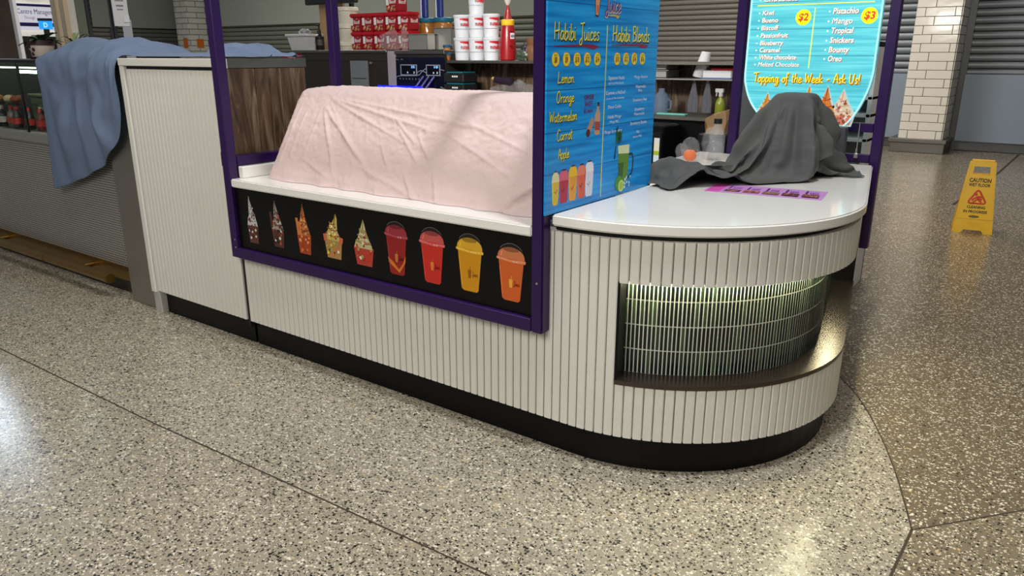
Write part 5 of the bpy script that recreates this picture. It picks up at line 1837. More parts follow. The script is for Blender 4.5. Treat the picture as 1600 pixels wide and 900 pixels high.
for k, x in enumerate((-2.44, -2.33)):
    t = thing('hanging_cloth', ('left grey cloth hanging under the steel shelf', 'right grey cloth hanging under the steel shelf')[k], 'cloth', (x, 5.70, 1.07), 'grey cloths hanging under the shelf')
    b = MB()
    rows = []
    for i in range(8):
        u = i / 7
        rows.append([(x + (j / 8 - .5) * (.02 + .07 * min(1, u * 1.6)), 5.70 + .014 * math.sin(j * 2.1 + k) * u, 1.30 - .23 * u) for j in range(9)])
    b.grid(rows)
    b.build('cloth_fold', pm('grey_cloth', (92, 92, 98), .8, var=.2), t, smooth=180)
    b = MB(); b.tube([(x, 5.70, 1.312), (x, 5.70, 1.296)], .006, 8); b.build('hook', STEEL, t)
sp_ = thing('spray_bottle', 'spray bottle of yellow-green liquid with white trigger on the rear bench', 'bottle', (-2.205, 5.66, 1.05))
b = MB(); b.lathe((-2.205, 5.66, 1.05), [(.034, 0), (.037, .005), (.037, .09), (.03, .12), (.013, .14), (.013, .15)], 14); b.build('bottle_body', pm('lime_liquid', (130, 140, 40), .15, coat=.5), sp_, smooth=50)
b = MB(); b.lathe((-2.205, 5.66, 1.05), [(.016, .148), (.016, .175), (.012, .18)], 12); b.box(-2.245, -2.185, 5.648, 5.672, 1.228, 1.255); b.tube([(-2.235, 5.66, 1.235), (-2.24, 5.66, 1.20)], .005, 6); b.build('trigger_head', pm('trigger_white', (196, 196, 196), .4), sp_)
bn = thing('waste_bin', 'black bin under the brown paper bag, behind the far counter', 'bin', (-1.90, 4.86, 0))
b = MB(); b.lathe((-1.90, 4.86, 0), [(.10, 0), (.12, .99), (.115, 1.0), (0, .995)], 20); b.build('bin_body', BLACK, bn, smooth=40)
pg = thing('paper_bag', 'open brown paper bag behind the clear bottle', 'bag', (-1.90, 4.86, 1.0))
b = MB()
A = [(-1.96, 4.82, 1.002), (-1.84, 4.82, 1.002), (-1.84, 4.90, 1.002), (-1.96, 4.90, 1.002)]
B = [(-1.965, 4.80, 1.10), (-1.83, 4.80, 1.155), (-1.81, 4.92, 1.17), (-1.955, 4.92, 1.125)]
for k in range(4):
    l = (k + 1) % 4
    mid = [(Vector(A[k]) + Vector(B[k])) / 2 + Vector((.01, .004, .0)), (Vector(A[l]) + Vector(B[l])) / 2 + Vector((-.006, .008, 0))]
    b.face([A[k], A[l], mid[1], mid[0]]); b.face([mid[0], mid[1], B[l], B[k]])
b.face(A[::-1])
b.build('bag_body', pm('kraft_paper', (176, 142, 104), .7, var=.1), pg)

# ---- things on the counter behind the grey cloth
cbz = .9555
bt = thing('clear_bottle', 'clear plastic bottle with black cap beside the domed cups', 'bottle', (-1.53, 3.92, cbz))
b = MB(); b.lathe((-1.53, 3.92, cbz), [(.040, 0), (.044, .006), (.044, .12), (.047, .13), (.04, .155), (.022, .185), (.019, .20), (.016, .20), (.02, .18), (.037, .15), (.041, .12), (.04, .01)], 20); b.build('bottle_body', PLASTIC, bt, smooth=50)
b = MB(); b.lathe((-1.53, 3.92, cbz), [(.021, .196), (.021, .222), (0, .223)], 16); b.build('bottle_cap', MATTE, bt, smooth=40)


def dome(label, x, y, z, r, h, n=18):
    t = thing('domed_cup', label, 'cup', (x, y, z), 'clear domed plastic cups on the counter')
    b = MB(); b.lathe((x, y, z), [(r * .72, 0), (r * .75, .004), (r, h * .45), (r * 1.08, h * .46), (r * 1.08, h * .52), (r, h * .53)], n); b.build('cup_body', PLASTIC, t, smooth=40)
    b = MB(); b.lathe((x, y, z), [(r * 1.02, h * .53), (r * .95, h * .72), (r * .7, h * .9), (r * .35, h), (.0, h * 1.0)], n); b.build('cup_lid', PLASTIC, t, smooth=50)
    return t


dome('clear domed cup holding an orange, behind the grey cloth', -1.615, 3.78, cbz, .050, .13)
dome('tall clear domed cup between the orange and the bottle', -1.575, 3.97, cbz, .055, .17)
dome('small clear cup left of the orange, behind the grey cloth', -1.705, 3.88, cbz, .036, .085)
dome('clear domed cup in the gap before the black-capped bottle', -1.49, 3.80, cbz, .045, .12)
og = MB(); og.lathe((-1.615, 3.78, cbz + .007), [(0, 0), (.018, .003), (.030, .015), (.034, .030), (.030, .046), (.018, .058), (0, .06)], 16)
tag(og.build('orange', pm('orange_peel', (244, 112, 6), .45, bump=.2, bscale=220, emit=None), None, smooth=60), 'orange fruit inside the clear domed cup', 'fruit')
ab = thing('amber_bottle', 'amber bottle under the lower edge of the backlit menu', 'bottle', (-1.02, 4.12, cbz))
b = MB(); b.lathe((-1.02, 4.12, cbz), [(.03, 0), (.034, .005), (.034, .09), (.016, .12), (.014, .14)], 16); b.build('bottle_body', pm('amber_glass', (150, 80, 20), .15, coat=.5, var=.3), ab, smooth=50)
b = MB(); b.lathe((-1.02, 4.12, cbz), [(.016, .138), (.016, .155), (0, .156)], 12); b.build('bottle_cap', pm('amber_cap', (120, 60, 20), .4), ab)
gp = thing('machine_stand', 'dark grey upright stand beside the amber bottle', 'stand', (-.95, 4.14, cbz))
b = MB(); b.box(-.985, -.935, 4.11, 4.17, cbz + .012, 1.15); b.build('upright', pm('stand_grey', (74, 76, 80), .4), gp, bevel=.004)
b = MB(); b.box(-1.0, -.92, 4.08, 4.2, cbz, cbz + .012); b.build('base', pm('stand_grey', (74, 76, 80)), gp)
# white shelving seen through the far frame
ws = thing('white_shelving', 'white shelf unit seen through the far purple frame', 'shelf', (-1.2, 5.3, 0))
b = MB(); b.box(-1.75, -1.03, 5.50, 5.52, 0, 1.55); b.build('back_panel', pm('shelf_grey', (170, 168, 166), .5), ws)
for z in (.55, .80, .98, 1.13, 1.235):
    b = MB(); b.box(-1.75, -1.03, 5.1, 5.5, z, z + .022); b.build('shelf_board', PAPER, ws, bevel=.003)
for x in (-1.75, -1.055):
    b = MB(); b.box(x, x + .025, 5.1, 5.52, 0, 1.55); b.build('side_panel', PAPER, ws)
b = MB(); b.box(-1.75, -1.03, 5.1, 5.5, 1.545, 1.575); b.build('top_board', MATTE, ws)
crumple('plastic_bag', 'crumpled silver plastic bag on the white shelf beside the backlit menu', 'bag', (-1.13, 5.2, 1.258), (.06, .06, .07), pm('silver_bag', (150, 158, 172), .2, metal=.3, var=.5, scale=30), 12.3, .5)
crumple('plastic_bag', 'pale plastic bag on top of the white shelving, left of the menu', 'bag', (-1.66, 5.28, 1.576), (.07, .06, .09), pm('pale_bag', (150, 150, 152), .3, var=.4, scale=30), 15.3, .4)
gl = thing('grey_board', 'grey sheet leaning left of the backlit menu', 'board', (-1.68, 4.6, 0))
b = MB(); b.prism([(4.50, 0), (4.52, 0), (4.72, 1.42), (4.70, 1.42)], lambda a, c_: (-1.72, a, c_), lambda a, c_: (-1.56, a, c_)); b.build('sheet', pm('sheet_grey', (104, 104, 106), .6), gl)

# ---------------------------------------------------------------- wet floor sign
wf = thing('wet_floor_sign', 'yellow folding wet floor caution sign standing on the walkway', 'sign', (-.60, 7.75, 0), rz=R(7))
YP = pm('sign_yellow', (238, 186, 4), .3, var=.05, coat=.2)
TIL = R(12)


def leaf_panel(name, sgn):
    """one leaf of the A-frame, in local axes: hinge on top, foot towards -y*sgn"""
    H, wb_, wt_ = .635, .155, .098
    O = Vector((0, -sgn * .14, 0))
    Vv = Vector((0, sgn * math.sin(TIL), math.cos(TIL)))
    Uv = Vector((sgn, 0, 0))
    pl = Plane(O, Uv, Vv)
    b = MB()

    def w_at(v): return wb_ + (wt_ - wb_) * v / H
    # feet with a cut-out, web, handle opening
    strips = [[(-wb_, 0), (-.085, 0), (-.065, .028), (-w_at(.028), .028)], [(.085, 0), (wb_, 0), (w_at(.028), .028), (.065, .028)],
              [(-w_at(.028), .028), (w_at(.028), .028), (w_at(.515), .515), (-w_at(.515), .515)],
              [(-w_at(.515), .515), (-.065, .515), (-.060, .58), (-w_at(.58), .58)], [(.065, .515), (w_at(.515), .515), (w_at(.58), .58), (.060, .58)],
              [(-w_at(.58), .58), (w_at(.58), .58), (w_at(.62), .62), (.06, H), (-.06, H), (-w_at(.62), .62)]]
    for s in strips:
        pl.poly(b, s, -.010, 0)
    # raised rim, lower ridge and chevron ribs
    pl.poly(b, [(-wb_, 0), (-wb_ + .010, 0), (-wt_ + .010, .60), (-wt_, .60)], 0, .006)
    pl.poly(b, [(wb_ - .010, 0), (wb_, 0), (wt_, .60), (wt_ - .010, .60)], 0, .006)
    pl.poly(b, [(-.135, .125), (.135, .125), (.134, .132), (-.134, .132)], 0, .005)
    for k in range(6):
        x = -.11 + .022 * k
        pl.poly(b, [(x, .045), (x + .007, .045), (x + .047, .105), (x + .040, .105)], 0, .003)
        pl.poly(b, [(-x, .045), (-x - .007, .045), (-x - .047, .105), (-x - .040, .105)][::-1], 0, .003)
    o = b.build(name, YP, wf, local=True)
    return pl


pl = leaf_panel('front_leaf', 1)
leaf_panel('rear_leaf', -1)
for s, w, v, c_ in (('CAUTION', .082, .445, .034), ('WET FLOOR', .082, .408, .026), ('CLEANING', .070, .218, .022), ('IN PROGRESS', .090, .178, .022)):
    b = MB()
    put_text(b, pl, s, -w, w, v, c_, .0012, 0, bold=.035)
    b.build('sign_lettering', ink((36, 28, 14)), wf, local=True)
b = MB()
pl.disc(b, -.005, .146, .040, 0, .001, 0, 20, .011)
pl.disc(b, -.005, .146, .034, 0, .0016, 1, 20, .008)
b.build('maker_oval', [ink((36, 28, 14)), ink((120, 96, 20))], wf, local=True)
b = MB()
tri = [(-.072, .262), (.072, .262), (0, .385)]
pts = []
for k in range(3):
    A, B_ = Vector(tri[k]), Vector(tri[(k + 1) % 3])
    pts += [tuple(A.lerp(B_, .14)), tuple(A.lerp(B_, .5)), tuple(A.lerp(B_, .86))]
pts = pts + [pts[0], pts[1]]
b.tube([pl(u, v, .001) for u, v in smooth_path(pts, 3)], .0075, 6, flat=(pl.N, .2))
RD = .0085
pl.disc(b, -.012, .338, .011, 0, .0015)
for path in ([(-.008, .322), (.006, .298), (.022, .282), (.036, .27)], [(-.006, .318), (.018, .322), (.034, .312)], [(-.006, .314), (-.028, .300), (-.04, .286)], [(.004, .30), (-.012, .286), (-.03, .272)], [(-.002, .312), (.024, .300), (.036, .292)]):
    b.tube([pl(u, v, .001) for u, v in path], .0072, 6, flat=(pl.N, .2))
b.build('slip_pictogram', ink((206, 60, 24)), wf, local=True)
b = MB(); b.tube([(-.085, 0, .618), (.085, 0, .618)], .010, 8); b.build('hinge', YP, wf, local=True)

# ---------------------------------------------------------------- pink cloth over the serving bay
PINK = pm('pink_cotton', (214, 190, 186), .85, var=.03, scale=30, bump=.25, bscale=160, spec=.2)
path = smooth_path([(2.315, .912), (2.335, .95), (2.39, 1.06), (2.46, 1.19), (2.525, 1.29), (2.556, 1.325), (2.60, 1.336), (2.72, 1.338), (2.84, 1.336), (2.90, 1.315), (2.915, 1.2), (2.92, 1.06), (2.925, .93)], 4)
cum = [0]
for k in range(1, len(path)):
    cum.append(cum[-1] + math.dist(path[k], path[k - 1]))
TOT = cum[-1]


def along(t):
    s = t * TOT
    for k in range(1, len(cum)):
        if s <= cum[k] or k == len(cum) - 1:
            f = (s - cum[k - 1]) / (cum[k] - cum[k - 1])
            p, q = path[k - 1], path[k]
            d = ((q[0] - p[0]) / (cum[k] - cum[k - 1]), (q[1] - p[1]) / (cum[k] - cum[k - 1]))
            return p[0] + (q[0] - p[0]) * f, p[1] + (q[1] - p[1]) * f, d


# creases as pen strokes on the cloth: (x, s) in metres along the profile from the hem, width, height
CR = [((-2.95, .36), (-2.72, .02), .012, .010), ((-2.93, .37), (-2.48, .06), .013, .011), ((-2.92, .40), (-2.62, .14), .008, .006), ((-2.90, .42), (-2.36, .24), .010, .008), ((-2.90, .43), (-2.2, .30), .010, .008), ((-2.88, .44), (-1.95, .33), .009, .006),
      ((-2.98, .34), (-3.0, .10), .009, .007), ((-3.0, .12), (-2.75, .03), .011, .009), ((-3.14, .38), (-3.16, .06), .010, .006), ((-3.08, .36), (-3.10, .12), .009, .005), ((-2.45, .34), (-2.30, .24), .008, .009), ((-2.42, .30), (-2.24, .14), .008, .009), ((-2.50, .22), (-2.40, .10), .008, .007), ((-2.30, .28), (-2.18, .16), .008, .008),
      ((-2.12, .38), (-1.62, .22), .010, .005), ((-2.14, .30), (-1.70, .12), .010, .005), ((-1.55, .17), (-1.76, .0), .016, .020), ((-1.53, .06), (-1.60, .0), .012, .012), ((-2.56, .10), (-2.20, .0), .014, .010), ((-2.30, .09), (-2.22, .0), .012, .014), ((-2.14, .12), (-2.08, .0), .016, .013)]


def crease(x, s):
    h = 0
    for (ax, as_), (bx, bs), w, a in CR:
        dx, ds = bx - ax, bs - as_
        L2 = dx * dx + ds * ds
        u = max(-.05, min(1.05, ((x - ax) * dx + (s - as_) * ds) / L2))
        px2, ps2 = x - ax - dx * u, s - as_ - ds * u
        side = (dx * (s - as_) - ds * (x - ax)) / math.sqrt(L2)
        d2_ = (px2 * px2 + ps2 * ps2) / (w * w)
        if d2_ < 9:
            h += 1.25 * a * math.exp(-1.9 * d2_) * (1.0 if side > 0 else .8) * (math.sin(PI * min(1, max(0, u * .9 + .1))) ** .5)
    return h


b = MB()
rows = []
XL, XR = -3.235, -1.525
nu, nv = 320, 190
for i in range(nu + 1):
    u = i / nu
    row = []
    for j in range(nv + 1):
        t = j / nv
        y, z, d = along(t)
        s = t * TOT
        x = XL + (XR - XL) * u
        nx, ny, nz = 0, -d[1], d[0]
        front = 1 if y < 2.9 else .4
        h = crease(x, s) * front
        q = Vector((x * 5, s * 7, 1.3))
        h += .0040 * noise.noise(q) + .0024 * noise.noise(q * 2.7) + .0030 * (1 - 2.4 * abs(noise.noise(q * 3.7))) + .0020 * (1 - 2.4 * abs(noise.noise(q * 8.3))) + .0008 * noise.noise(q * 21)
        flare = max(0, 1 - s / .16)
        h += flare * flare * .012 * (1 + math.sin(x * 26 + 1.7 * math.sin(x * 7)))
        # the left end folds over and hangs down
        e = max(0, (.07 - u * (XR - XL)) / .07)
        yy = y + ny * h
        zz = z + nz * h
        if e > 0:
            zz -= .02 * e * e
            yy += .05 * e * e * (1 if y < 2.7 else -1)
            x -= .035 * max(0, 1 - s / .3) * e
        zz = max(zz, .9125)
        if s < .03:
            zz = .9112 + (zz - .9112) * (s / .03)
        row.append((x, yy, zz))
    rows.append(row)
b.grid(rows)
pk = b.build('pink_cloth', PINK, None, smooth=180)
tag(pk, 'pale pink cloth draped over the topping display behind the white sill', 'cloth')
# the display under the cloth
td = thing('topping_display', 'covered topping display whose shape shows under the pink cloth', 'display', (-2.4, 2.7, .91))
b = MB(); b.prism([(2.37, .911), (2.55, 1.27), (2.58, 1.30), (2.86, 1.30), (2.88, .911)], lambda a, c_: (-3.19, a, c_), lambda a, c_: (-1.56, a, c_)); b.build('display_body', STEELD, td)

# ---------------------------------------------------------------- draped cloths: vertex grids of a settled drape, steps of 2 mm along each row


def drape(name, rows, org, m, label, shape=None):
    b = MB()
    grid = []
    for r in rows:
        n = len(r) // 3
        c = [0, 0, 0]
        line = []
        for i in range(n):
            for k in range(3):
                c[k] += r[3 * i + k]
            line.append((org[0] + c[0] * .002, org[1] + c[1] * .002, org[2] + c[2] * .002))
        grid.append(line)
    b.grid(grid)
    # even out the rounding to whole steps
    me = b.mesh(name, m, smooth=180)
    bm = bmesh.new()
    bm.from_mesh(me)
    for _ in range(2):
        bmesh.ops.smooth_vert(bm, verts=bm.verts, factor=.25, use_axis_x=True, use_axis_y=True, use_axis_z=True)
    if shape:
        bm.normal_update()
        mv = [(v, shape(v.co, v.normal)) for v in bm.verts]
        for v, d in mv:
            v.co += d
    bm.to_mesh(me)
    bm.free()
    o = bpy.data.objects.new(name, me)
    COL.objects.link(o)
    sd_ = o.modifiers.new('smooth', 'SUBSURF')
    sd_.levels = sd_.render_levels = 2
    so_ = o.modifiers.new('thickness', 'SOLIDIFY')
    so_.thickness = 0.0015
    return tag(o, label, 'cloth')


def crumpled(p, n):
    w = Vector((p.x * 4.2, p.y * 4.2, p.z * 4.2))
    r = 1 - 2.3 * abs(noise.noise(w + Vector((w.z * .4, 0, 0))))
    r2 = 1 - 2.3 * abs(noise.noise(w * 2.1 + Vector((3, 1, 0))))
    k = 1 if p.y < 2.26 else .5
    d = Vector((n.x, n.y, n.z)) * (k * (.020 * r + .010 * r2))
    if p.y > 2.2 and d.z < 0:
        d.z = 0
    if p.y < 2.3 and d.y > 0:
        d.y = 0
    return d


def heap_folds(p, n):
    # folds running down from the peak, and crumpling in the tail
    dx, dy = p.x + 1.06, p.y - 3.64
    rho = math.hypot(dx, dy)
    ph = math.atan2(dy, dx)
    up = min(1, max(0, (p.z - .975) / .06)) * min(1, max(0, (1.33 - p.z) / .10))
    q = ph + .25 * noise.noise(Vector((dx * 5, dy * 5, 1)))
    rid = (1 - abs(math.sin(q * 4.5 + .6))) ** 1.8 + .7 * (1 - abs(math.sin(q * 8.2 + 2.1))) ** 1.8 + .3 * (1 - abs(math.sin(q * 13 + 1.2))) - .6
    d = Vector((dx, dy, .12)).normalized() * (.058 * rid * up * min(1, rho / .12))
    if p.z < 1.09:
        k = min(1, max(0, (1.09 - p.z) / .05)) * min(1, max(0, (p.z - .962) / .02)) * min(1, max(0, (-.95 - p.x) / .1))
        w = Vector((p.x * 9, p.y * 9, p.z * 9))
        d += n * (k * (.026 * (1 - 2.2 * abs(noise.noise(w))) + .012 * (1 - 2.2 * abs(noise.noise(w * 2.3)))))
    g = math.exp(-((p.x + 1.31) / .17) ** 2 - ((p.y - 3.08) / .085) ** 2)
    d.z += .036 * g * (1 + .3 * math.sin(p.x * 38 + p.y * 24))
    if p.z + d.z < .96:
        d.z = .96 - p.z
    return d

GREY_CLOTH = [
    [22,307,-44,8,-6,0,7,-7,0,7,3,7,8,-4,-5,8,-6,-1,8,-6,-1,8,-6,0,8,-6,0,8,-7,0,7,-7,0,8,-7,2,2,-9,-1,8,-4,4,0,-10,-4,3,-9,-1,2,-10,1,-10,-3,-1,-10,0,1,-9,-5,-1,-7,-6,2,-3,-10,3,7,6,-5,8,5,1,10,3,-1,9,-5,0,6,-8,0,7,3,7,7,-7,-5,7,-7,-1,6,-8,-1,6,-7,4,3,-9,-4,2,-10,0,2,-9,5,5,7,-5,7,3,6,-9,4,-4,3,7,6,0,-10,3,6,5,-7,2,10,2,10,-2,-1,8,-5,-2,3,2,9,2,-5,-8,6,-7,-4,7,-7,0,7,-7,0],
    [15,298,-44,7,-6,2,8,0,7,7,-3,-6,8,-6,-3,8,-6,0,8,-5,0,8,-6,0,8,-6,4,7,-7,-4,8,-6,0,7,-7,1,4,-5,9,4,-4,-8,1,-9,5,5,-9,2,-2,-9,-3,2,-10,1,-10,2,3,-6,-7,-4,-8,2,7,5,-4,-8,2,-9,-5,9,6,1,6,3,7,1,-6,-7,4,3,9,6,-5,-7,7,-8,-1,6,-7,-2,7,-8,0,7,-7,0,3,-7,7,-3,-7,-6,9,4,3,4,-7,5,7,-1,-8,4,5,8,-8,4,-4,-4,9,3,9,2,5,9,2,5,9,-4,-2,-4,0,-9,9,-5,-3,3,-9,5,2,-5,-8,7,-8,-1,8,-7,0],
    [14,287,-44,1,1,10,7,-4,-5,8,-4,-5,8,-6,0,8,-6,0,9,-6,0,8,-6,2,8,-5,-1,7,-6,4,6,-7,-5,7,-7,1,3,-3,9,3,-3,-10,4,-9,0,3,-8,5,-1,-4,9,2,-10,2,-3,-9,-2,-8,4,4,2,-8,-5,-7,-5,-7,9,-1,5,8,-2,-6,-5,8,3,9,2,4,0,-9,-5,9,-5,2,9,-1,4,6,-8,-2,10,-2,1,-2,-10,-2,-1,-10,-2,9,0,4,8,-7,-1,-2,-7,-6,9,-1,3,2,7,8,-8,5,-3,-1,9,5,8,3,5,9,-4,-3,9,-5,-3,-5,1,-8,5,-2,-9,6,-8,1,3,-8,5,5,-7,-6,7,-8,0],
    [6,279,-42,10,-1,2,6,-3,8,9,-4,-4,0,-6,-7,9,-6,-1,8,-6,0,8,-6,0,8,-6,0,9,-6,1,6,-6,6,4,-6,-7,3,-3,10,2,-2,-10,4,-6,7,2,-9,-4,-2,-2,9,2,-7,7,3,-9,5,-3,-7,-6,-9,0,-5,5,-9,2,4,-5,-7,8,3,6,-3,9,4,9,2,4,-2,-9,-5,9,-6,1,9,-4,1,9,-4,2,10,0,2,-4,-9,-2,-1,-10,-1,9,-2,2,4,-9,-3,1,-8,-6,9,-2,3,-1,8,7,-8,7,-1,3,8,6,10,-3,-2,5,-3,-8,10,-4,0,0,-1,-10,-5,3,-8,6,-9,0,6,-8,0,4,-8,5,6,-7,-4],
    [6,267,-42,8,1,7,8,-1,-6,0,-1,10,10,-2,-1,10,-3,0,8,-6,-1,7,-7,1,5,-9,-1,5,-9,-1,2,-5,-8,5,-9,-1,3,-4,8,4,-3,-9,8,-7,1,-3,0,10,-2,-9,-1,-1,-2,10,3,-5,8,1,-10,-1,-3,-8,-7,-4,-5,-7,9,-3,4,9,1,6,-2,9,5,9,3,4,-2,-9,-5,10,-3,2,9,-5,1,9,1,3,10,-4,1,-6,-8,-2,6,-8,-1,3,-10,0,-2,-7,-7,6,-8,-1,10,-3,2,-6,7,3,-4,9,3,8,4,4,7,-5,-6,3,-3,-9,9,-4,-2,-1,1,-10,-8,4,-5,6,-8,-2,6,-8,0,5,-8,-1,6,-8,5],
    [3,257,-37,7,3,-6,10,-4,0,1,-2,10,8,0,6,9,0,3,6,-8,-4,5,-7,-6,5,-4,-7,6,-8,-1,2,-8,6,2,-9,-5,5,-6,5,5,-5,-8,8,-6,0,-4,1,10,0,-2,10,-3,-10,-3,-1,2,10,2,-9,5,-3,-3,-10,8,-6,2,3,-10,3,9,-1,4,1,9,6,8,4,5,-2,-9,-5,10,-4,1,9,-2,3,10,1,3,9,-3,1,-4,-9,-2,4,-9,-2,-3,-9,-4,4,-9,-3,6,-8,-1,9,-4,2,-5,8,3,2,9,4,9,-1,-3,-2,-5,-9,10,-1,-2,-3,-1,-10,1,-3,-9,-7,6,-3,4,-8,-5,5,-8,-1,6,-8,3,7,8,1],
    [3,246,-43,10,3,-1,4,0,10,8,-5,-2,3,-1,10,10,-1,3,-4,0,-10,5,-6,-6,6,-8,-4,6,-8,-1,6,-8,1,-2,-7,7,5,-7,-4,7,-8,-3,8,-6,-1,3,-2,10,-8,2,6,-3,0,10,2,-10,1,-1,9,5,4,-9,2,9,-6,1,3,-9,3,4,-9,3,6,6,5,5,7,6,-1,-9,-5,9,-4,1,9,2,4,10,-2,2,10,-1,2,-2,-10,-2,-1,-10,-3,0,-9,-4,4,-9,-2,5,-9,-2,9,-4,2,-2,9,3,4,9,4,4,-7,-7,8,0,-7,-4,-5,-8,4,-3,-8,-6,1,-8,-8,5,-4,3,-7,-8,5,-8,-1,7,7,3,6,2,8],
    [6,235,-44,10,3,0,7,1,8,-2,0,10,7,-8,-1,9,0,5,-6,0,-9,-1,-2,-10,6,-8,-2,6,-7,4,5,-8,-5,5,-9,0,1,-7,7,8,-7,0,6,-7,-4,7,-5,5,-2,2,10,-7,-1,7,-6,0,8,4,6,8,9,-3,4,6,-7,2,-2,-10,-1,7,-4,5,8,-4,5,3,8,5,1,-9,-3,10,-4,1,10,-2,1,9,2,4,8,-5,-1,9,-5,-1,-2,-10,-2,-6,-8,-1,5,-9,-3,1,-10,-2,9,-4,1,6,8,2,6,8,2,4,-6,-7,1,-6,-8,-1,-4,-9,-7,0,-8,-6,1,-8,-8,3,-6,2,-5,-8,8,5,4,8,-3,5,6,-4,-7],
    [9,224,-44,10,2,0,7,2,7,-2,0,10,-2,2,10,7,-7,-2,-1,-3,-10,-3,-1,-9,8,-3,5,-1,-8,-7,5,-8,-4,5,-9,0,6,-9,0,6,-7,3,6,-8,4,7,-3,6,7,-3,7,-7,0,7,0,4,9,1,4,10,-1,3,9,8,-5,3,1,-10,-1,1,-10,0,6,3,7,6,4,7,5,-9,-3,10,0,2,7,-7,-1,10,-2,2,9,-3,1,11,-1,1,0,-10,-2,-7,-8,-1,1,-10,-3,2,-9,-3,9,-2,2,4,9,2,9,-2,-3,4,-6,-7,-2,-5,-9,-7,2,-8,-6,0,-8,-6,1,-8,-6,-2,-8,9,-4,-3,10,4,3,6,-6,-6,-2,3,-10],
    [12,213,-43,10,2,-1,-4,5,8,-5,5,8,1,-3,10,7,-7,2,-3,-1,-9,9,-2,-4,1,-6,-9,5,-6,7,-2,-8,-6,9,-3,5,0,-10,-3,6,-8,2,6,-7,3,7,-5,6,7,-3,6,7,-1,8,-7,-1,7,2,4,9,2,4,9,1,4,10,4,-10,0,-1,-10,-1,9,-6,2,2,6,8,10,0,2,5,-9,-2,9,-3,2,10,1,2,10,-3,1,10,-4,1,3,-9,-2,-6,-8,-1,4,-9,-4,-4,-9,-1,6,7,-2,8,-5,2,1,-3,-9,7,-7,-4,-6,-1,-8,-6,0,-9,-7,3,-7,-6,0,-8,2,-6,-8,9,2,3,6,-4,-8,4,-3,-9,-4,3,-8],
    [14,205,-35,10,1,-2,-6,4,7,-9,4,1,-3,0,10,5,-5,6,9,-3,-4,0,-2,-10,9,-5,-2,-1,-8,-6,4,-4,8,4,-9,-5,7,0,8,-4,-9,0,5,-8,3,8,-5,5,7,-1,7,6,-5,6,7,-2,7,-7,0,7,2,4,9,-1,4,9,8,-1,7,2,-10,0,2,-10,-1,9,1,5,6,6,7,4,-9,-3,10,0,3,10,-3,2,10,-2,1,9,-4,1,6,-8,-2,-4,-9,-2,5,-8,-3,-10,-1,-2,10,-4,-3,0,-9,-5,10,3,-1,-5,-2,-8,-6,-1,-9,-4,-5,-7,-6,-1,-9,-6,0,-8,9,-5,-3,1,2,-10,6,-6,-6,4,-3,-9,-5,5,-7],
    [12,197,-43,7,-1,7,-5,4,8,-5,6,7,-10,-1,0,7,-6,5,8,0,-7,8,-6,-1,1,-3,-10,2,-6,7,5,-7,-6,-2,3,9,7,-2,8,7,-6,3,-2,-10,3,4,-9,2,8,-3,6,6,0,8,6,-7,5,7,-2,7,-7,1,8,-1,4,9,4,4,9,7,-6,3,0,-10,-1,9,-4,3,5,6,7,7,-8,-1,10,-2,1,10,-3,1,9,-2,2,10,-1,3,2,-9,-4,8,-7,-1,-6,-8,-3,4,-4,-8,-7,-6,-5,9,1,4,2,-7,-6,-5,-2,-9,-5,-2,-9,-8,1,-6,-4,-3,-9,-1,-5,-9,2,0,-10,3,-1,-10,7,-7,-4,3,-2,-10,-4,9,2],
    [9,207,-39,-1,-10,-2,-4,-1,9,-3,10,3,4,-9,2,-3,-7,6,6,0,-8,6,-6,6,3,-4,-9,9,-5,-2,-2,-2,10,10,-2,3,-7,-1,8,8,-5,6,6,0,8,4,-9,2,-1,-10,3,8,-3,6,6,2,9,5,-8,4,7,-2,7,-6,1,8,-2,5,9,7,1,8,7,-7,0,2,-10,1,6,5,7,9,-5,1,10,-3,1,10,0,2,8,-7,-1,10,-1,3,2,-9,-4,5,-8,-3,5,-9,-3,-8,4,-6,-5,2,-8,3,-10,-2,4,-9,-1,-3,-4,-9,-4,-3,-8,-1,-2,-10,5,2,-9,0,-3,-10,0,-4,-10,0,-3,-9,-7,-6,-6,9,5,2,-2,0,-10],
    [-1,209,-44,-2,-10,0,1,7,8,-3,-9,4,0,-3,10,-1,-8,-7,7,-1,8,4,-8,-5,9,-4,2,4,-6,-8,6,-5,6,6,-2,8,4,1,10,-7,-1,8,6,3,8,4,-9,3,6,-5,6,2,-9,4,8,-3,6,5,3,8,4,-9,5,7,-3,7,-6,2,8,0,5,9,7,-7,1,9,-2,5,9,-6,0,5,6,7,8,-7,1,10,-1,2,7,-8,-2,10,-1,3,3,-9,-4,6,-8,-2,-3,-7,-8,-6,0,-8,-6,4,-7,4,-10,2,2,4,-10,-1,-2,-10,-2,-3,-10,-3,-3,-9,0,-6,-9,1,-6,-8,0,-6,-8,2,-6,-9,10,0,0,3,-6,-8,-6,0,-8],
    [-13,211,-43,-1,-10,-1,1,7,7,-2,-6,7,-1,-7,8,5,-8,3,4,-9,3,8,-7,-1,3,-2,-9,5,-8,-2,6,-4,8,7,-3,7,6,-3,8,5,0,9,-4,2,9,5,3,9,1,-10,2,6,-3,7,5,-9,5,8,-3,5,3,3,9,4,-9,4,7,-2,7,-6,2,8,7,2,7,5,-9,1,9,-3,3,7,4,6,10,-1,3,9,-4,1,6,-8,-1,10,-3,2,5,-8,-3,0,-9,-6,-5,-3,-8,-7,-1,-8,5,9,-3,-5,-4,-8,-1,-4,-10,-1,-6,-8,2,-6,-8,1,-6,-9,1,-6,-8,4,-5,-8,-1,-6,-8,2,-7,-8,10,-1,-1,-5,-1,-9,0,-5,-9],
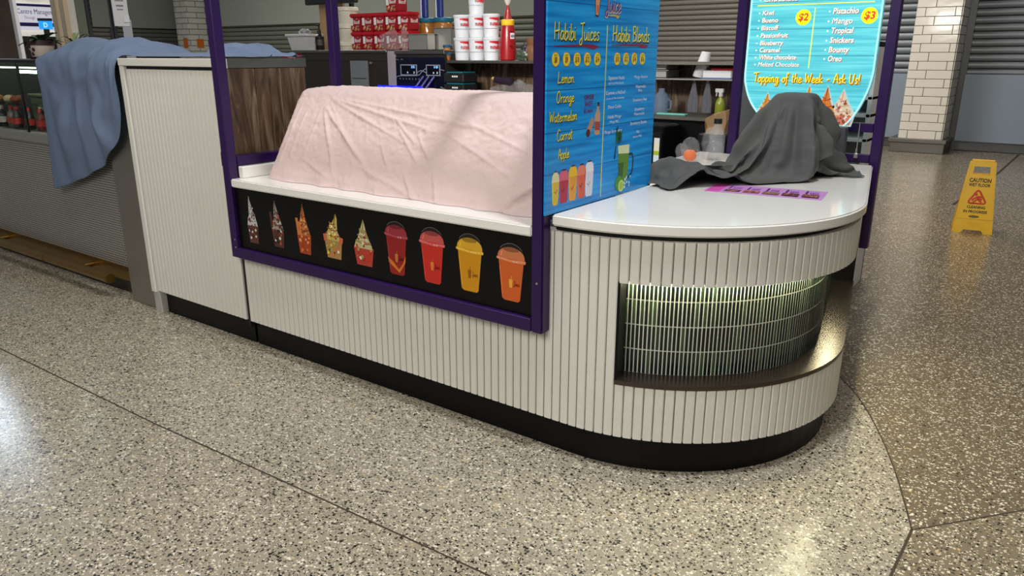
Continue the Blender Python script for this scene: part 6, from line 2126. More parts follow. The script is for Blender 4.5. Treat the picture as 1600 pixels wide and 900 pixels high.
    [-24,212,-44,-2,-10,1,4,0,9,5,-9,-3,-5,-4,8,6,-8,1,4,-9,4,3,-7,6,3,-2,-10,6,-3,8,6,-3,7,7,-4,8,6,-4,7,6,-4,7,6,-3,8,-1,4,10,5,2,9,-2,-10,2,7,-2,8,7,-6,5,7,-6,5,3,4,9,3,-9,4,8,-2,6,-4,3,9,9,-2,4,6,-8,1,8,2,6,10,0,4,9,-3,2,6,-8,-2,9,-4,1,5,-8,-3,-5,-5,-8,-5,-5,-8,2,9,-4,-4,-3,-9,-1,-6,-9,3,-6,-8,2,-6,-8,4,-5,-8,1,-6,-8,-3,-6,-8,0,-6,-9,2,-6,-8,3,-6,-8,8,-3,-5,-8,0,-7,7,-4,-7],
    [-36,213,-44,4,-6,9,2,-7,-7,2,-7,7,0,-10,-2,3,-8,6,3,-8,6,7,7,4,1,-10,2,5,-8,4,6,-4,8,7,-4,7,6,-3,8,6,-3,8,6,-3,7,7,-4,8,0,4,9,5,1,9,-2,-10,3,7,-2,7,7,-6,5,8,-4,6,3,3,9,3,-9,4,9,-2,6,-1,4,9,7,-7,2,10,-3,2,8,2,6,10,-2,3,6,-8,-2,9,-5,1,2,-8,-6,-5,-6,-7,-2,9,-6,-2,-6,-9,5,-5,-8,-1,-6,-8,3,-5,-9,5,-5,-7,-1,-6,-9,0,-7,-8,0,-6,-8,-3,-6,-8,4,-5,-8,8,3,-5,-6,-5,-7,6,-4,-7,8,1,-6],
    [-46,207,-43,3,-4,9,2,-6,-8,2,-4,9,0,-10,1,4,-6,8,6,-5,7,7,2,6,2,-10,2,2,-10,2,7,-1,8,6,-4,7,6,-5,7,6,-4,8,6,-4,7,6,-4,7,7,-3,8,2,3,9,6,1,9,-3,-10,3,8,-3,7,7,-5,5,7,-3,7,4,3,9,5,-9,3,8,-2,6,5,4,8,6,-8,2,10,-2,3,9,2,5,6,-9,-2,8,-6,-1,0,-8,-6,-6,5,-7,2,-6,-9,4,-5,-7,0,-6,-9,2,-6,-8,5,-4,-8,-2,-5,-8,-1,-6,-9,0,-7,-8,-1,-6,-8,6,-4,-7,5,7,-6,-3,-8,-6,8,-2,-7,2,7,-8,8,2,-6],
    [-53,198,-44,-1,4,9,2,-8,-6,1,-2,10,6,-4,7,5,-5,8,6,-4,7,6,-5,7,4,-9,4,3,-9,2,3,-10,2,4,2,10,7,-3,7,6,-3,8,6,-4,7,6,-4,7,6,-6,7,5,-5,7,6,1,9,5,1,9,-2,-10,3,7,-3,6,8,-4,7,7,-3,6,5,3,9,6,-8,4,8,-2,5,7,2,7,8,-6,2,11,1,6,6,-8,-2,6,-8,-3,-6,-2,-9,6,-4,-7,3,-6,-8,1,-6,-8,0,-6,-9,6,-4,-7,-1,-6,-9,-4,-5,-8,2,-6,-8,-2,-6,-8,8,-1,-6,2,8,-8,2,-9,-5,7,3,-7,-1,5,-9,6,5,-7,-2,3,-9],
    [-62,190,-42,-3,10,3,5,-7,6,2,-10,2,5,-4,8,5,-3,8,5,-4,9,4,-1,9,5,-8,5,2,-10,-1,4,-8,5,7,-6,6,7,-3,7,6,-3,8,5,-2,9,5,-1,9,6,-2,8,6,-3,8,5,-6,7,6,-1,8,6,0,9,-1,-10,3,8,-3,7,7,-3,6,8,-3,7,6,2,8,6,-7,4,9,-1,5,9,-1,7,9,-3,3,10,-6,0,1,-9,-9,5,-5,-6,2,-6,-9,0,-6,-8,0,-5,-9,6,-5,-7,2,-6,-8,-4,-4,-9,-2,-6,-8,3,-6,-8,7,4,-5,1,7,-8,5,-7,-5,6,4,-8,-2,6,-9,1,5,-8,2,5,-9,3,4,-10],
    [-72,186,-37,10,3,1,-10,1,3,5,-4,8,4,-5,8,5,-5,8,5,-6,8,5,-4,8,5,-5,7,9,-3,3,5,-8,5,0,-10,4,5,-5,7,6,-5,7,6,-5,7,6,-3,8,6,-2,8,6,-2,9,4,0,9,6,-2,8,6,-3,8,7,-2,8,1,-10,4,8,-2,6,7,-3,7,8,-3,6,7,0,8,8,-3,5,9,-6,2,8,-6,-2,9,-6,-1,8,-7,0,1,-5,-9,1,-6,-9,2,-6,-8,5,-6,-7,5,-5,-8,-6,-3,-8,-1,-6,-9,7,-4,-6,2,8,-7,4,6,-7,8,-4,-6,5,3,-9,0,6,-8,3,4,-9,4,3,-9,3,2,-10,4,2,-9],
    [-61,183,-35,-9,-1,-4,6,0,8,-7,-7,3,8,-4,5,6,-5,7,4,-5,8,5,-5,8,3,-5,9,1,1,10,6,-8,5,2,0,10,5,-5,7,6,-6,7,5,-6,7,5,-7,6,6,-4,8,6,-3,8,6,-3,8,6,-3,8,6,-2,8,6,-2,8,5,0,10,4,-8,4,8,-1,8,8,-2,7,7,-5,5,9,-7,-1,8,-6,-2,9,-6,0,8,-6,0,9,-6,2,7,-7,-5,0,-5,-9,7,-4,-6,3,-7,-8,-5,-1,-8,0,-7,-9,8,0,-6,3,7,-7,5,6,-7,7,3,-7,5,2,-9,6,1,-8,4,1,-10,3,0,-10,3,0,-10,2,0,-10,3,0,-10],
    [-56,177,-44,-3,7,7,-2,-9,-3,-5,-8,6,0,-7,7,1,-3,10,3,-3,10,4,-4,9,3,-4,9,8,-5,5,-1,-2,10,4,-4,9,4,-3,9,5,-3,8,5,-3,9,7,-3,8,6,-4,8,5,-3,7,6,-4,8,6,-4,8,6,-4,8,6,-5,7,6,-4,7,4,0,11,8,-5,7,8,-6,2,9,-7,0,8,-6,-2,9,-6,0,8,-7,0,8,-6,0,9,-6,0,9,-6,2,5,-6,-8,7,-3,-5,-5,-3,-9,4,-6,-8,6,6,-6,7,2,-7,7,1,-8,4,0,-10,4,1,-10,3,0,-9,2,0,-11,2,1,-10,1,1,-10,0,2,-10,1,1,-11,3,0,-10],
    [-53,187,-40,4,-6,8,-2,-10,-4,-6,-1,8,2,-10,3,0,-9,5,-3,-7,7,3,-4,10,6,-2,8,-3,-7,8,4,-3,9,4,-4,9,4,-3,9,4,-3,9,4,-3,9,4,-3,10,4,-3,9,5,-3,8,5,-3,9,6,-3,8,6,-4,8,6,-4,8,5,-4,8,7,-3,8,6,-4,8,10,-7,-1,8,-6,-1,9,-7,0,8,-6,0,9,-6,0,8,-6,0,9,-7,0,8,-6,0,10,-6,1,2,-1,-12,9,-2,-2,6,0,-8,5,-1,-9,3,0,-10,4,0,-10,2,0,-10,2,1,-10,2,0,-11,2,1,-10,2,1,-10,1,1,-11,0,1,-10,-1,3,-10,2,0,-10],
    [-42,188,-44,4,-7,7,-7,-2,8,-3,-5,8,-4,-8,6,2,-10,4,2,-9,5,4,-10,-2,1,-7,8,2,3,9,4,-5,9,3,-1,10,3,0,10,5,-4,9,4,-4,8,5,-4,9,3,-7,7,6,-1,9,3,-6,7,6,-3,8,6,-5,8,5,-5,8,3,-6,8,3,-6,8,2,-5,8,5,-7,7,9,-6,-2,8,-6,0,9,-7,0,8,-6,0,9,-6,0,8,-6,2,9,-7,-1,9,-6,-1,8,-3,-8,3,3,-10,7,-3,-6,1,4,-10,3,1,-10,4,-2,-10,1,4,-9,2,3,-10,2,1,-10,1,1,-11,2,0,-10,2,-3,-10,2,-1,-10,2,-1,-10,2,0,-10],
    [-50,179,-44,8,-7,1,3,-2,10,1,-2,10,-3,1,10,2,-10,4,2,-9,5,-8,-5,5,8,-5,-1,7,-5,6,1,2,10,4,-3,9,5,-5,9,4,-5,8,4,-5,8,4,-6,8,4,-6,7,0,-7,8,7,-3,7,3,-6,8,3,-6,8,2,-6,8,3,-7,8,2,-6,9,2,-5,8,2,-6,9,7,-7,4,9,-6,-2,8,-6,0,9,-7,0,8,-6,2,9,-6,-1,8,-5,-4,8,-2,-7,7,2,-7,6,-7,-6,8,-3,-6,6,2,-8,-2,2,-10,0,2,-10,1,4,-10,1,3,-10,1,4,-10,1,3,-10,2,1,-10,2,0,-10,3,0,-10,2,0,-10,2,-2,-11],
    [-57,171,-41,7,-7,-2,1,0,11,3,-5,8,9,0,6,-9,-5,1,2,-9,4,8,-2,7,6,6,6,7,-5,4,4,-6,7,4,-7,8,3,-7,8,2,-6,7,3,-7,8,2,-6,8,2,-7,8,3,-7,8,0,-4,9,0,-5,9,0,-4,10,2,-6,8,3,-7,8,3,-6,8,4,-7,7,7,-6,5,2,-7,9,8,-7,2,8,-6,0,9,-7,0,9,-6,-1,8,-2,-6,8,2,-7,8,-2,-6,8,-5,-6,7,1,-8,6,-6,-5,8,-4,-7,8,0,-6,4,5,-8,1,4,-10,0,2,-10,2,4,-10,2,4,-9,-4,-4,-10,-1,0,-10,0,0,-10,2,0,-11,8,-1,-6],
    [-60,163,-33,9,-3,1,7,-3,-8,4,7,7,2,-9,4,-5,-8,4,6,5,7,7,-7,3,-3,-5,8,9,-5,4,3,-6,8,2,-7,8,2,-6,8,1,-7,8,2,-6,8,2,-6,9,1,-6,8,1,-6,9,0,-3,10,1,-6,9,3,-7,7,4,-6,7,4,-7,8,7,-6,6,2,-7,7,6,-6,6,2,-7,8,1,-9,9,10,-5,0,10,-5,-3,8,2,-7,9,-1,-6,8,-2,-6,8,-4,-5,7,1,-8,7,-6,-5,7,2,-8,8,-4,-6,7,-4,-6,8,-2,-7,9,3,-6,4,4,-8,2,5,-10,2,4,-9,-1,3,-10,-2,0,-10,-1,-7,-9,-2,-2,-10,-2,-3,-10],
    [-61,159,-43,10,-3,0,-2,-1,10,10,-1,-4,-5,-3,9,8,3,-5,1,-9,5,2,-7,7,2,-7,7,1,-2,11,2,-1,10,2,-6,8,1,-6,9,2,-6,8,2,-7,8,1,-7,8,2,-8,6,2,-8,7,5,-7,7,4,-6,7,5,-7,6,6,-6,7,6,-5,7,0,-7,7,7,-6,6,2,-7,8,2,-7,7,0,-8,8,9,-5,0,11,3,-7,8,-7,-2,5,4,-7,8,-5,-5,8,-3,-6,7,2,-7,8,-1,-7,7,-6,-6,7,1,-8,8,-1,-6,8,-2,-6,8,-1,-7,9,-2,-5,6,4,-8,4,4,-8,3,5,-9,1,5,-10,-3,2,-9,-2,-2,-11,-2,-2,-10],
    [-58,151,-36,-5,4,-8,10,-4,1,-1,-1,10,9,-3,-6,9,-3,2,7,-1,8,3,-1,10,2,-7,7,1,-8,7,-4,-7,6,2,-6,8,1,-7,9,-4,-6,7,0,-7,8,6,-6,6,5,-6,7,5,-7,7,4,-6,7,5,-7,7,4,-7,6,3,-7,7,2,-8,7,2,-7,8,-3,-4,9,2,-7,7,4,-8,6,6,-7,4,10,3,-3,7,-8,1,7,2,-8,9,-4,-3,3,5,-8,6,-7,-5,8,-1,-6,7,2,-8,8,-2,-7,6,-6,-5,9,-2,-6,8,-2,-6,9,-2,-6,7,2,-7,7,2,-8,8,1,-7,5,4,-8,4,5,-9,2,5,-8,2,5,-9,-4,4,-9],
    [-67,154,-43,1,-10,-1,10,-5,2,9,2,4,6,-1,8,5,-8,-6,-1,4,10,9,-4,0,0,-7,8,5,-7,6,0,-8,7,-2,-6,8,-5,-5,8,0,-8,7,4,-6,8,4,-7,6,5,-6,7,5,-6,7,6,-6,6,4,-7,7,2,-7,7,2,-8,7,-1,-6,8,-3,-4,10,3,-8,6,6,-6,5,1,-8,7,9,-6,2,8,6,-4,3,-10,3,8,-1,-5,10,-3,-4,1,6,-9,7,1,-7,6,-7,-5,8,0,-7,7,3,-8,8,-2,-6,7,-6,-5,8,-1,-6,8,-3,-6,9,-3,-6,8,0,-6,5,4,-8,6,3,-8,6,3,-8,0,6,-8,3,5,-9,5,3,-8],
    [-71,148,-32,10,1,-2,6,-8,4,4,-9,-1,4,4,-9,-1,-7,8,10,-2,-2,8,-6,3,3,-6,7,1,-8,7,-6,-3,7,0,-8,7,3,-7,7,5,-5,7,5,-6,7,4,-6,7,4,-7,7,3,-7,7,2,-8,6,2,-7,7,0,-7,8,-4,-3,9,-2,-6,8,6,-8,5,6,-6,5,3,-8,6,1,-7,7,9,-4,1,7,7,-5,2,-10,4,8,-6,-1,8,-1,-5,1,6,-9,5,4,-8,8,-3,-7,7,-5,-5,7,2,-7,7,2,-8,8,-2,-6,8,-4,-5,8,-1,-6,8,-2,-6,8,-4,-5,9,-2,-6,8,1,-6,1,6,-9,1,6,-8,3,4,-9,4,4,-9],
    [-66,137,-38,-3,3,10,5,-8,-3,4,2,-9,5,-8,-3,9,-4,0,5,-7,7,8,-5,0,4,-7,6,-6,-3,7,6,-5,6,4,-7,7,3,-7,7,3,-6,7,2,-7,7,1,-7,8,4,-7,6,2,-7,7,0,-7,7,-2,-5,9,-4,-3,9,0,-7,7,6,-7,4,7,-6,5,4,-8,5,-1,-7,7,4,-8,6,10,-1,-1,4,8,-5,6,-8,3,2,-10,2,9,-2,-4,1,6,-8,4,4,-8,6,2,-8,7,-5,-6,8,-1,-6,7,1,-7,7,3,-8,8,-2,-6,8,-3,-5,8,-2,-6,9,0,-5,8,-2,-6,8,-2,-6,8,-4,-5,4,6,-8,-2,4,-9,1,5,-9],
    [-80,140,-36,8,-4,-5,6,-7,-2,6,-8,-1,4,-6,7,5,-5,-6,8,-6,0,7,-6,3,3,-7,7,-5,-3,8,8,-5,3,5,-7,6,2,-6,7,2,-7,8,3,-6,6,2,-7,7,0,-7,8,-2,-5,8,-4,-2,9,-2,-6,8,2,-8,6,8,-6,4,7,-6,4,4,-7,5,-2,-7,6,1,-8,7,6,-7,4,10,1,-2,4,8,-5,7,-6,1,0,-10,4,7,-7,0,1,6,-9,3,5,-8,5,2,-8,6,1,-7,8,-3,-6,8,-1,-6,7,1,-7,7,3,-7,8,-1,-6,8,-2,-5,8,-2,-6,8,-1,-5,8,-4,-5,8,-1,-6,8,-2,-6,7,2,-7,5,6,-7],
    [-82,128,-43,6,-5,6,5,-7,-4,6,-7,-3,9,-5,0,3,-7,7,6,-6,-5,4,-4,7,6,-8,0,-2,-4,9,8,-4,-1,5,-7,6,2,-6,7,2,-7,7,-1,-6,8,-2,-5,8,-3,-2,9,-3,-4,8,1,-7,7,4,-8,4,7,-6,4,7,-6,4,5,-7,4,-2,-6,7,0,-8,6,2,-7,6,7,-6,2,9,3,-3,4,8,-5,9,-4,1,-1,-10,3,3,-9,2,8,1,-5,-1,5,-8,1,6,-8,6,1,-8,7,1,-7,7,-2,-5,8,0,-6,8,0,-7,6,3,-6,8,-1,-6,8,-1,-6,8,-2,-5,8,-2,-6,8,-2,-5,7,-1,-6,8,-2,-6,6,4,-7],
    [-83,113,-43,4,-4,7,8,-6,2,8,-5,0,-1,-6,-7,7,-6,-3,3,-5,7,7,-5,-5,2,-8,6,8,-3,1,6,-7,3,2,-6,7,0,-6,7,-4,-2,9,-2,-4,8,-3,-4,9,-1,-6,7,4,-7,5,5,-7,4,7,-6,3,7,-6,4,6,-6,4,-4,-7,6,-1,-7,6,1,-8,6,4,-7,5,9,-4,1,7,5,-4,4,8,-5,9,-3,0,3,-9,3,-2,-9,3,8,-5,-1,4,4,-8,0,6,-7,-2,5,-8,7,0,-7,7,1,-6,7,0,-6,8,0,-6,8,0,-6,7,2,-6,7,0,-6,8,-1,-6,7,-1,-5,8,-1,-6,7,-2,-6,8,-2,-6,8,-4,-4],
    [-78,98,-44,0,-5,8,7,-3,-5,1,-5,8,4,-7,-5,5,-6,-5,9,-4,0,5,-6,4,7,-5,-4,5,-5,5,-5,-4,7,4,-7,4,-4,-3,8,-3,-4,8,-1,-4,8,1,-6,7,9,-3,2,5,-6,4,5,-7,4,3,-8,4,7,-6,3,-4,-5,6,-1,-8,6,-1,-7,6,5,-7,4,3,-8,4,9,-1,0,3,7,-5,9,2,-2,6,-5,6,6,0,-7,-1,-9,3,2,-8,3,9,0,-5,-1,5,-7,-4,6,-7,3,4,-8,7,0,-6,7,1,-6,7,0,-6,8,1,-6,7,1,-5,7,0,-6,8,-1,-6,7,-1,-5,7,-2,-6,8,-2,-5,8,-3,-4,8,-5,-1],
    [-87,86,-43,7,-6,-1,6,-6,3,3,-4,7,7,-6,2,6,-5,-4,1,-5,-7,7,-5,-1,7,-6,0,6,-5,4,0,-4,9,-7,-5,3,-1,-4,8,-1,-4,7,2,-5,8,6,-5,4,9,1,-2,6,-6,3,2,-8,4,3,-8,4,-5,-5,6,-1,-7,5,-2,-7,6,5,-7,3,2,-8,5,5,-6,3,9,1,-2,4,7,-4,8,-3,2,2,-5,8,3,3,-8,8,-3,-4,3,-8,3,3,-8,2,2,5,-7,-2,5,-7,-3,6,-6,4,3,-7,8,-1,-6,7,1,-6,7,1,-5,7,1,-6,8,0,-5,7,-1,-6,7,-1,-5,7,-2,-5,8,-3,-5,8,-5,-1,8,-4,0],
    [-90,70,-44,7,-6,0,4,-4,7,6,-6,3,6,-2,-6,6,-6,-3,5,-6,4,4,-6,-5,6,-5,0,5,-5,5,6,-4,5,1,-2,9,0,-2,8,-2,-4,6,-2,-9,3,9,1,-2,-4,-6,6,7,-4,-4,3,-8,3,-5,-5,6,-1,-7,5,-2,-7,6,2,-8,4,5,-6,2,1,-8,5,8,-4,1,5,6,-4,8,1,-1,5,-5,6,-1,-4,8,8,0,-6,1,3,-8,7,-5,-1,0,-8,5,7,-2,-4,-2,5,-6,-1,6,-7,-2,5,-6,6,1,-6,8,0,-5,7,1,-5,7,0,-6,7,0,-5,7,-1,-5,7,-1,-5,7,-3,-4,8,-3,-3,8,-4,3,7,-5,-3],
    [-93,53,-44,6,-4,5,7,-4,-4,7,-4,0,7,-5,-1,4,-4,5,4,-6,-4,4,-5,5,5,0,6,5,1,7,-2,-8,-2,1,-3,7,1,-4,7,2,-7,-3,6,0,-5,-4,-5,5,4,-7,1,7,-5,-2,-3,-6,6,-2,-7,5,-2,-7,5,1,-8,4,3,-7,3,5,-6,3,2,-7,4,8,1,-3,6,4,-3,5,-4,4,4,-5,6,-1,-3,8,8,-2,-3,-2,5,-7,6,-1,-6,6,-6,1,2,-7,4,3,3,-7,-3,6,-6,-3,6,-5,4,2,-7,8,1,-5,7,0,-5,6,0,-5,7,0,-5,7,-1,-4,7,-2,-4,8,-3,-4,7,-4,-1,8,-4,0,7,-4,5],
    [-94,35,-44,8,-2,0,6,-4,5,6,-4,-4,6,-5,-1,3,-4,7,3,3,6,3,3,7,4,-6,5,1,-5,-7,-2,-4,7,2,-7,3,4,-1,-7,4,-1,-7,-1,-7,5,3,-7,1,6,-6,-2,3,-7,3,0,-7,5,0,-7,4,1,-7,5,-5,-6,4,6,-7,1,-2,-5,6,7,1,-4,8,1,-2,5,-5,2,4,-5,5,4,-5,7,-2,-3,7,8,-2,0,3,4,-7,-3,4,-7,7,-4,-2,0,-6,5,7,-3,-3,0,5,-7,-5,6,-4,3,4,-7,7,0,-5,6,1,-5,7,0,-5,7,-1,-4,7,-1,-4,7,-3,-3,7,-3,-2,8,-4,-1,7,-4,0,8,-4,0],
    [-92,18,-43,8,-3,0,7,-3,-1,2,-2,8,1,5,6,1,5,6,3,-3,6,3,-7,1,3,-6,-4,-1,-3,-7,0,-6,6,5,-3,-6,3,1,-7,5,-7,-1,1,-7,3,5,-6,-2,2,-7,3,2,-7,4,0,-7,4,-1,-6,6,5,-6,-1,2,-8,4,-3,-6,4,5,-6,3,7,1,-3,-1,0,8,5,-4,-4,5,-5,4,5,-4,5,-1,-3,7,8,-3,1,5,2,-5,-4,5,-6,2,3,-7,2,-6,4,4,-6,4,1,4,-7,1,4,-7,7,2,-3,-2,3,-7,6,1,-4,7,-1,-5,7,0,-3,6,-2,-4,7,-3,-2,7,-3,-2,8,-4,0,7,-4,0,7,-5,0],
    [-80,5,-38,-2,-1,8,-2,7,2,-2,8,1,0,-3,8,3,-6,2,4,-6,-2,3,-2,-7,2,-5,-5,-1,-7,2,4,1,-6,4,-4,-5,4,-6,-1,4,-7,-1,4,-6,0,3,-7,2,2,-7,3,1,-7,4,-2,-7,5,3,-7,2,6,-6,0,4,-6,1,3,-6,4,2,-6,3,-1,-1,8,-2,1,7,5,-5,-3,6,-3,-3,1,-3,8,5,-5,2,7,2,-2,6,-4,1,1,4,-7,-6,5,-3,5,0,-6,3,-6,5,7,-4,1,3,4,-6,-4,6,-3,5,0,-5,1,2,-7,7,-1,-3,6,-1,-3,7,-2,-2,7,-2,1,6,-4,-5,6,-4,-1,7,-4,0,7,-4,0],
    [-98,1,-36,0,8,-1,-3,4,5,2,-5,6,3,-5,5,4,-5,-4,4,-6,-2,3,-1,-7,2,-2,-6,3,-5,-3,3,-6,3,3,-5,-4,4,-6,1,4,-6,-1,4,-6,0,3,-7,1,3,-7,1,-1,-7,4,3,-6,2,3,-7,2,4,-7,2,3,-6,2,-1,-5,6,-2,2,7,-1,-3,6,3,-5,5,5,-4,0,6,-4,-1,6,-4,0,6,2,-5,0,-3,8,6,0,-5,7,-2,-3,-6,5,-1,-1,4,-6,7,-3,-3,1,-3,6,7,-2,2,3,3,-6,-4,4,-5,4,0,-6,7,-1,-2,6,-2,-2,7,-2,-2,7,-2,2,4,-3,-4,6,-4,-3,7,-4,-2,6,-4,0],
    [-114,6,-44,-1,-1,8,2,-4,6,3,-6,3,6,-3,-4,4,-5,-3,4,-6,-1,2,0,-7,4,-5,-1,3,-6,0,4,-6,0,3,-5,1,4,-5,2,3,-6,0,2,-6,-4,3,-7,0,3,-7,0,3,-7,0,2,-6,3,3,-7,3,3,-6,2,-3,-1,7,-2,-2,6,0,-4,6,3,-6,3,3,-4,3,5,-3,-4,5,-4,2,6,0,-4,5,-3,5,7,-3,0,3,0,7,5,-2,-5,-2,3,-6,-5,6,-2,5,-1,-6,6,-3,-1,1,0,7,7,0,2,3,1,-6,-1,1,-6,6,-1,-2,7,-1,0,6,-1,1,5,-4,-3,6,-3,-2,7,-2,1,3,-5,-5,5,-4,-4],
    [-126,-7,-43,3,-4,6,2,-3,6,4,-3,-5,4,-5,1,4,-3,-5,4,-4,-4,5,-5,1,4,-5,0,3,-4,4,3,-5,1,3,-6,0,3,-6,-1,3,-6,-1,2,-5,-4,3,-7,0,3,-6,0,3,-7,0,2,-7,1,3,-6,2,-3,-1,7,-1,-4,6,3,-5,2,0,-4,5,5,-5,-1,0,-3,5,5,-3,-3,5,-3,-1,6,-3,2,4,-1,5,6,-3,3,4,-1,5,6,-2,-2,-2,4,-6,-4,5,-3,2,1,-6,7,-3,0,6,-3,0,1,3,7,7,-1,-1,-1,0,-6,7,0,-1,6,-1,0,6,-2,0,6,-1,1,6,-4,-2,6,-2,0,5,-4,-3,5,-5,-4],
    [-133,-23,-44,-1,-1,7,5,-5,4,3,-2,-6,5,-4,-2,5,-4,-3,5,-5,0,4,-4,0,4,-5,2,3,-4,3,3,-5,-2,3,-5,-1,3,-5,-1,2,-6,0,2,-6,1,3,-6,-1,2,-7,0,3,-7,-1,2,-6,1,1,-5,5,-2,-1,6,2,-6,2,0,-3,6,3,-6,1,2,-2,5,2,-5,-4,5,-3,1,5,-3,2,5,-3,1,6,-2,1,2,-1,6,6,-1,3,7,-3,2,-3,4,-5,-3,5,-4,2,1,-7,5,0,4,7,-1,2,5,-3,0,1,4,4,6,-1,-1,6,-1,-1,6,-1,-1,5,-2,0,6,-3,-1,6,-3,0,6,-3,-2,5,-3,-1,5,-4,-3],
    [-146,-35,-44,4,-4,5,5,-4,3,4,-3,-4,6,-4,-2,5,-4,-2,4,-4,0,4,-4,1,3,-4,3,4,-4,-1,3,-5,-2,2,-5,1,3,-5,1,2,-6,-3,2,-6,2,2,-6,-1,2,-6,0,3,-7,0,2,-6,1,-2,-1,6,-1,-3,6,1,-4,5,2,-5,4,2,-5,3,3,-4,3,4,-3,2,4,-3,1,5,-3,1,6,-3,0,5,-3,1,5,-3,-3,3,-1,5,6,-2,2,2,2,-6,-4,5,-1,-1,3,-5,6,0,2,6,-2,0,4,1,5,5,-1,2,6,0,0,6,-1,-1,5,-2,0,6,-1,-1,5,-3,-1,5,-3,-1,6,-3,-1,5,-3,-2,5,-3,-2],
    [-153,-50,-44,5,-4,0,3,-3,5,6,-4,-2,5,-3,-2,5,-4,0,4,-4,-1,4,-3,2,3,-4,0,4,-5,0,2,-4,-2,3,-5,0,2,-5,3,3,-5,1,0,-6,-3,2,-6,0,2,-6,2,3,-6,1,2,-6,1,-1,-2,7,2,-5,4,4,-5,1,4,-3,-2,1,-5,4,-2,-3,4,3,-4,3,3,-3,3,4,-2,2,5,-2,3,5,-2,2,6,-3,2,4,-2,-4,5,-2,4,4,1,-5,-4,5,-2,0,3,-6,6,0,-1,4,-1,5,6,0,0,6,0,1,5,-1,2,5,-1,-1,5,-2,1,5,-1,1,5,-3,-1,5,-2,-2,5,-3,-2,5,-3,-2,4,-2,-4],
    [-160,-64,-44,5,-4,0,6,-3,0,4,-4,4,5,-3,-3,5,-4,0,4,-3,-1,3,-4,1,4,-4,1,2,-4,-2,3,-4,1,2,-5,-1,3,-5,1,0,-3,4,3,-5,3,2,-5,2,3,-6,2,2,-6,2,1,-6,0,2,-7,1,3,-5,-1,4,-4,-1,4,-3,-4,0,-5,4,-2,-3,4,3,-3,2,2,-3,4,5,-2,1,5,-2,2,2,-1,6,3,-1,4,6,-3,3,5,-3,-2,5,0,-4,-3,5,-3,5,1,-5,5,2,4,2,-1,-5,6,0,0,5,0,2,5,-1,2,4,-1,2,5,-1,2,4,-2,-2,5,-1,-3,4,-3,1,5,-2,-3,4,-3,-2,5,-3,-3],
    [-167,-78,-44,6,-3,0,6,-4,2,5,-3,-1,4,-4,1,4,-3,-2,4,-3,1,4,-4,0,3,-3,0,3,-4,-1,2,-4,2,2,-4,2,2,-5,1,3,-5,0,3,-5,-1,1,-5,4,3,-5,0,2,-6,1,3,-3,-5,3,-6,-1,4,-5,-1,0,-6,1,1,-4,3,0,-5,3,1,-4,3,3,-3,3,2,-3,2,4,-2,3,5,-2,2,4,-1,3,2,-1,6,2,-1,6,3,2,-5,5,1,-4,5,-4,-2,6,1,0,6,1,2,5,2,3,-2,-1,-6,6,0,0,5,-1,0,4,-1,2,4,-1,3,4,-1,-3,5,-1,2,2,-2,-4,5,-2,-1,4,-3,-2,5,-3,-3],
    [-173,-91,-43,6,-4,-1,5,-3,0,5,-3,3,5,-3,-2,4,-3,-1,4,-4,1,3,-3,-1,3,-3,0,3,-4,1,2,-4,0,3,-4,1,2,-5,1,3,-4,-2,0,-5,4,3,-5,1,3,-6,0,3,-4,-4,3,-5,-2,3,-6,0,-2,1,6,1,-2,6,2,-4,4,1,-2,4,2,-3,3,3,-2,3,3,-3,3,3,-2,2,3,-3,2,3,-5,0,1,-5,-4,5,-3,2,6,-2,2,6,1,1,5,4,3,4,-3,-3,5,2,3,6,-1,-1,4,-2,-3,1,-1,-5,4,1,2,4,-2,-1,5,-1,-1,4,-1,2,4,-1,2,2,-2,-4,4,-2,-3,4,-3,-2,4,-3,-3],
    [-179,-105,-44,6,-2,4,5,-3,-3,5,-3,0,5,-3,1,4,-4,-1,3,-3,0,3,-3,-1,3,-3,1,3,-3,0,2,-4,0,2,-4,2,2,-4,-3,2,-4,3,3,-5,-2,2,-6,-1,3,-5,1,3,-5,3,3,-6,-3,0,2,7,1,-5,4,2,-4,2,4,-5,1,0,-2,4,-1,-1,4,2,-2,4,3,-3,1,4,-2,1,-1,2,5,2,0,4,5,-2,2,6,-3,2,6,-2,1,6,-3,1,6,-3,1,6,-2,-2,3,0,-5,6,0,2,5,-2,-1,1,-1,-5,4,-1,1,4,-1,-1,4,-1,-2,4,-1,1,4,-2,1,3,-1,-4,3,-2,-2,4,-3,-3,4,-3,-3],
    [-184,-118,-44,4,-1,5,5,-3,-3,5,-3,-2,5,-3,1,4,-3,0,4,-3,0,3,-3,-1,2,-3,0,2,-3,2,3,-3,1,1,-4,-2,3,-4,-1,3,-5,1,2,-5,2,3,-3,4,2,-7,-1,1,-4,-5,1,0,7,3,-5,3,2,-6,0,2,-4,2,0,0,5,1,-4,3,2,-4,2,1,-2,3,3,-2,3,1,1,4,4,-3,0,-1,2,5,6,-2,0,5,-2,2,6,-2,3,6,-2,-2,6,-3,0,6,-3,0,6,0,3,4,-1,-4,5,-1,2,4,-2,-1,4,-1,-3,4,-1,1,3,-1,-2,4,-1,1,4,-2,-2,3,-2,-2,4,-2,-2,3,-2,-3,4,-3,-3],
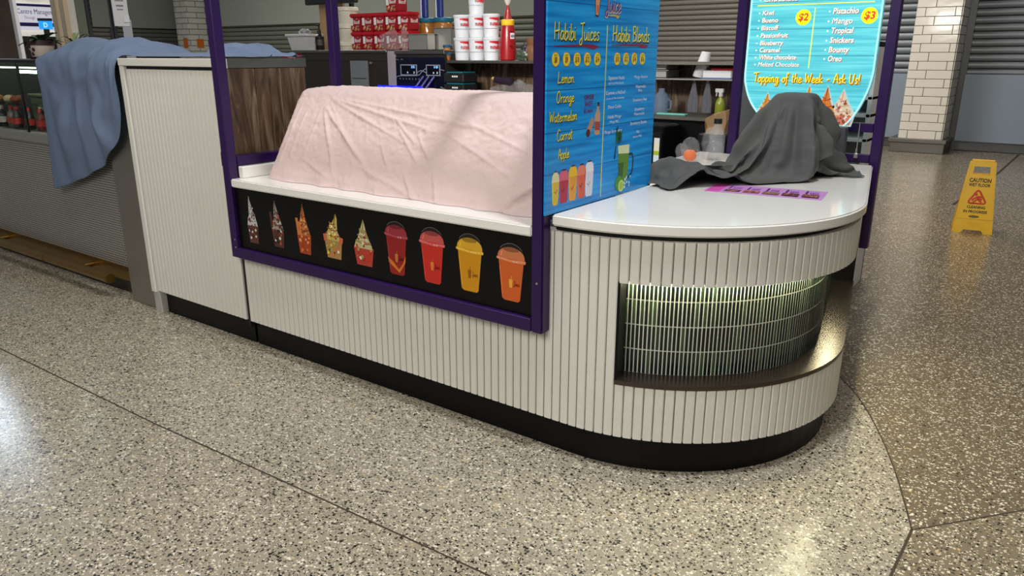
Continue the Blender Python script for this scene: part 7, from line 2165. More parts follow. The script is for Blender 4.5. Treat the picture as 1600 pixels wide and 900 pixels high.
    [-190,-129,-42,4,-2,5,5,-2,-3,4,-3,-4,5,-3,1,4,-3,-1,4,-3,1,3,-2,0,2,-3,-1,3,-3,0,1,-3,3,2,-3,1,3,-4,1,2,-5,-2,2,-3,4,2,-4,-4,3,-6,-3,0,-3,6,2,-3,5,2,-4,5,3,-6,-1,2,-5,1,0,-1,6,-1,1,5,1,-3,3,2,-2,3,2,-2,2,3,-2,2,4,-3,1,4,-3,1,3,2,5,4,-4,-3,7,-2,1,6,-2,0,6,-1,4,6,-3,1,5,-2,-3,6,-1,0,5,-1,0,4,-2,-1,4,-1,0,4,-1,-1,4,-1,-1,3,-2,-1,4,-1,-2,3,-2,-2,4,-2,-1,4,-2,-2,3,-3,-3],
    [-197,-139,-38,6,-3,1,2,-1,-6,6,-3,1,4,-3,-1,4,-3,1,3,-2,-1,3,-3,0,3,-3,0,2,-3,-1,3,-3,0,1,-3,3,3,-4,-1,1,-3,4,3,-4,-3,3,-5,2,4,-6,0,5,-5,-2,0,-3,6,-1,-3,6,-1,-1,6,1,-6,-2,0,-1,5,3,-3,3,-2,0,4,3,-3,1,3,-2,1,3,-3,1,3,-2,2,2,0,5,5,-2,0,5,-2,4,7,-3,1,6,-2,1,7,-3,0,6,-2,-2,6,-2,1,5,-1,0,5,-2,-1,4,-1,-1,4,-1,-1,4,-2,-1,4,-1,-1,3,-1,-1,4,-2,0,3,-1,-1,4,-2,-1,4,-2,-1,1,-2,-5],
    [-198,-150,-43,1,-3,6,2,0,-6,5,-3,0,5,-3,1,4,-3,2,2,-2,-4,3,-2,0,2,-3,1,3,-3,0,2,-3,0,3,-3,-1,2,-4,2,4,-4,-2,0,-3,6,2,-5,-4,5,-5,-1,4,-5,0,-2,0,7,-1,-4,5,2,-4,4,-2,-3,5,3,-4,4,2,-3,0,-1,0,4,2,-2,4,2,-2,2,3,-2,2,3,-2,2,5,-3,2,5,-2,-2,6,-2,1,6,-3,3,7,-3,0,6,-2,1,7,-2,0,5,-2,0,6,-2,-1,4,-1,0,5,-2,-1,4,-1,-1,4,-1,0,3,-1,-1,4,-2,-1,3,-1,0,4,-1,0,3,-2,-1,2,0,-5,4,-5,1],
    [-209,-156,-44,2,-3,6,6,-2,2,5,-4,-1,3,-3,-3,4,-2,-3,2,-2,2,3,-3,-3,2,-3,1,2,-2,0,3,-3,0,2,-3,1,3,-4,-2,3,-4,1,4,-4,0,0,-4,5,3,-4,-4,4,-6,-2,1,-3,7,5,-3,2,-4,-3,3,-1,-3,5,0,-3,5,2,-3,4,1,-2,3,2,-2,2,3,-2,2,3,-2,2,3,-2,2,5,-3,1,5,-2,2,6,-3,1,7,-3,1,6,-2,0,7,-3,0,6,-2,0,6,-2,0,5,-1,0,5,-2,-1,4,-1,-1,4,-1,0,4,-1,-1,3,-1,-1,4,-1,-1,3,-2,-1,4,-1,-2,3,0,-3,3,-3,1,1,2,-5],
    [-213,-165,-39,4,-4,-4,1,-1,6,3,0,-5,3,-4,-2,4,-3,3,2,-2,-2,3,-3,1,2,-3,-1,3,-3,-1,2,-3,0,3,-3,0,2,-3,2,3,-4,-1,4,-4,2,4,-5,-3,1,-4,6,5,-5,1,2,-5,-5,6,-3,0,1,-4,5,-4,-2,4,0,-3,4,2,-3,4,1,-3,3,2,-2,3,2,-2,2,3,-2,2,4,-2,2,4,-3,2,5,-2,2,6,-3,1,7,-3,1,6,-3,1,7,-2,0,6,-2,0,6,-2,1,5,-2,-1,4,-1,-1,4,-1,-1,4,-1,-1,4,-1,-2,3,-1,-1,4,-1,-1,2,0,-2,4,0,-2,3,-2,-1,3,1,-4,4,-4,0],
    [-220,-174,-37,-1,5,-5,4,-5,-2,4,-4,3,3,-4,-2,3,-3,3,3,-2,-3,2,-3,-1,3,-3,1,2,-3,0,2,-2,-1,3,-3,1,3,-4,-1,2,-3,2,4,-4,1,4,-5,1,3,-5,-4,4,-5,3,4,-5,4,3,-3,-5,5,-4,-1,4,-3,3,-2,-3,4,0,-3,4,1,-3,3,2,-2,3,2,-2,2,2,-2,3,3,-3,2,4,-2,2,5,-3,2,7,-3,1,6,-3,2,7,-2,0,6,-2,0,6,-3,1,6,-2,0,4,1,-3,4,-2,0,4,-1,-2,4,0,-1,3,0,-2,4,-1,-1,3,-2,-1,3,-2,0,3,1,-3,3,-1,-2,3,1,-3,5,-1,-3],
    [-232,-175,-36,2,-1,-7,4,-5,-1,4,-5,1,3,-2,4,3,-4,-1,3,-3,-3,3,-3,-1,2,-2,0,2,-3,1,3,-3,0,2,-3,-1,3,-3,2,3,-4,-2,4,-4,0,4,-5,1,4,-5,3,3,-5,-4,6,-5,1,3,-4,4,3,-3,-4,5,-4,1,4,-3,-1,3,-2,3,2,-2,3,1,-3,3,1,-2,2,0,-3,3,3,-3,3,5,-1,1,4,-4,3,6,-2,0,8,-1,0,5,-4,2,7,-2,-1,6,-1,0,5,1,-1,3,-5,1,3,2,-3,4,0,-2,4,-2,0,3,-1,-1,3,0,-2,4,-2,0,3,-2,-1,3,-2,0,2,2,-4,4,-1,-3,5,-1,-2],
    [-241,-182,-38,3,-2,-5,4,-4,3,4,-4,2,2,-3,-4,3,-4,0,3,-3,-2,3,-3,1,2,-3,-1,3,-3,0,2,-3,1,2,-3,0,3,-3,-1,3,-3,2,4,-5,0,4,-4,-2,4,-5,1,4,-6,2,5,-5,-2,5,-4,0,4,-5,2,4,-3,-3,4,-3,3,4,-2,-2,3,-3,1,3,-2,1,2,-2,2,2,-2,2,2,-3,3,5,-2,1,6,1,0,6,-1,0,6,-4,1,7,1,0,5,-5,0,5,3,0,6,-2,-1,1,-5,1,3,-3,0,3,2,-3,3,-2,0,3,-1,-1,3,-2,-1,4,-1,0,2,-3,1,4,-2,-1,3,1,-3,4,-2,0,5,-1,-4],
    [-249,-188,-44,4,-6,1,4,-4,2,5,-2,-3,1,-4,4,2,-2,-4,2,-4,0,3,-3,0,2,-3,0,3,-2,0,2,-3,0,3,-3,0,2,-3,0,4,-4,0,3,-4,0,4,-5,0,5,-5,0,4,-5,0,5,-6,1,5,-5,-1,4,-4,0,5,-4,1,4,-3,0,4,-3,-1,4,-2,0,3,-2,0,3,-2,0,4,-2,0,4,0,0,6,1,0,6,-1,0,7,0,0,6,3,1,6,-3,-1,6,-3,1,2,-5,2,5,1,-3,3,-3,0,-1,-4,2,3,-2,0,3,-1,-2,3,-2,0,3,-2,0,3,-2,0,3,-3,0,4,-2,0,4,-2,1,5,-2,-1,5,-1,0],
]
drape('grey_cloth', GREY_CLOTH, (-1.18, 3.53, 1.05), pm('grey_cotton', (82, 83, 82), .85, var=.06, scale=20, bump=.2, bscale=260, spec=.2), 'dark grey cloth heaped over a machine on the white countertop', heap_folds)
BLUE_CLOTH = [
    [-541,-110,-399,1,0,20,2,0,20,1,1,20,1,0,19,2,0,20,1,0,20,2,0,19,1,1,20,1,0,20,2,0,20,1,0,19,2,0,20,1,0,20,1,0,20,2,0,19,1,0,20,2,0,20,2,-1,20,2,-1,19,0,0,30,-2,-5,20,-5,18,9,12,27,3,6,20,1,3,20,0,2,20,0,0,22,0,-3,25,2,2,20,5,0,20,-1,2,20,1,7,15,-11,1,20,0,3,19,1,0,17,0,0,18,0],
    [-524,-108,-394,1,0,20,1,0,19,2,0,20,1,0,19,2,0,20,1,0,19,1,0,20,2,-1,20,1,0,19,2,0,20,1,0,19,1,0,20,2,0,20,1,0,19,2,0,20,0,-4,19,1,-2,19,2,-3,20,1,-2,19,0,1,32,-5,12,12,9,15,27,7,23,-6,5,19,-2,2,20,-2,2,19,-1,1,20,-2,-1,23,0,-7,29,0,5,17,10,1,19,-3,2,19,4,6,16,-10,2,19,1,0,18,0,0,17,-1],
    [-507,-109,-389,1,0,19,2,-1,20,1,0,19,2,0,19,1,-1,20,1,0,19,2,0,20,1,0,19,1,0,19,2,0,20,1,-1,19,1,0,20,2,0,19,1,-1,20,1,0,19,1,-1,19,1,-1,20,1,1,19,1,-9,17,-4,15,30,7,2,29,4,16,16,6,22,-3,2,20,0,1,19,0,-2,19,3,3,20,-4,4,20,-5,-2,24,-5,-3,26,-1,3,17,8,2,19,-4,3,19,5,3,17,-9,0,17,0,0,17,-1],
    [-489,-109,-385,2,-1,20,1,0,19,1,0,19,2,0,19,1,0,20,1,1,19,1,0,19,2,0,19,1,1,20,1,0,19,2,0,19,1,0,19,1,-1,20,1,0,19,1,-1,19,0,-1,20,1,-1,19,1,-1,20,2,-10,16,-1,16,36,5,7,26,1,22,5,2,12,16,-2,20,3,2,19,-1,3,19,-2,-1,19,2,3,20,-5,2,22,-6,2,27,-17,3,17,7,1,18,-5,3,19,5,2,18,-6,0,17,-1,0,17,0],
    [-471,-108,-380,2,0,19,1,1,19,1,1,19,1,1,19,1,0,19,2,1,20,1,1,19,1,0,19,2,0,19,1,-1,19,2,-1,19,1,-1,19,0,-1,19,1,-2,20,1,-1,19,0,-1,19,1,-1,19,1,-1,20,-1,7,27,4,-3,33,4,13,19,0,21,3,2,14,14,-3,17,9,-1,18,6,0,19,1,5,17,-8,3,20,-4,4,18,-11,0,29,-9,3,20,-6,1,19,3,1,17,-7,2,19,1,0,17,0,0,17,0],
    [-452,-106,-375,1,1,19,1,1,19,1,1,19,1,0,18,1,0,19,2,0,19,1,-2,19,1,-2,19,1,-2,19,0,-4,18,0,-3,19,1,-1,19,1,0,19,1,1,20,1,0,19,1,0,19,2,2,19,0,6,19,0,-5,36,4,2,29,3,20,9,1,19,7,-1,17,10,-1,16,10,-1,17,8,-1,17,9,1,19,-2,8,15,-11,3,19,-9,2,23,-12,2,26,-11,1,19,3,2,17,-6,0,19,0,0,17,0,0,17,0],
    [-434,-105,-370,1,2,18,1,0,19,1,0,19,1,-2,19,1,-2,18,1,-2,19,0,-4,18,1,-3,19,0,-3,18,1,-3,19,2,4,18,1,2,19,1,0,19,0,-1,20,1,0,19,1,0,19,1,7,18,1,1,19,1,-7,46,1,15,20,0,9,19,2,18,6,-2,16,11,0,17,8,2,19,3,-1,17,7,2,19,-6,1,19,3,2,19,-9,4,22,-12,6,26,-17,2,16,-9,1,19,3,0,18,-4,0,16,0,0,17,0],
    [-416,-104,-366,1,-2,19,1,0,18,0,-3,19,1,-3,18,0,-3,19,1,-3,18,0,-3,18,1,-3,19,1,-3,18,2,3,18,0,-2,19,2,6,18,1,2,19,0,0,20,1,-1,19,1,6,18,0,4,19,1,-4,19,2,-1,51,1,16,16,-1,13,16,-1,10,17,1,18,3,0,17,9,0,17,7,2,18,-3,-1,18,5,3,20,-3,2,19,-7,2,23,-9,2,31,-14,1,17,-9,8,11,-12,-2,19,0,0,17,0,0,16,0],
    [-399,-104,-360,1,-5,18,1,-2,18,0,-3,18,1,-3,18,0,-3,18,1,-3,19,0,-3,18,1,-3,18,0,-3,18,1,-1,19,1,2,18,2,8,18,2,3,19,0,-1,19,1,5,19,0,5,18,1,2,19,1,-5,19,1,3,53,-1,10,20,0,13,15,1,15,12,-1,16,9,1,19,2,0,17,4,0,17,8,1,19,-1,3,15,-11,0,19,-10,4,23,-5,1,31,-17,2,17,-7,5,18,3,0,15,-10,0,17,0,0,16,0],
    [-382,-104,-355,1,-5,18,0,-3,18,1,-3,18,0,-3,18,1,-3,18,0,-4,18,1,-3,18,0,-3,18,1,1,18,1,-5,18,1,2,18,1,5,19,2,6,18,1,1,19,0,6,18,1,5,19,1,0,19,0,-4,19,-1,11,53,2,2,21,-1,17,10,-1,17,8,0,15,12,1,14,11,1,18,3,0,18,3,1,18,-7,1,19,1,2,16,-13,3,18,-16,2,33,-13,2,18,-1,1,15,-10,3,19,1,0,16,-1,0,16,0],
    [-364,-104,-349,0,-3,17,1,-3,18,0,-3,18,1,-3,18,0,-3,18,1,-2,18,0,-2,18,0,-2,18,2,-5,17,0,-3,18,1,2,19,2,3,18,1,3,19,0,7,17,1,4,19,1,4,18,0,-1,19,0,7,48,-1,-4,24,2,12,17,-1,17,9,0,13,13,0,13,13,1,16,8,0,19,0,0,18,1,1,18,1,0,17,-10,2,21,0,3,18,-16,3,27,-21,1,18,-4,1,18,2,2,17,-6,0,16,-1,0,16,0],
    [-343,-104,-344,0,1,18,0,-1,18,1,-2,18,0,-3,18,1,-3,18,0,-2,17,0,-2,18,0,-1,18,1,-4,18,0,-1,18,2,-1,18,0,1,18,1,3,18,0,3,18,0,3,18,1,3,18,0,3,18,-2,-6,48,1,7,23,0,17,12,0,12,14,0,10,16,0,16,8,1,17,5,0,17,6,1,18,0,0,18,-4,0,19,-5,0,18,-11,4,23,-1,4,25,-21,2,15,-10,1,18,0,0,17,-5,0,16,0,0,16,0],
    [-319,-104,-338,0,1,18,0,0,18,0,0,18,0,-1,18,0,-1,17,0,-1,18,0,-2,18,0,-2,18,0,-1,17,0,-2,18,1,-1,18,0,-1,18,0,0,17,-1,2,18,0,1,18,-1,2,18,0,0,18,-2,-4,48,0,12,19,1,13,15,-1,8,17,1,17,7,1,15,9,0,16,8,1,18,3,0,18,-1,0,18,0,0,17,-10,1,18,-9,0,23,-9,4,30,-2,2,15,-10,4,13,-12,-2,17,-2,0,16,0,0,16,0],
    [-301,-104,-332,0,1,18,0,0,18,0,0,17,0,0,18,0,-1,18,0,0,17,0,-1,18,0,-1,18,0,-1,17,0,-1,18,0,-1,17,0,-1,18,-1,0,18,0,-1,17,-1,0,18,0,0,18,-1,1,17,-2,2,47,-1,2,22,1,12,16,1,16,10,0,15,9,1,16,8,1,17,5,0,17,4,0,18,0,1,18,-2,0,18,-5,0,19,-8,1,23,-12,0,23,-12,5,17,0,2,18,-3,-1,14,-11,0,15,0,0,16,0],
    [-282,-107,-326,0,-2,18,0,2,17,0,0,18,0,0,17,0,0,18,0,0,17,0,0,18,0,-1,17,0,0,18,0,-1,17,-1,0,18,-1,-1,17,-1,0,18,0,-1,17,-1,0,18,-1,0,17,-1,-3,18,-2,1,45,0,7,21,0,17,10,0,15,10,1,15,10,2,14,10,0,17,5,1,17,3,0,18,0,0,17,-5,0,18,-5,1,21,-4,1,25,-15,0,19,-7,1,14,-10,0,17,-5,3,17,1,0,16,0,0,15,0],
    [-254,-113,-319,-2,-4,17,-1,-2,17,-1,-2,17,-1,-2,17,-1,-1,18,-1,-1,17,0,-2,17,-1,-1,17,0,0,18,0,5,17,-1,2,17,-1,2,18,-2,2,17,-1,2,18,-2,1,18,-1,1,17,-2,-7,17,-1,6,43,-3,15,16,2,10,16,1,17,7,1,16,8,1,13,11,1,17,4,0,17,2,0,18,1,0,18,-3,0,18,-7,0,19,-9,-1,25,-22,0,17,-2,3,16,4,0,18,-2,2,15,-6,0,16,0,0,15,0],
    [-234,-115,-312,-1,-4,17,-1,-3,17,-2,-3,16,-1,-3,17,-1,-3,17,-2,-3,17,-1,-3,17,-2,-2,17,-1,-1,17,-1,4,17,-1,4,18,-1,4,17,-1,4,18,-1,5,17,-1,5,18,-2,-3,17,-2,9,28,0,-3,27,-3,12,18,0,17,11,2,9,15,1,16,7,2,16,6,0,17,3,0,17,2,1,18,0,-3,16,-9,0,18,-8,1,21,-10,0,24,-8,0,17,0,2,15,-8,1,17,3,1,17,-3,0,15,0,0,15,0],
    [-215,-110,-303,-2,-3,16,-2,-2,17,-2,-2,17,-1,-2,17,-1,-4,16,-2,-3,17,-1,-3,16,-1,-3,17,-1,0,17,-1,2,18,-2,3,17,-1,2,17,-1,3,17,-2,4,17,-1,3,17,-2,-3,18,-1,12,24,-1,2,23,-2,3,24,1,19,6,1,11,14,0,17,3,0,17,3,0,16,3,0,18,3,0,16,0,0,18,-1,-3,19,3,3,17,-12,2,24,-14,-1,17,1,2,15,-8,1,16,-5,0,17,1,0,15,0,0,15,0],
    [-189,-103,-293,-2,-1,16,-2,-1,17,-2,-1,17,-2,-2,16,-3,-1,17,-2,-2,16,-2,-2,17,-2,-2,17,-1,-1,16,-2,-1,17,-2,0,17,-2,-1,16,-2,0,17,-2,1,17,-3,1,17,-2,-4,16,-1,14,23,-1,-3,21,-1,9,24,0,20,6,0,15,9,0,14,11,-1,15,6,-2,16,6,-1,17,3,0,17,1,1,18,-1,1,17,-5,1,20,-6,3,24,-20,-1,17,2,0,16,-4,0,16,-4,2,14,-9,0,15,0,0,15,0],
    [-170,-103,-285,-2,0,17,-3,0,16,-2,-1,17,-2,-1,16,-2,-1,17,-2,-1,16,-2,-1,17,-3,-2,16,-2,-1,16,-2,-1,17,-2,-1,16,-3,-1,17,-2,-1,16,-2,-1,17,-3,-1,16,-2,-6,16,0,19,22,-2,-3,28,-1,11,19,1,19,4,0,16,5,-1,15,9,-1,13,10,-2,17,1,0,16,5,-1,16,5,-1,13,-11,0,17,-7,1,20,-5,4,28,-1,1,17,-6,1,16,-4,0,16,-5,0,14,-10,0,14,0,0,15,-1],
    [-155,-115,-277,-2,1,16,-1,2,17,-1,1,16,-2,0,16,-2,-1,17,-2,-1,16,-2,-2,16,-3,-1,17,-3,0,16,-2,-1,16,-3,0,17,-2,0,16,-3,-1,16,-2,0,17,-3,0,16,-2,-9,14,0,22,23,-2,0,31,-1,11,17,1,18,3,0,17,5,-1,15,7,-1,15,8,-4,13,9,0,16,3,1,15,-7,-1,17,-3,0,17,-6,2,15,-12,-1,25,-9,1,19,-6,1,16,-4,0,16,-5,2,17,1,0,14,0,0,15,0],
    [-131,-121,-268,-4,-4,15,-2,-1,16,-1,2,17,-4,-4,15,-4,-3,16,-3,-2,16,-3,-2,15,-4,0,17,-3,1,16,-3,1,16,-2,2,17,-2,2,16,-3,1,17,-2,1,16,-1,6,16,-4,6,26,-4,0,23,4,11,21,-2,18,6,1,12,14,-2,14,9,-2,14,8,0,15,6,0,17,-2,-1,16,0,0,16,3,1,15,-8,0,17,-6,-2,19,-4,3,20,-15,0,20,-9,1,16,-1,0,17,-2,1,15,-5,0,15,0,0,14,0],
    [-112,-125,-259,-3,-6,15,-4,-4,15,-4,-3,15,-3,-3,16,-4,-2,16,-3,-3,15,-3,-2,16,-2,5,16,-4,2,16,-2,6,16,-3,0,16,-3,1,17,-3,1,17,-3,1,16,-2,3,17,-2,13,24,-6,0,27,3,21,5,-1,16,9,-1,14,11,0,13,11,0,9,14,-1,16,0,1,15,6,0,16,-2,-1,17,0,-1,16,1,1,17,-7,-1,15,-12,0,24,-5,3,18,-13,1,15,-7,0,15,-4,0,16,-1,0,15,0,0,14,-1],
    [-97,-127,-250,-4,-6,15,-3,-5,15,-4,-4,15,-3,-3,15,-4,-3,15,-3,-2,16,-3,-1,16,-3,3,16,-2,6,15,-3,5,16,-3,1,16,-3,0,17,-3,0,16,-3,0,17,-3,0,16,-1,15,24,-6,7,31,4,21,0,-1,16,8,0,13,11,-1,13,11,-2,15,6,0,11,11,2,15,-3,0,17,1,-1,15,4,-1,14,-9,0,16,-7,0,17,-9,0,23,-9,2,22,0,0,15,-5,0,15,-5,0,14,-9,0,14,0,0,14,-1],
    [-81,-129,-240,-3,-6,14,-4,-3,15,-4,-2,16,-4,-1,15,-6,2,14,-4,0,16,-1,-3,15,-1,-2,16,-3,1,17,-2,5,15,-3,0,16,-4,0,16,-3,1,16,-3,2,16,-3,-2,16,-5,8,30,-1,16,23,-2,19,8,4,17,4,1,15,5,-1,15,7,-2,10,13,1,14,6,0,15,4,0,16,0,0,15,-7,-1,16,-4,0,16,-6,0,18,-7,0,20,-14,0,19,-8,0,15,-5,0,15,-5,1,16,-1,0,14,0,0,14,0],
    [-63,-130,-230,-5,0,15,-3,-3,15,-6,2,15,-5,1,14,-5,1,15,-4,-1,15,-3,0,16,-1,-3,16,0,-4,15,-2,-1,16,-4,1,15,-3,3,16,-3,0,15,-3,-1,16,-3,-5,15,-6,19,29,-2,19,16,-1,14,13,-1,9,14,0,15,6,1,15,5,3,15,4,0,15,-3,1,14,6,-2,16,-4,2,15,3,0,15,-7,-1,14,-10,0,18,-7,-2,26,-2,0,17,-7,0,14,-5,0,15,-6,2,13,-8,0,14,0,0,14,0],
    [-47,-129,-218,-5,3,14,-4,1,15,-5,0,14,-5,0,15,-4,-1,15,-4,-5,14,-3,-3,15,-2,5,15,-3,2,15,-2,-1,16,-3,-1,15,-2,-2,16,-3,-2,15,-3,-3,15,-4,10,23,-4,7,22,-2,18,14,-3,9,15,1,14,10,0,15,6,1,15,4,2,15,-4,1,16,1,0,15,2,-2,14,7,2,13,-8,1,16,-6,-1,17,-5,-2,19,0,-1,22,-20,1,16,-2,-1,14,-7,0,14,-5,1,16,-2,0,13,0,0,14,0],
    [-32,-130,-207,-4,5,14,-5,2,14,-5,0,15,-4,0,15,-5,0,14,-3,-5,14,-3,-5,15,-4,-2,15,-1,7,13,-2,-3,15,-3,-2,15,-3,-2,15,-3,-2,15,-2,0,15,-5,8,25,-4,17,16,-2,10,19,-2,12,13,1,16,3,-1,15,1,3,13,8,1,14,6,0,16,2,0,15,3,0,15,-1,0,16,-3,0,15,-5,0,17,-6,-1,18,-8,0,19,-22,-1,15,-4,1,15,0,0,16,-3,-1,14,-5,0,13,0,0,14,0],
    [-17,-131,-195,-5,5,13,-4,3,14,-5,-3,14,-5,-2,15,-5,0,14,-3,3,14,-3,-4,15,-4,0,14,-2,-6,14,0,7,13,-4,1,15,-2,-5,14,-2,-4,15,-2,-3,14,-5,12,24,-4,20,12,-3,12,17,-1,9,15,-1,15,-5,0,16,2,1,14,5,1,14,6,-2,15,0,0,15,2,4,13,6,-2,13,-9,-1,15,-6,-1,16,-7,4,21,-2,0,19,-16,0,15,-5,-1,14,-3,0,15,-4,-2,15,1,0,14,1,0,13,0],
    [-4,-133,-184,-4,5,14,-4,5,13,-5,-2,14,-5,-4,14,-4,-2,14,-5,-1,14,-2,6,14,-4,0,14,-5,-1,15,1,-8,12,-1,6,14,-3,4,14,-4,-1,15,2,-11,10,-6,11,27,-3,21,9,-3,16,14,0,7,16,-1,14,-7,-1,16,-1,0,15,3,1,14,4,0,14,6,-1,14,4,1,14,-6,1,15,4,-1,16,-5,-1,16,-5,5,18,-15,-1,18,-6,0,15,-4,-1,14,-3,-2,15,1,-1,13,-6,0,14,0,0,13,0],
    [9,-136,-172,-5,5,14,-4,4,13,-4,5,14,-4,-3,13,-5,-4,14,-4,-3,14,-5,-3,14,-2,6,13,-3,3,14,-5,1,14,3,-9,12,-2,5,14,-3,2,14,-8,4,21,5,-1,15,-2,21,6,-4,14,15,-1,13,11,-3,15,1,3,12,-9,0,13,7,-1,14,6,0,14,4,1,14,-5,0,15,-4,0,15,-2,0,17,-2,-1,18,3,6,22,-15,-5,13,2,-2,15,-2,1,14,-5,0,14,-5,-1,11,-10,0,13,0,0,13,0],
    [16,-136,-147,-4,4,13,-4,4,13,-4,4,13,-5,3,13,-5,-3,13,-2,-5,13,-3,-4,13,-5,-3,13,-3,4,13,-1,6,13,-4,-2,13,0,-9,12,-7,-4,12,4,18,22,3,14,-3,-2,17,20,-2,15,9,-3,15,4,-4,13,-6,2,13,6,0,13,-7,4,9,10,0,14,3,0,14,2,-1,15,1,0,15,-2,0,16,-2,3,21,-4,-1,17,-5,-1,13,-5,-1,10,-10,-1,11,-8,0,13,-7,-1,14,-1,0,13,0,0,12,0],
    [20,-135,-112,-4,4,12,-3,4,11,-5,3,12,-4,3,12,-5,0,12,-3,-4,12,0,-6,12,-3,-4,12,-4,-1,13,0,6,11,-3,-6,12,-3,12,19,0,11,6,1,13,-4,3,12,19,-1,17,5,-2,14,2,-3,13,2,-3,13,-3,-3,12,-3,9,8,5,0,12,6,-2,11,-7,-1,14,1,3,13,4,-1,14,-4,-3,17,-8,0,17,-4,5,12,2,-2,11,-6,3,13,0,-1,12,-3,-2,13,-3,0,9,-9,0,12,0,0,12,1],
    [22,-133,-72,-3,4,10,-5,2,11,-4,1,11,-5,-3,10,-2,3,11,-2,2,11,0,-5,11,-1,-5,11,-4,0,11,-3,0,11,2,26,8,-2,11,1,1,11,-6,4,12,18,-4,14,-1,-3,12,-4,0,12,2,1,12,3,-3,10,-4,1,12,3,1,11,3,8,7,6,-1,12,1,-1,12,-2,0,14,-5,-3,13,-12,-1,13,-2,3,9,6,-2,9,-8,1,11,-3,0,12,-3,0,11,-1,0,12,0,2,11,0,0,11,0,0,10,0],
    [21,-134,-29,-6,-2,8,-3,2,10,-2,2,10,0,6,8,-1,-4,11,-2,1,9,-2,2,10,-2,21,6,-1,10,-1,1,10,-4,-2,11,-2,8,9,9,0,11,9,-1,11,4,-2,10,-1,-1,10,-4,1,10,-3,-1,11,-2,2,7,7,1,10,4,2,10,1,3,11,-2,-2,12,-3,-2,9,-12,0,12,-5,-1,10,1,-1,10,-1,4,8,6,-2,9,-4,1,9,6,0,10,-4,1,9,-3,-1,11,2,2,9,-5,0,9,0,0,9,0],
    [15,-133,13,4,7,4,-3,4,9,1,-2,9,-2,3,8,1,21,5,0,9,-3,-1,9,-2,0,9,-2,2,7,-5,1,10,0,-4,12,4,5,8,6,-3,9,3,5,8,3,1,9,2,-1,9,1,0,9,1,0,9,-2,1,9,-1,0,9,-4,-1,8,-9,1,11,-5,0,9,1,0,9,2,1,7,6,-1,9,0,0,9,-1,3,5,-6,0,9,0,0,8,3,1,7,6,0,9,-1,0,9,-2,1,6,-7,0,8,0,0,8,0],
    [25,-117,40,4,1,6,5,20,1,-2,7,-2,-1,8,-3,0,8,-3,0,8,-2,0,8,0,1,8,0,0,8,1,2,7,-3,-2,9,0,-1,9,0,-1,8,1,0,8,0,1,8,1,2,9,-1,2,9,0,3,8,-1,0,8,0,1,8,0,-1,7,3,-1,8,4,1,7,-4,0,8,-1,0,8,0,-1,8,1,1,7,3,0,7,4,3,5,-6,0,8,-1,-1,8,1,2,5,6,0,8,-2,-1,5,-7,0,7,0,0,7,0],
    [47,-114,40,0,24,-3,0,7,-1,0,8,-1,0,8,0,0,7,0,1,8,2,0,7,1,0,8,2,0,7,1,1,8,0,0,7,0,0,8,1,0,8,0,0,7,1,1,8,0,0,8,1,1,7,0,0,8,1,1,8,0,1,7,0,0,8,0,0,7,0,0,8,-1,0,8,-1,0,7,-2,0,7,-3,1,5,6,0,7,2,1,8,1,1,7,-2,-1,-1,-8,0,8,-1,0,8,0,1,7,0,0,6,0,0,7,0],
    [64,-97,37,0,8,-1,0,7,-1,0,8,0,0,7,0,0,8,0,0,7,0,0,8,0,0,7,0,0,8,0,0,7,0,0,8,0,0,8,0,0,7,0,0,8,0,0,7,0,0,8,0,0,7,0,1,8,0,0,7,0,1,8,0,0,7,0,1,8,0,0,7,0,1,8,0,0,7,0,1,8,0,1,6,4,1,6,4,0,6,5,-1,3,-7,2,6,-4,0,7,-1,0,8,0,-1,7,0,0,6,0,0,7,0],
    [80,-97,36,0,8,-1,0,7,0,0,8,0,0,7,0,0,8,0,1,7,0,0,8,0,-1,7,0,0,8,0,0,7,0,0,8,0,0,7,0,0,8,0,1,7,0,0,8,0,0,7,2,0,8,-2,0,7,2,1,7,-2,0,8,0,1,7,0,0,8,0,1,7,0,0,8,0,1,7,2,1,7,-2,0,6,5,1,7,3,0,7,1,-1,6,-5,0,5,6,0,8,-1,-1,7,-1,0,5,-7,0,6,0,0,7,0],
    [97,-96,35,0,7,0,0,7,2,0,8,-2,0,7,0,0,8,0,0,7,0,0,8,0,0,7,0,0,8,0,0,7,0,0,8,0,0,7,0,0,8,0,0,7,0,0,7,2,0,8,-2,0,7,0,1,7,2,0,7,-2,1,8,0,0,7,0,1,8,0,0,7,0,1,8,0,0,7,3,1,6,-3,0,8,0,0,7,0,0,8,0,0,7,2,0,6,4,0,6,5,0,7,-3,-2,4,-7,0,6,0,0,7,0],
    [114,-96,35,-1,8,0,0,7,0,0,7,3,0,7,-3,0,8,0,1,7,0,0,8,0,0,7,0,-1,8,0,0,7,0,0,8,1,0,7,-1,1,8,0,-1,7,0,0,8,0,0,7,0,0,6,4,1,7,-4,1,7,0,0,8,0,1,7,0,0,8,0,1,7,0,0,8,0,1,7,1,0,7,2,0,8,-1,0,7,-2,0,7,0,0,6,5,0,7,3,-3,4,-6,1,6,-2,-2,8,1,0,6,0,0,7,0],
    [130,-95,35,0,8,0,0,7,0,-1,8,1,0,6,3,1,7,-4,0,7,0,0,8,0,0,7,0,0,8,0,0,7,0,0,8,0,0,7,1,0,8,-1,0,7,0,0,8,0,0,7,0,0,6,5,0,6,-5,1,7,0,1,8,0,0,7,0,1,8,0,0,7,0,1,8,0,0,7,0,0,8,0,1,7,0,0,8,0,0,7,0,-1,8,0,-2,6,0,-1,4,7,0,7,-1,-2,6,-5,0,6,0,0,7,0],
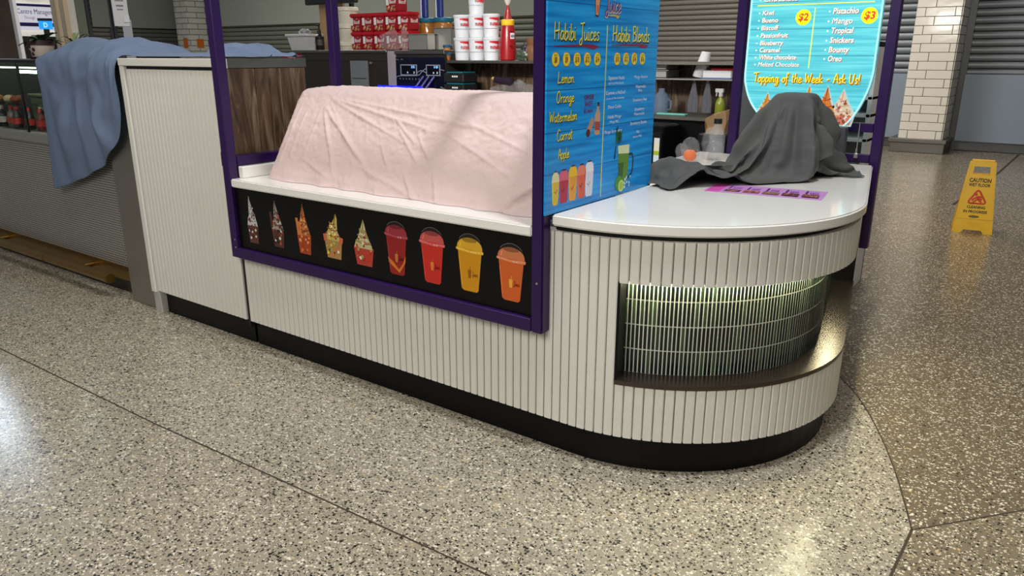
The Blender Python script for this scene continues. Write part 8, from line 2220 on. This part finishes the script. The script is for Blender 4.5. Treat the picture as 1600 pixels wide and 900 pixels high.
    [147,-94,35,-1,7,0,0,8,0,0,8,0,-1,7,2,0,7,3,2,5,-5,0,8,0,0,7,0,0,8,0,-1,7,0,0,8,0,0,7,0,0,8,1,0,7,-1,0,8,0,0,7,0,0,8,1,-1,3,6,0,8,2,0,7,0,0,8,1,0,7,0,0,8,1,0,7,1,0,8,0,0,7,1,-1,8,0,0,7,0,0,8,0,0,7,0,1,7,-3,2,3,-7,-1,7,-3,-2,7,1,0,6,0,0,7,0],
    [163,-93,35,0,7,0,0,8,0,-1,7,0,0,8,0,0,6,4,0,7,2,1,6,-5,0,7,-1,0,8,0,0,7,0,0,8,0,0,7,0,0,8,0,0,8,0,0,7,0,0,8,0,-2,4,6,1,7,1,-1,8,-2,-1,7,-2,0,7,0,0,8,0,-1,7,0,0,8,0,0,7,0,0,8,1,-1,8,0,0,7,1,0,7,1,2,7,4,1,6,4,-1,7,-3,-1,7,-3,-1,4,-7,0,6,0,0,7,1],
    [180,-92,35,-1,7,0,0,8,0,0,7,0,-1,8,0,0,7,0,0,7,4,0,6,3,1,6,-5,1,7,-1,0,8,-1,0,7,0,-1,8,0,0,7,0,0,8,1,0,7,0,-1,6,4,0,8,1,-1,5,-6,0,8,0,0,7,0,-1,8,1,0,7,0,0,8,1,0,7,1,-1,8,2,0,7,-1,0,7,3,-1,7,3,1,6,-5,1,6,4,-1,7,-3,0,7,-2,0,7,1,-2,6,-4,0,6,0,0,7,0],
    [196,-91,35,0,7,0,0,8,0,-1,7,0,0,8,0,-1,7,0,0,8,0,-1,7,1,2,4,6,0,8,0,0,6,-3,-1,7,4,0,7,0,0,8,0,0,7,1,0,8,0,1,7,-1,-1,5,-6,-1,7,-2,1,8,3,0,7,4,1,8,-1,0,8,0,-1,7,0,-1,8,-2,-2,9,-2,0,6,4,-1,5,6,0,3,-6,1,7,-3,0,8,-1,0,7,-2,0,7,0,-1,8,1,-2,7,0,0,6,0,0,7,0],
    [213,-90,35,0,7,0,-1,8,0,0,7,0,-1,8,0,0,7,0,-1,8,0,0,7,2,-1,8,-2,2,4,6,0,7,4,-1,5,-6,-1,7,-1,0,8,-1,-1,7,-1,0,8,-1,0,7,0,4,11,4,-1,2,8,0,8,3,0,7,2,-1,8,1,-1,7,1,-1,7,0,-1,8,1,-2,8,0,4,3,-7,-3,10,-7,-1,8,1,-1,3,6,0,8,-2,0,7,-1,0,8,-2,0,7,-1,-2,5,-6,0,6,0,0,7,0],
    [230,-89,35,-1,7,0,0,8,0,-1,7,0,0,8,0,-1,7,2,0,8,0,-1,7,-2,0,7,0,0,8,0,0,6,4,0,7,3,0,4,-6,0,7,1,-1,7,-2,0,8,3,0,7,10,4,7,-3,0,8,1,0,7,2,-1,8,1,-1,7,2,-1,7,1,-1,8,1,-1,7,2,-2,5,5,-2,8,2,-1,7,-3,2,1,-11,-2,8,-7,-1,6,-3,0,8,-2,0,7,0,0,8,0,-1,7,0,0,6,0,0,7,0],
    [246,-88,35,0,7,0,-1,8,0,0,7,0,-1,8,1,0,7,1,-1,8,-2,0,7,1,-1,7,2,0,7,-3,0,7,1,0,5,6,0,5,-6,0,8,-1,0,8,3,-1,5,11,-1,6,7,0,8,2,-1,7,2,0,8,2,-1,7,1,-1,8,1,-1,7,1,0,8,1,1,7,0,1,8,-1,-1,7,-3,-1,4,-7,0,8,3,-2,8,-7,0,5,-11,-2,6,5,0,7,-2,1,8,-2,-2,5,-6,0,6,0,0,7,1],
    [263,-87,35,-1,8,0,0,7,0,-1,8,0,0,7,0,-1,8,0,-1,7,0,0,7,3,-1,7,2,1,6,-5,0,8,0,0,4,6,-1,7,-1,0,6,-5,1,11,11,-2,9,4,0,1,8,-1,7,4,0,8,2,-1,7,2,-1,7,1,-1,8,2,0,7,1,0,7,-4,0,5,-5,1,7,-2,0,8,0,-1,5,-6,-1,8,-2,-1,8,5,0,7,-11,-3,9,1,0,3,-7,0,5,-4,-2,8,0,0,6,0,0,7,1],
    [279,-86,35,0,8,0,-1,7,0,-1,8,1,0,7,1,-1,8,-2,0,7,1,-1,7,2,0,7,3,0,5,-6,0,8,0,0,5,5,0,7,-3,0,12,6,0,11,2,-2,-1,9,1,6,5,-2,8,-2,-1,7,2,0,8,2,-1,7,2,0,7,3,-1,5,5,1,4,-6,0,7,-3,0,7,-3,0,8,-2,0,7,-1,-1,8,-2,-1,9,-1,-3,9,4,-1,9,-13,-3,6,3,2,0,-7,-2,6,-4,0,6,0,0,7,0],
    [296,-84,35,-1,7,0,-1,8,0,0,7,0,-1,8,0,0,7,0,-1,6,4,0,8,2,-1,7,1,1,4,-7,0,8,0,0,6,4,-1,6,-4,1,16,7,-1,6,8,-2,1,8,0,8,-3,-1,7,4,-1,6,5,0,7,-1,0,8,1,-2,2,7,1,8,1,-1,7,0,-1,7,-1,-1,8,-1,-1,7,-2,0,8,-2,0,8,-2,0,8,-2,-1,9,-3,-2,11,-5,-3,8,-5,0,4,-7,-1,-4,-6,0,6,0,0,7,0],
    [312,-83,35,0,8,0,-1,7,0,-1,8,0,0,7,0,-1,8,0,-1,7,0,0,7,4,0,6,4,0,3,-7,0,8,-1,0,7,0,0,11,4,0,10,7,-2,3,8,-1,8,-1,0,3,8,-1,7,3,0,8,-2,0,7,3,-2,5,5,-1,7,2,0,5,-6,-1,8,-1,0,7,0,-1,8,2,-1,5,-5,-1,7,-4,-1,7,-3,-1,8,-3,0,9,-2,-1,10,-1,-1,14,-1,-1,3,-7,-2,-5,-5,0,6,0,0,7,0],
    [329,-81,35,-1,7,0,-1,8,0,0,7,1,-1,8,1,-1,7,0,0,7,-2,-1,5,5,0,7,4,0,6,-4,1,5,-5,-1,7,1,-1,9,11,0,9,5,-1,9,-3,-1,3,8,0,8,1,-1,7,4,-1,3,7,0,8,2,-1,7,1,0,8,0,-1,5,-6,0,7,0,-1,8,2,-1,5,-6,-1,7,-2,-1,7,-4,-1,7,-4,-1,8,3,-1,8,1,-2,11,1,1,10,-11,-4,-5,-5,0,6,-5,0,6,0,0,7,0],
    [345,-80,36,-1,8,-1,0,7,0,-1,8,0,-1,7,0,0,8,0,-1,7,0,-1,7,2,1,4,7,-1,4,-7,-1,5,6,0,7,1,0,14,2,-3,10,-3,1,1,10,0,6,6,0,8,2,-1,5,6,-1,7,-3,-1,8,1,0,7,1,0,6,5,0,6,-5,-1,8,2,-1,6,-4,-1,7,-3,-1,8,0,0,5,-5,-1,8,-2,-2,8,-1,-1,9,3,-1,9,4,-4,-2,-16,0,5,-6,-2,7,-2,0,6,0,0,7,0],
    [361,-77,35,0,7,3,-1,7,-3,0,7,0,-1,8,0,-1,7,0,-1,8,0,-1,7,0,1,3,7,-1,7,-3,-2,6,4,0,3,-7,-1,14,1,-1,10,5,1,5,8,1,2,8,-1,6,6,-1,7,-2,-1,7,2,0,8,1,-1,7,1,0,8,-1,0,6,4,-1,6,-5,-1,7,-1,-1,8,2,0,5,-6,-1,8,-1,-1,8,-1,-2,7,2,-4,4,7,1,6,-9,-5,12,-7,0,4,-6,-1,0,-8,0,6,0,0,7,1],
    [378,-74,35,-2,8,0,0,6,4,0,6,-4,-1,7,0,-1,8,0,0,7,0,-1,8,0,-1,7,2,0,5,6,-2,7,0,0,0,-8,-2,9,8,1,12,-1,0,8,5,1,3,8,0,5,7,-2,6,-4,-1,8,3,0,7,1,-1,8,1,0,7,0,-1,8,1,0,7,2,-2,6,4,1,5,-6,-1,8,-1,-1,7,-1,-2,8,-1,-3,6,6,-2,8,-2,-3,11,-2,-1,0,-14,0,1,-7,-3,5,-6,0,6,0,0,7,0],
    [394,-71,35,-1,8,0,-2,7,0,0,6,5,1,5,-5,-1,8,0,-1,7,0,-1,7,2,-1,7,-2,-1,7,2,-1,5,6,0,2,-7,-1,8,0,-1,7,14,1,9,-1,0,9,2,-1,6,5,-1,7,4,-1,2,8,-1,7,2,-1,7,2,-1,8,1,0,7,0,0,8,1,0,7,0,-2,8,-1,-1,7,0,-2,8,-1,-1,8,-1,-1,8,-1,-2,8,-3,-2,9,-8,-2,4,-10,-2,2,-7,-1,-4,-6,0,6,0,0,7,0],
    [410,-68,35,-1,7,0,-1,8,0,-2,7,0,1,5,5,0,6,-5,-1,7,2,-1,7,-2,-1,8,0,-1,7,1,0,3,7,-1,5,-7,-1,7,-1,-1,5,13,0,5,8,0,8,3,0,8,2,0,8,2,-3,7,0,-3,7,-2,0,7,4,-3,5,-4,-2,7,-2,-3,8,0,0,7,0,-1,8,0,0,8,0,2,7,2,-3,7,-3,1,9,1,1,9,1,-9,-3,-13,2,6,-3,-4,-1,-6,3,7,-2,0,6,0,0,7,0],
    [426,-65,35,-1,7,0,-1,8,0,-1,7,0,-2,8,0,1,4,6,1,5,-6,-1,8,0,-1,7,0,-1,7,0,-1,3,7,-1,7,-3,-1,6,-4,-1,7,2,0,3,15,-4,8,-4,-2,8,0,-1,8,1,-1,7,2,0,8,2,1,6,4,-3,7,-1,-2,7,-2,-3,7,-2,-3,5,-4,1,7,0,0,8,1,0,8,2,1,7,4,1,7,5,-7,-3,-9,-4,1,-9,2,5,-5,0,7,-2,0,8,1,0,6,0,0,7,0],
    [443,-62,35,-2,7,0,-1,7,0,-1,8,0,-1,7,0,-2,8,0,1,4,6,1,5,-6,-1,7,0,-1,8,0,0,3,7,-2,8,-2,-1,5,-5,-1,7,0,0,4,9,-4,9,5,-2,5,-7,-3,8,-1,0,7,2,1,7,4,-2,7,0,-3,7,-1,-2,8,-1,-3,6,-3,1,4,6,0,7,-3,1,7,3,0,6,5,1,7,4,-6,-1,-8,-3,6,-10,-2,8,1,-1,4,6,0,6,-3,2,4,-7,0,6,0,0,7,0],
    [459,-60,35,-1,8,0,-2,7,0,-1,8,0,-1,7,0,-1,8,0,-2,7,0,1,4,6,1,5,-6,-1,7,0,0,5,6,-2,7,0,0,5,-6,-2,6,3,-2,6,-3,-3,9,4,-2,6,9,-2,7,-5,-1,5,-7,-2,7,0,-2,7,-1,-2,8,0,-1,7,0,-1,7,2,2,0,7,0,7,4,0,6,5,1,9,-1,-5,1,-8,-2,8,-7,-2,7,3,-4,0,7,1,7,1,1,6,-4,0,4,-7,0,6,0,0,7,0],
    [475,-57,35,-1,8,0,-1,7,0,-1,7,0,-2,8,0,-1,7,0,-1,8,0,-1,7,0,1,4,6,1,5,-6,-2,6,3,-2,6,-3,0,7,3,-2,7,-3,-2,2,7,0,6,-5,-2,7,-2,-2,8,10,-4,8,0,-2,8,-1,-2,7,-2,-1,7,-2,0,6,-4,-1,6,5,-1,7,0,3,-1,7,-2,6,-6,-1,10,-7,-2,7,2,-3,2,6,-3,6,4,-3,5,-5,-3,3,-6,6,2,5,-2,6,-4,0,6,0,0,7,0],
    [492,-54,35,-2,7,0,-1,8,0,-1,7,0,-1,8,0,-2,7,0,-1,7,0,-1,8,0,-1,7,0,1,4,6,0,5,-5,-2,6,4,0,6,-5,-3,3,6,-1,7,3,-1,7,-2,-1,6,-3,-1,6,-4,-1,8,0,-3,7,6,-3,7,-4,-1,6,4,-1,8,1,0,8,1,0,3,-7,-1,11,-1,-1,6,4,-4,-1,6,-2,7,1,-2,7,2,-2,3,-7,-3,-1,-6,-1,7,0,-1,6,-6,3,1,7,0,6,0,0,7,0],
    [508,-51,35,-1,7,0,-2,7,0,-1,8,0,-1,7,0,-1,8,0,-2,7,0,-1,8,0,-1,7,0,-1,7,0,1,3,7,-2,7,1,-2,7,0,-3,7,-1,-2,3,-7,3,3,6,-1,7,-2,-1,6,-4,-1,7,3,-1,7,-2,-1,8,-1,-2,7,0,-1,8,0,-1,7,0,-1,7,0,-3,6,4,-2,0,7,-2,7,2,-2,7,0,-4,-2,-6,-2,0,-7,-1,8,2,-1,7,-3,0,5,-6,0,1,8,0,6,0,0,7,0],
    [524,-49,34,-1,8,0,-1,7,0,-2,8,0,-1,7,1,-1,7,0,-1,8,0,-2,7,0,-1,8,0,-1,7,0,-2,8,0,1,4,6,-3,6,-4,-5,-5,-2,2,7,0,1,7,0,0,8,0,-1,7,1,-1,8,-1,-1,7,0,-1,7,0,-1,8,0,-2,7,0,-1,8,1,-2,6,4,-2,5,5,-4,5,-4,-5,4,-4,1,7,2,-5,5,0,1,-7,-2,-1,7,-3,-1,7,2,-5,0,5,4,4,-5,0,6,0,0,7,0],
]
drape('blue_cloth', BLUE_CLOTH, (-4.4, 2.47, 1.42), pm('blue_cotton', (106, 121, 147), .85, var=.06, scale=14, bump=.2, bscale=220, spec=.2), 'blue grey cloth draped over the glass case and the tall cabinet', crumpled)
for o in list(bpy.data.objects):
    if o.type == 'MESH' and o.data is None:
        bpy.data.objects.remove(o)
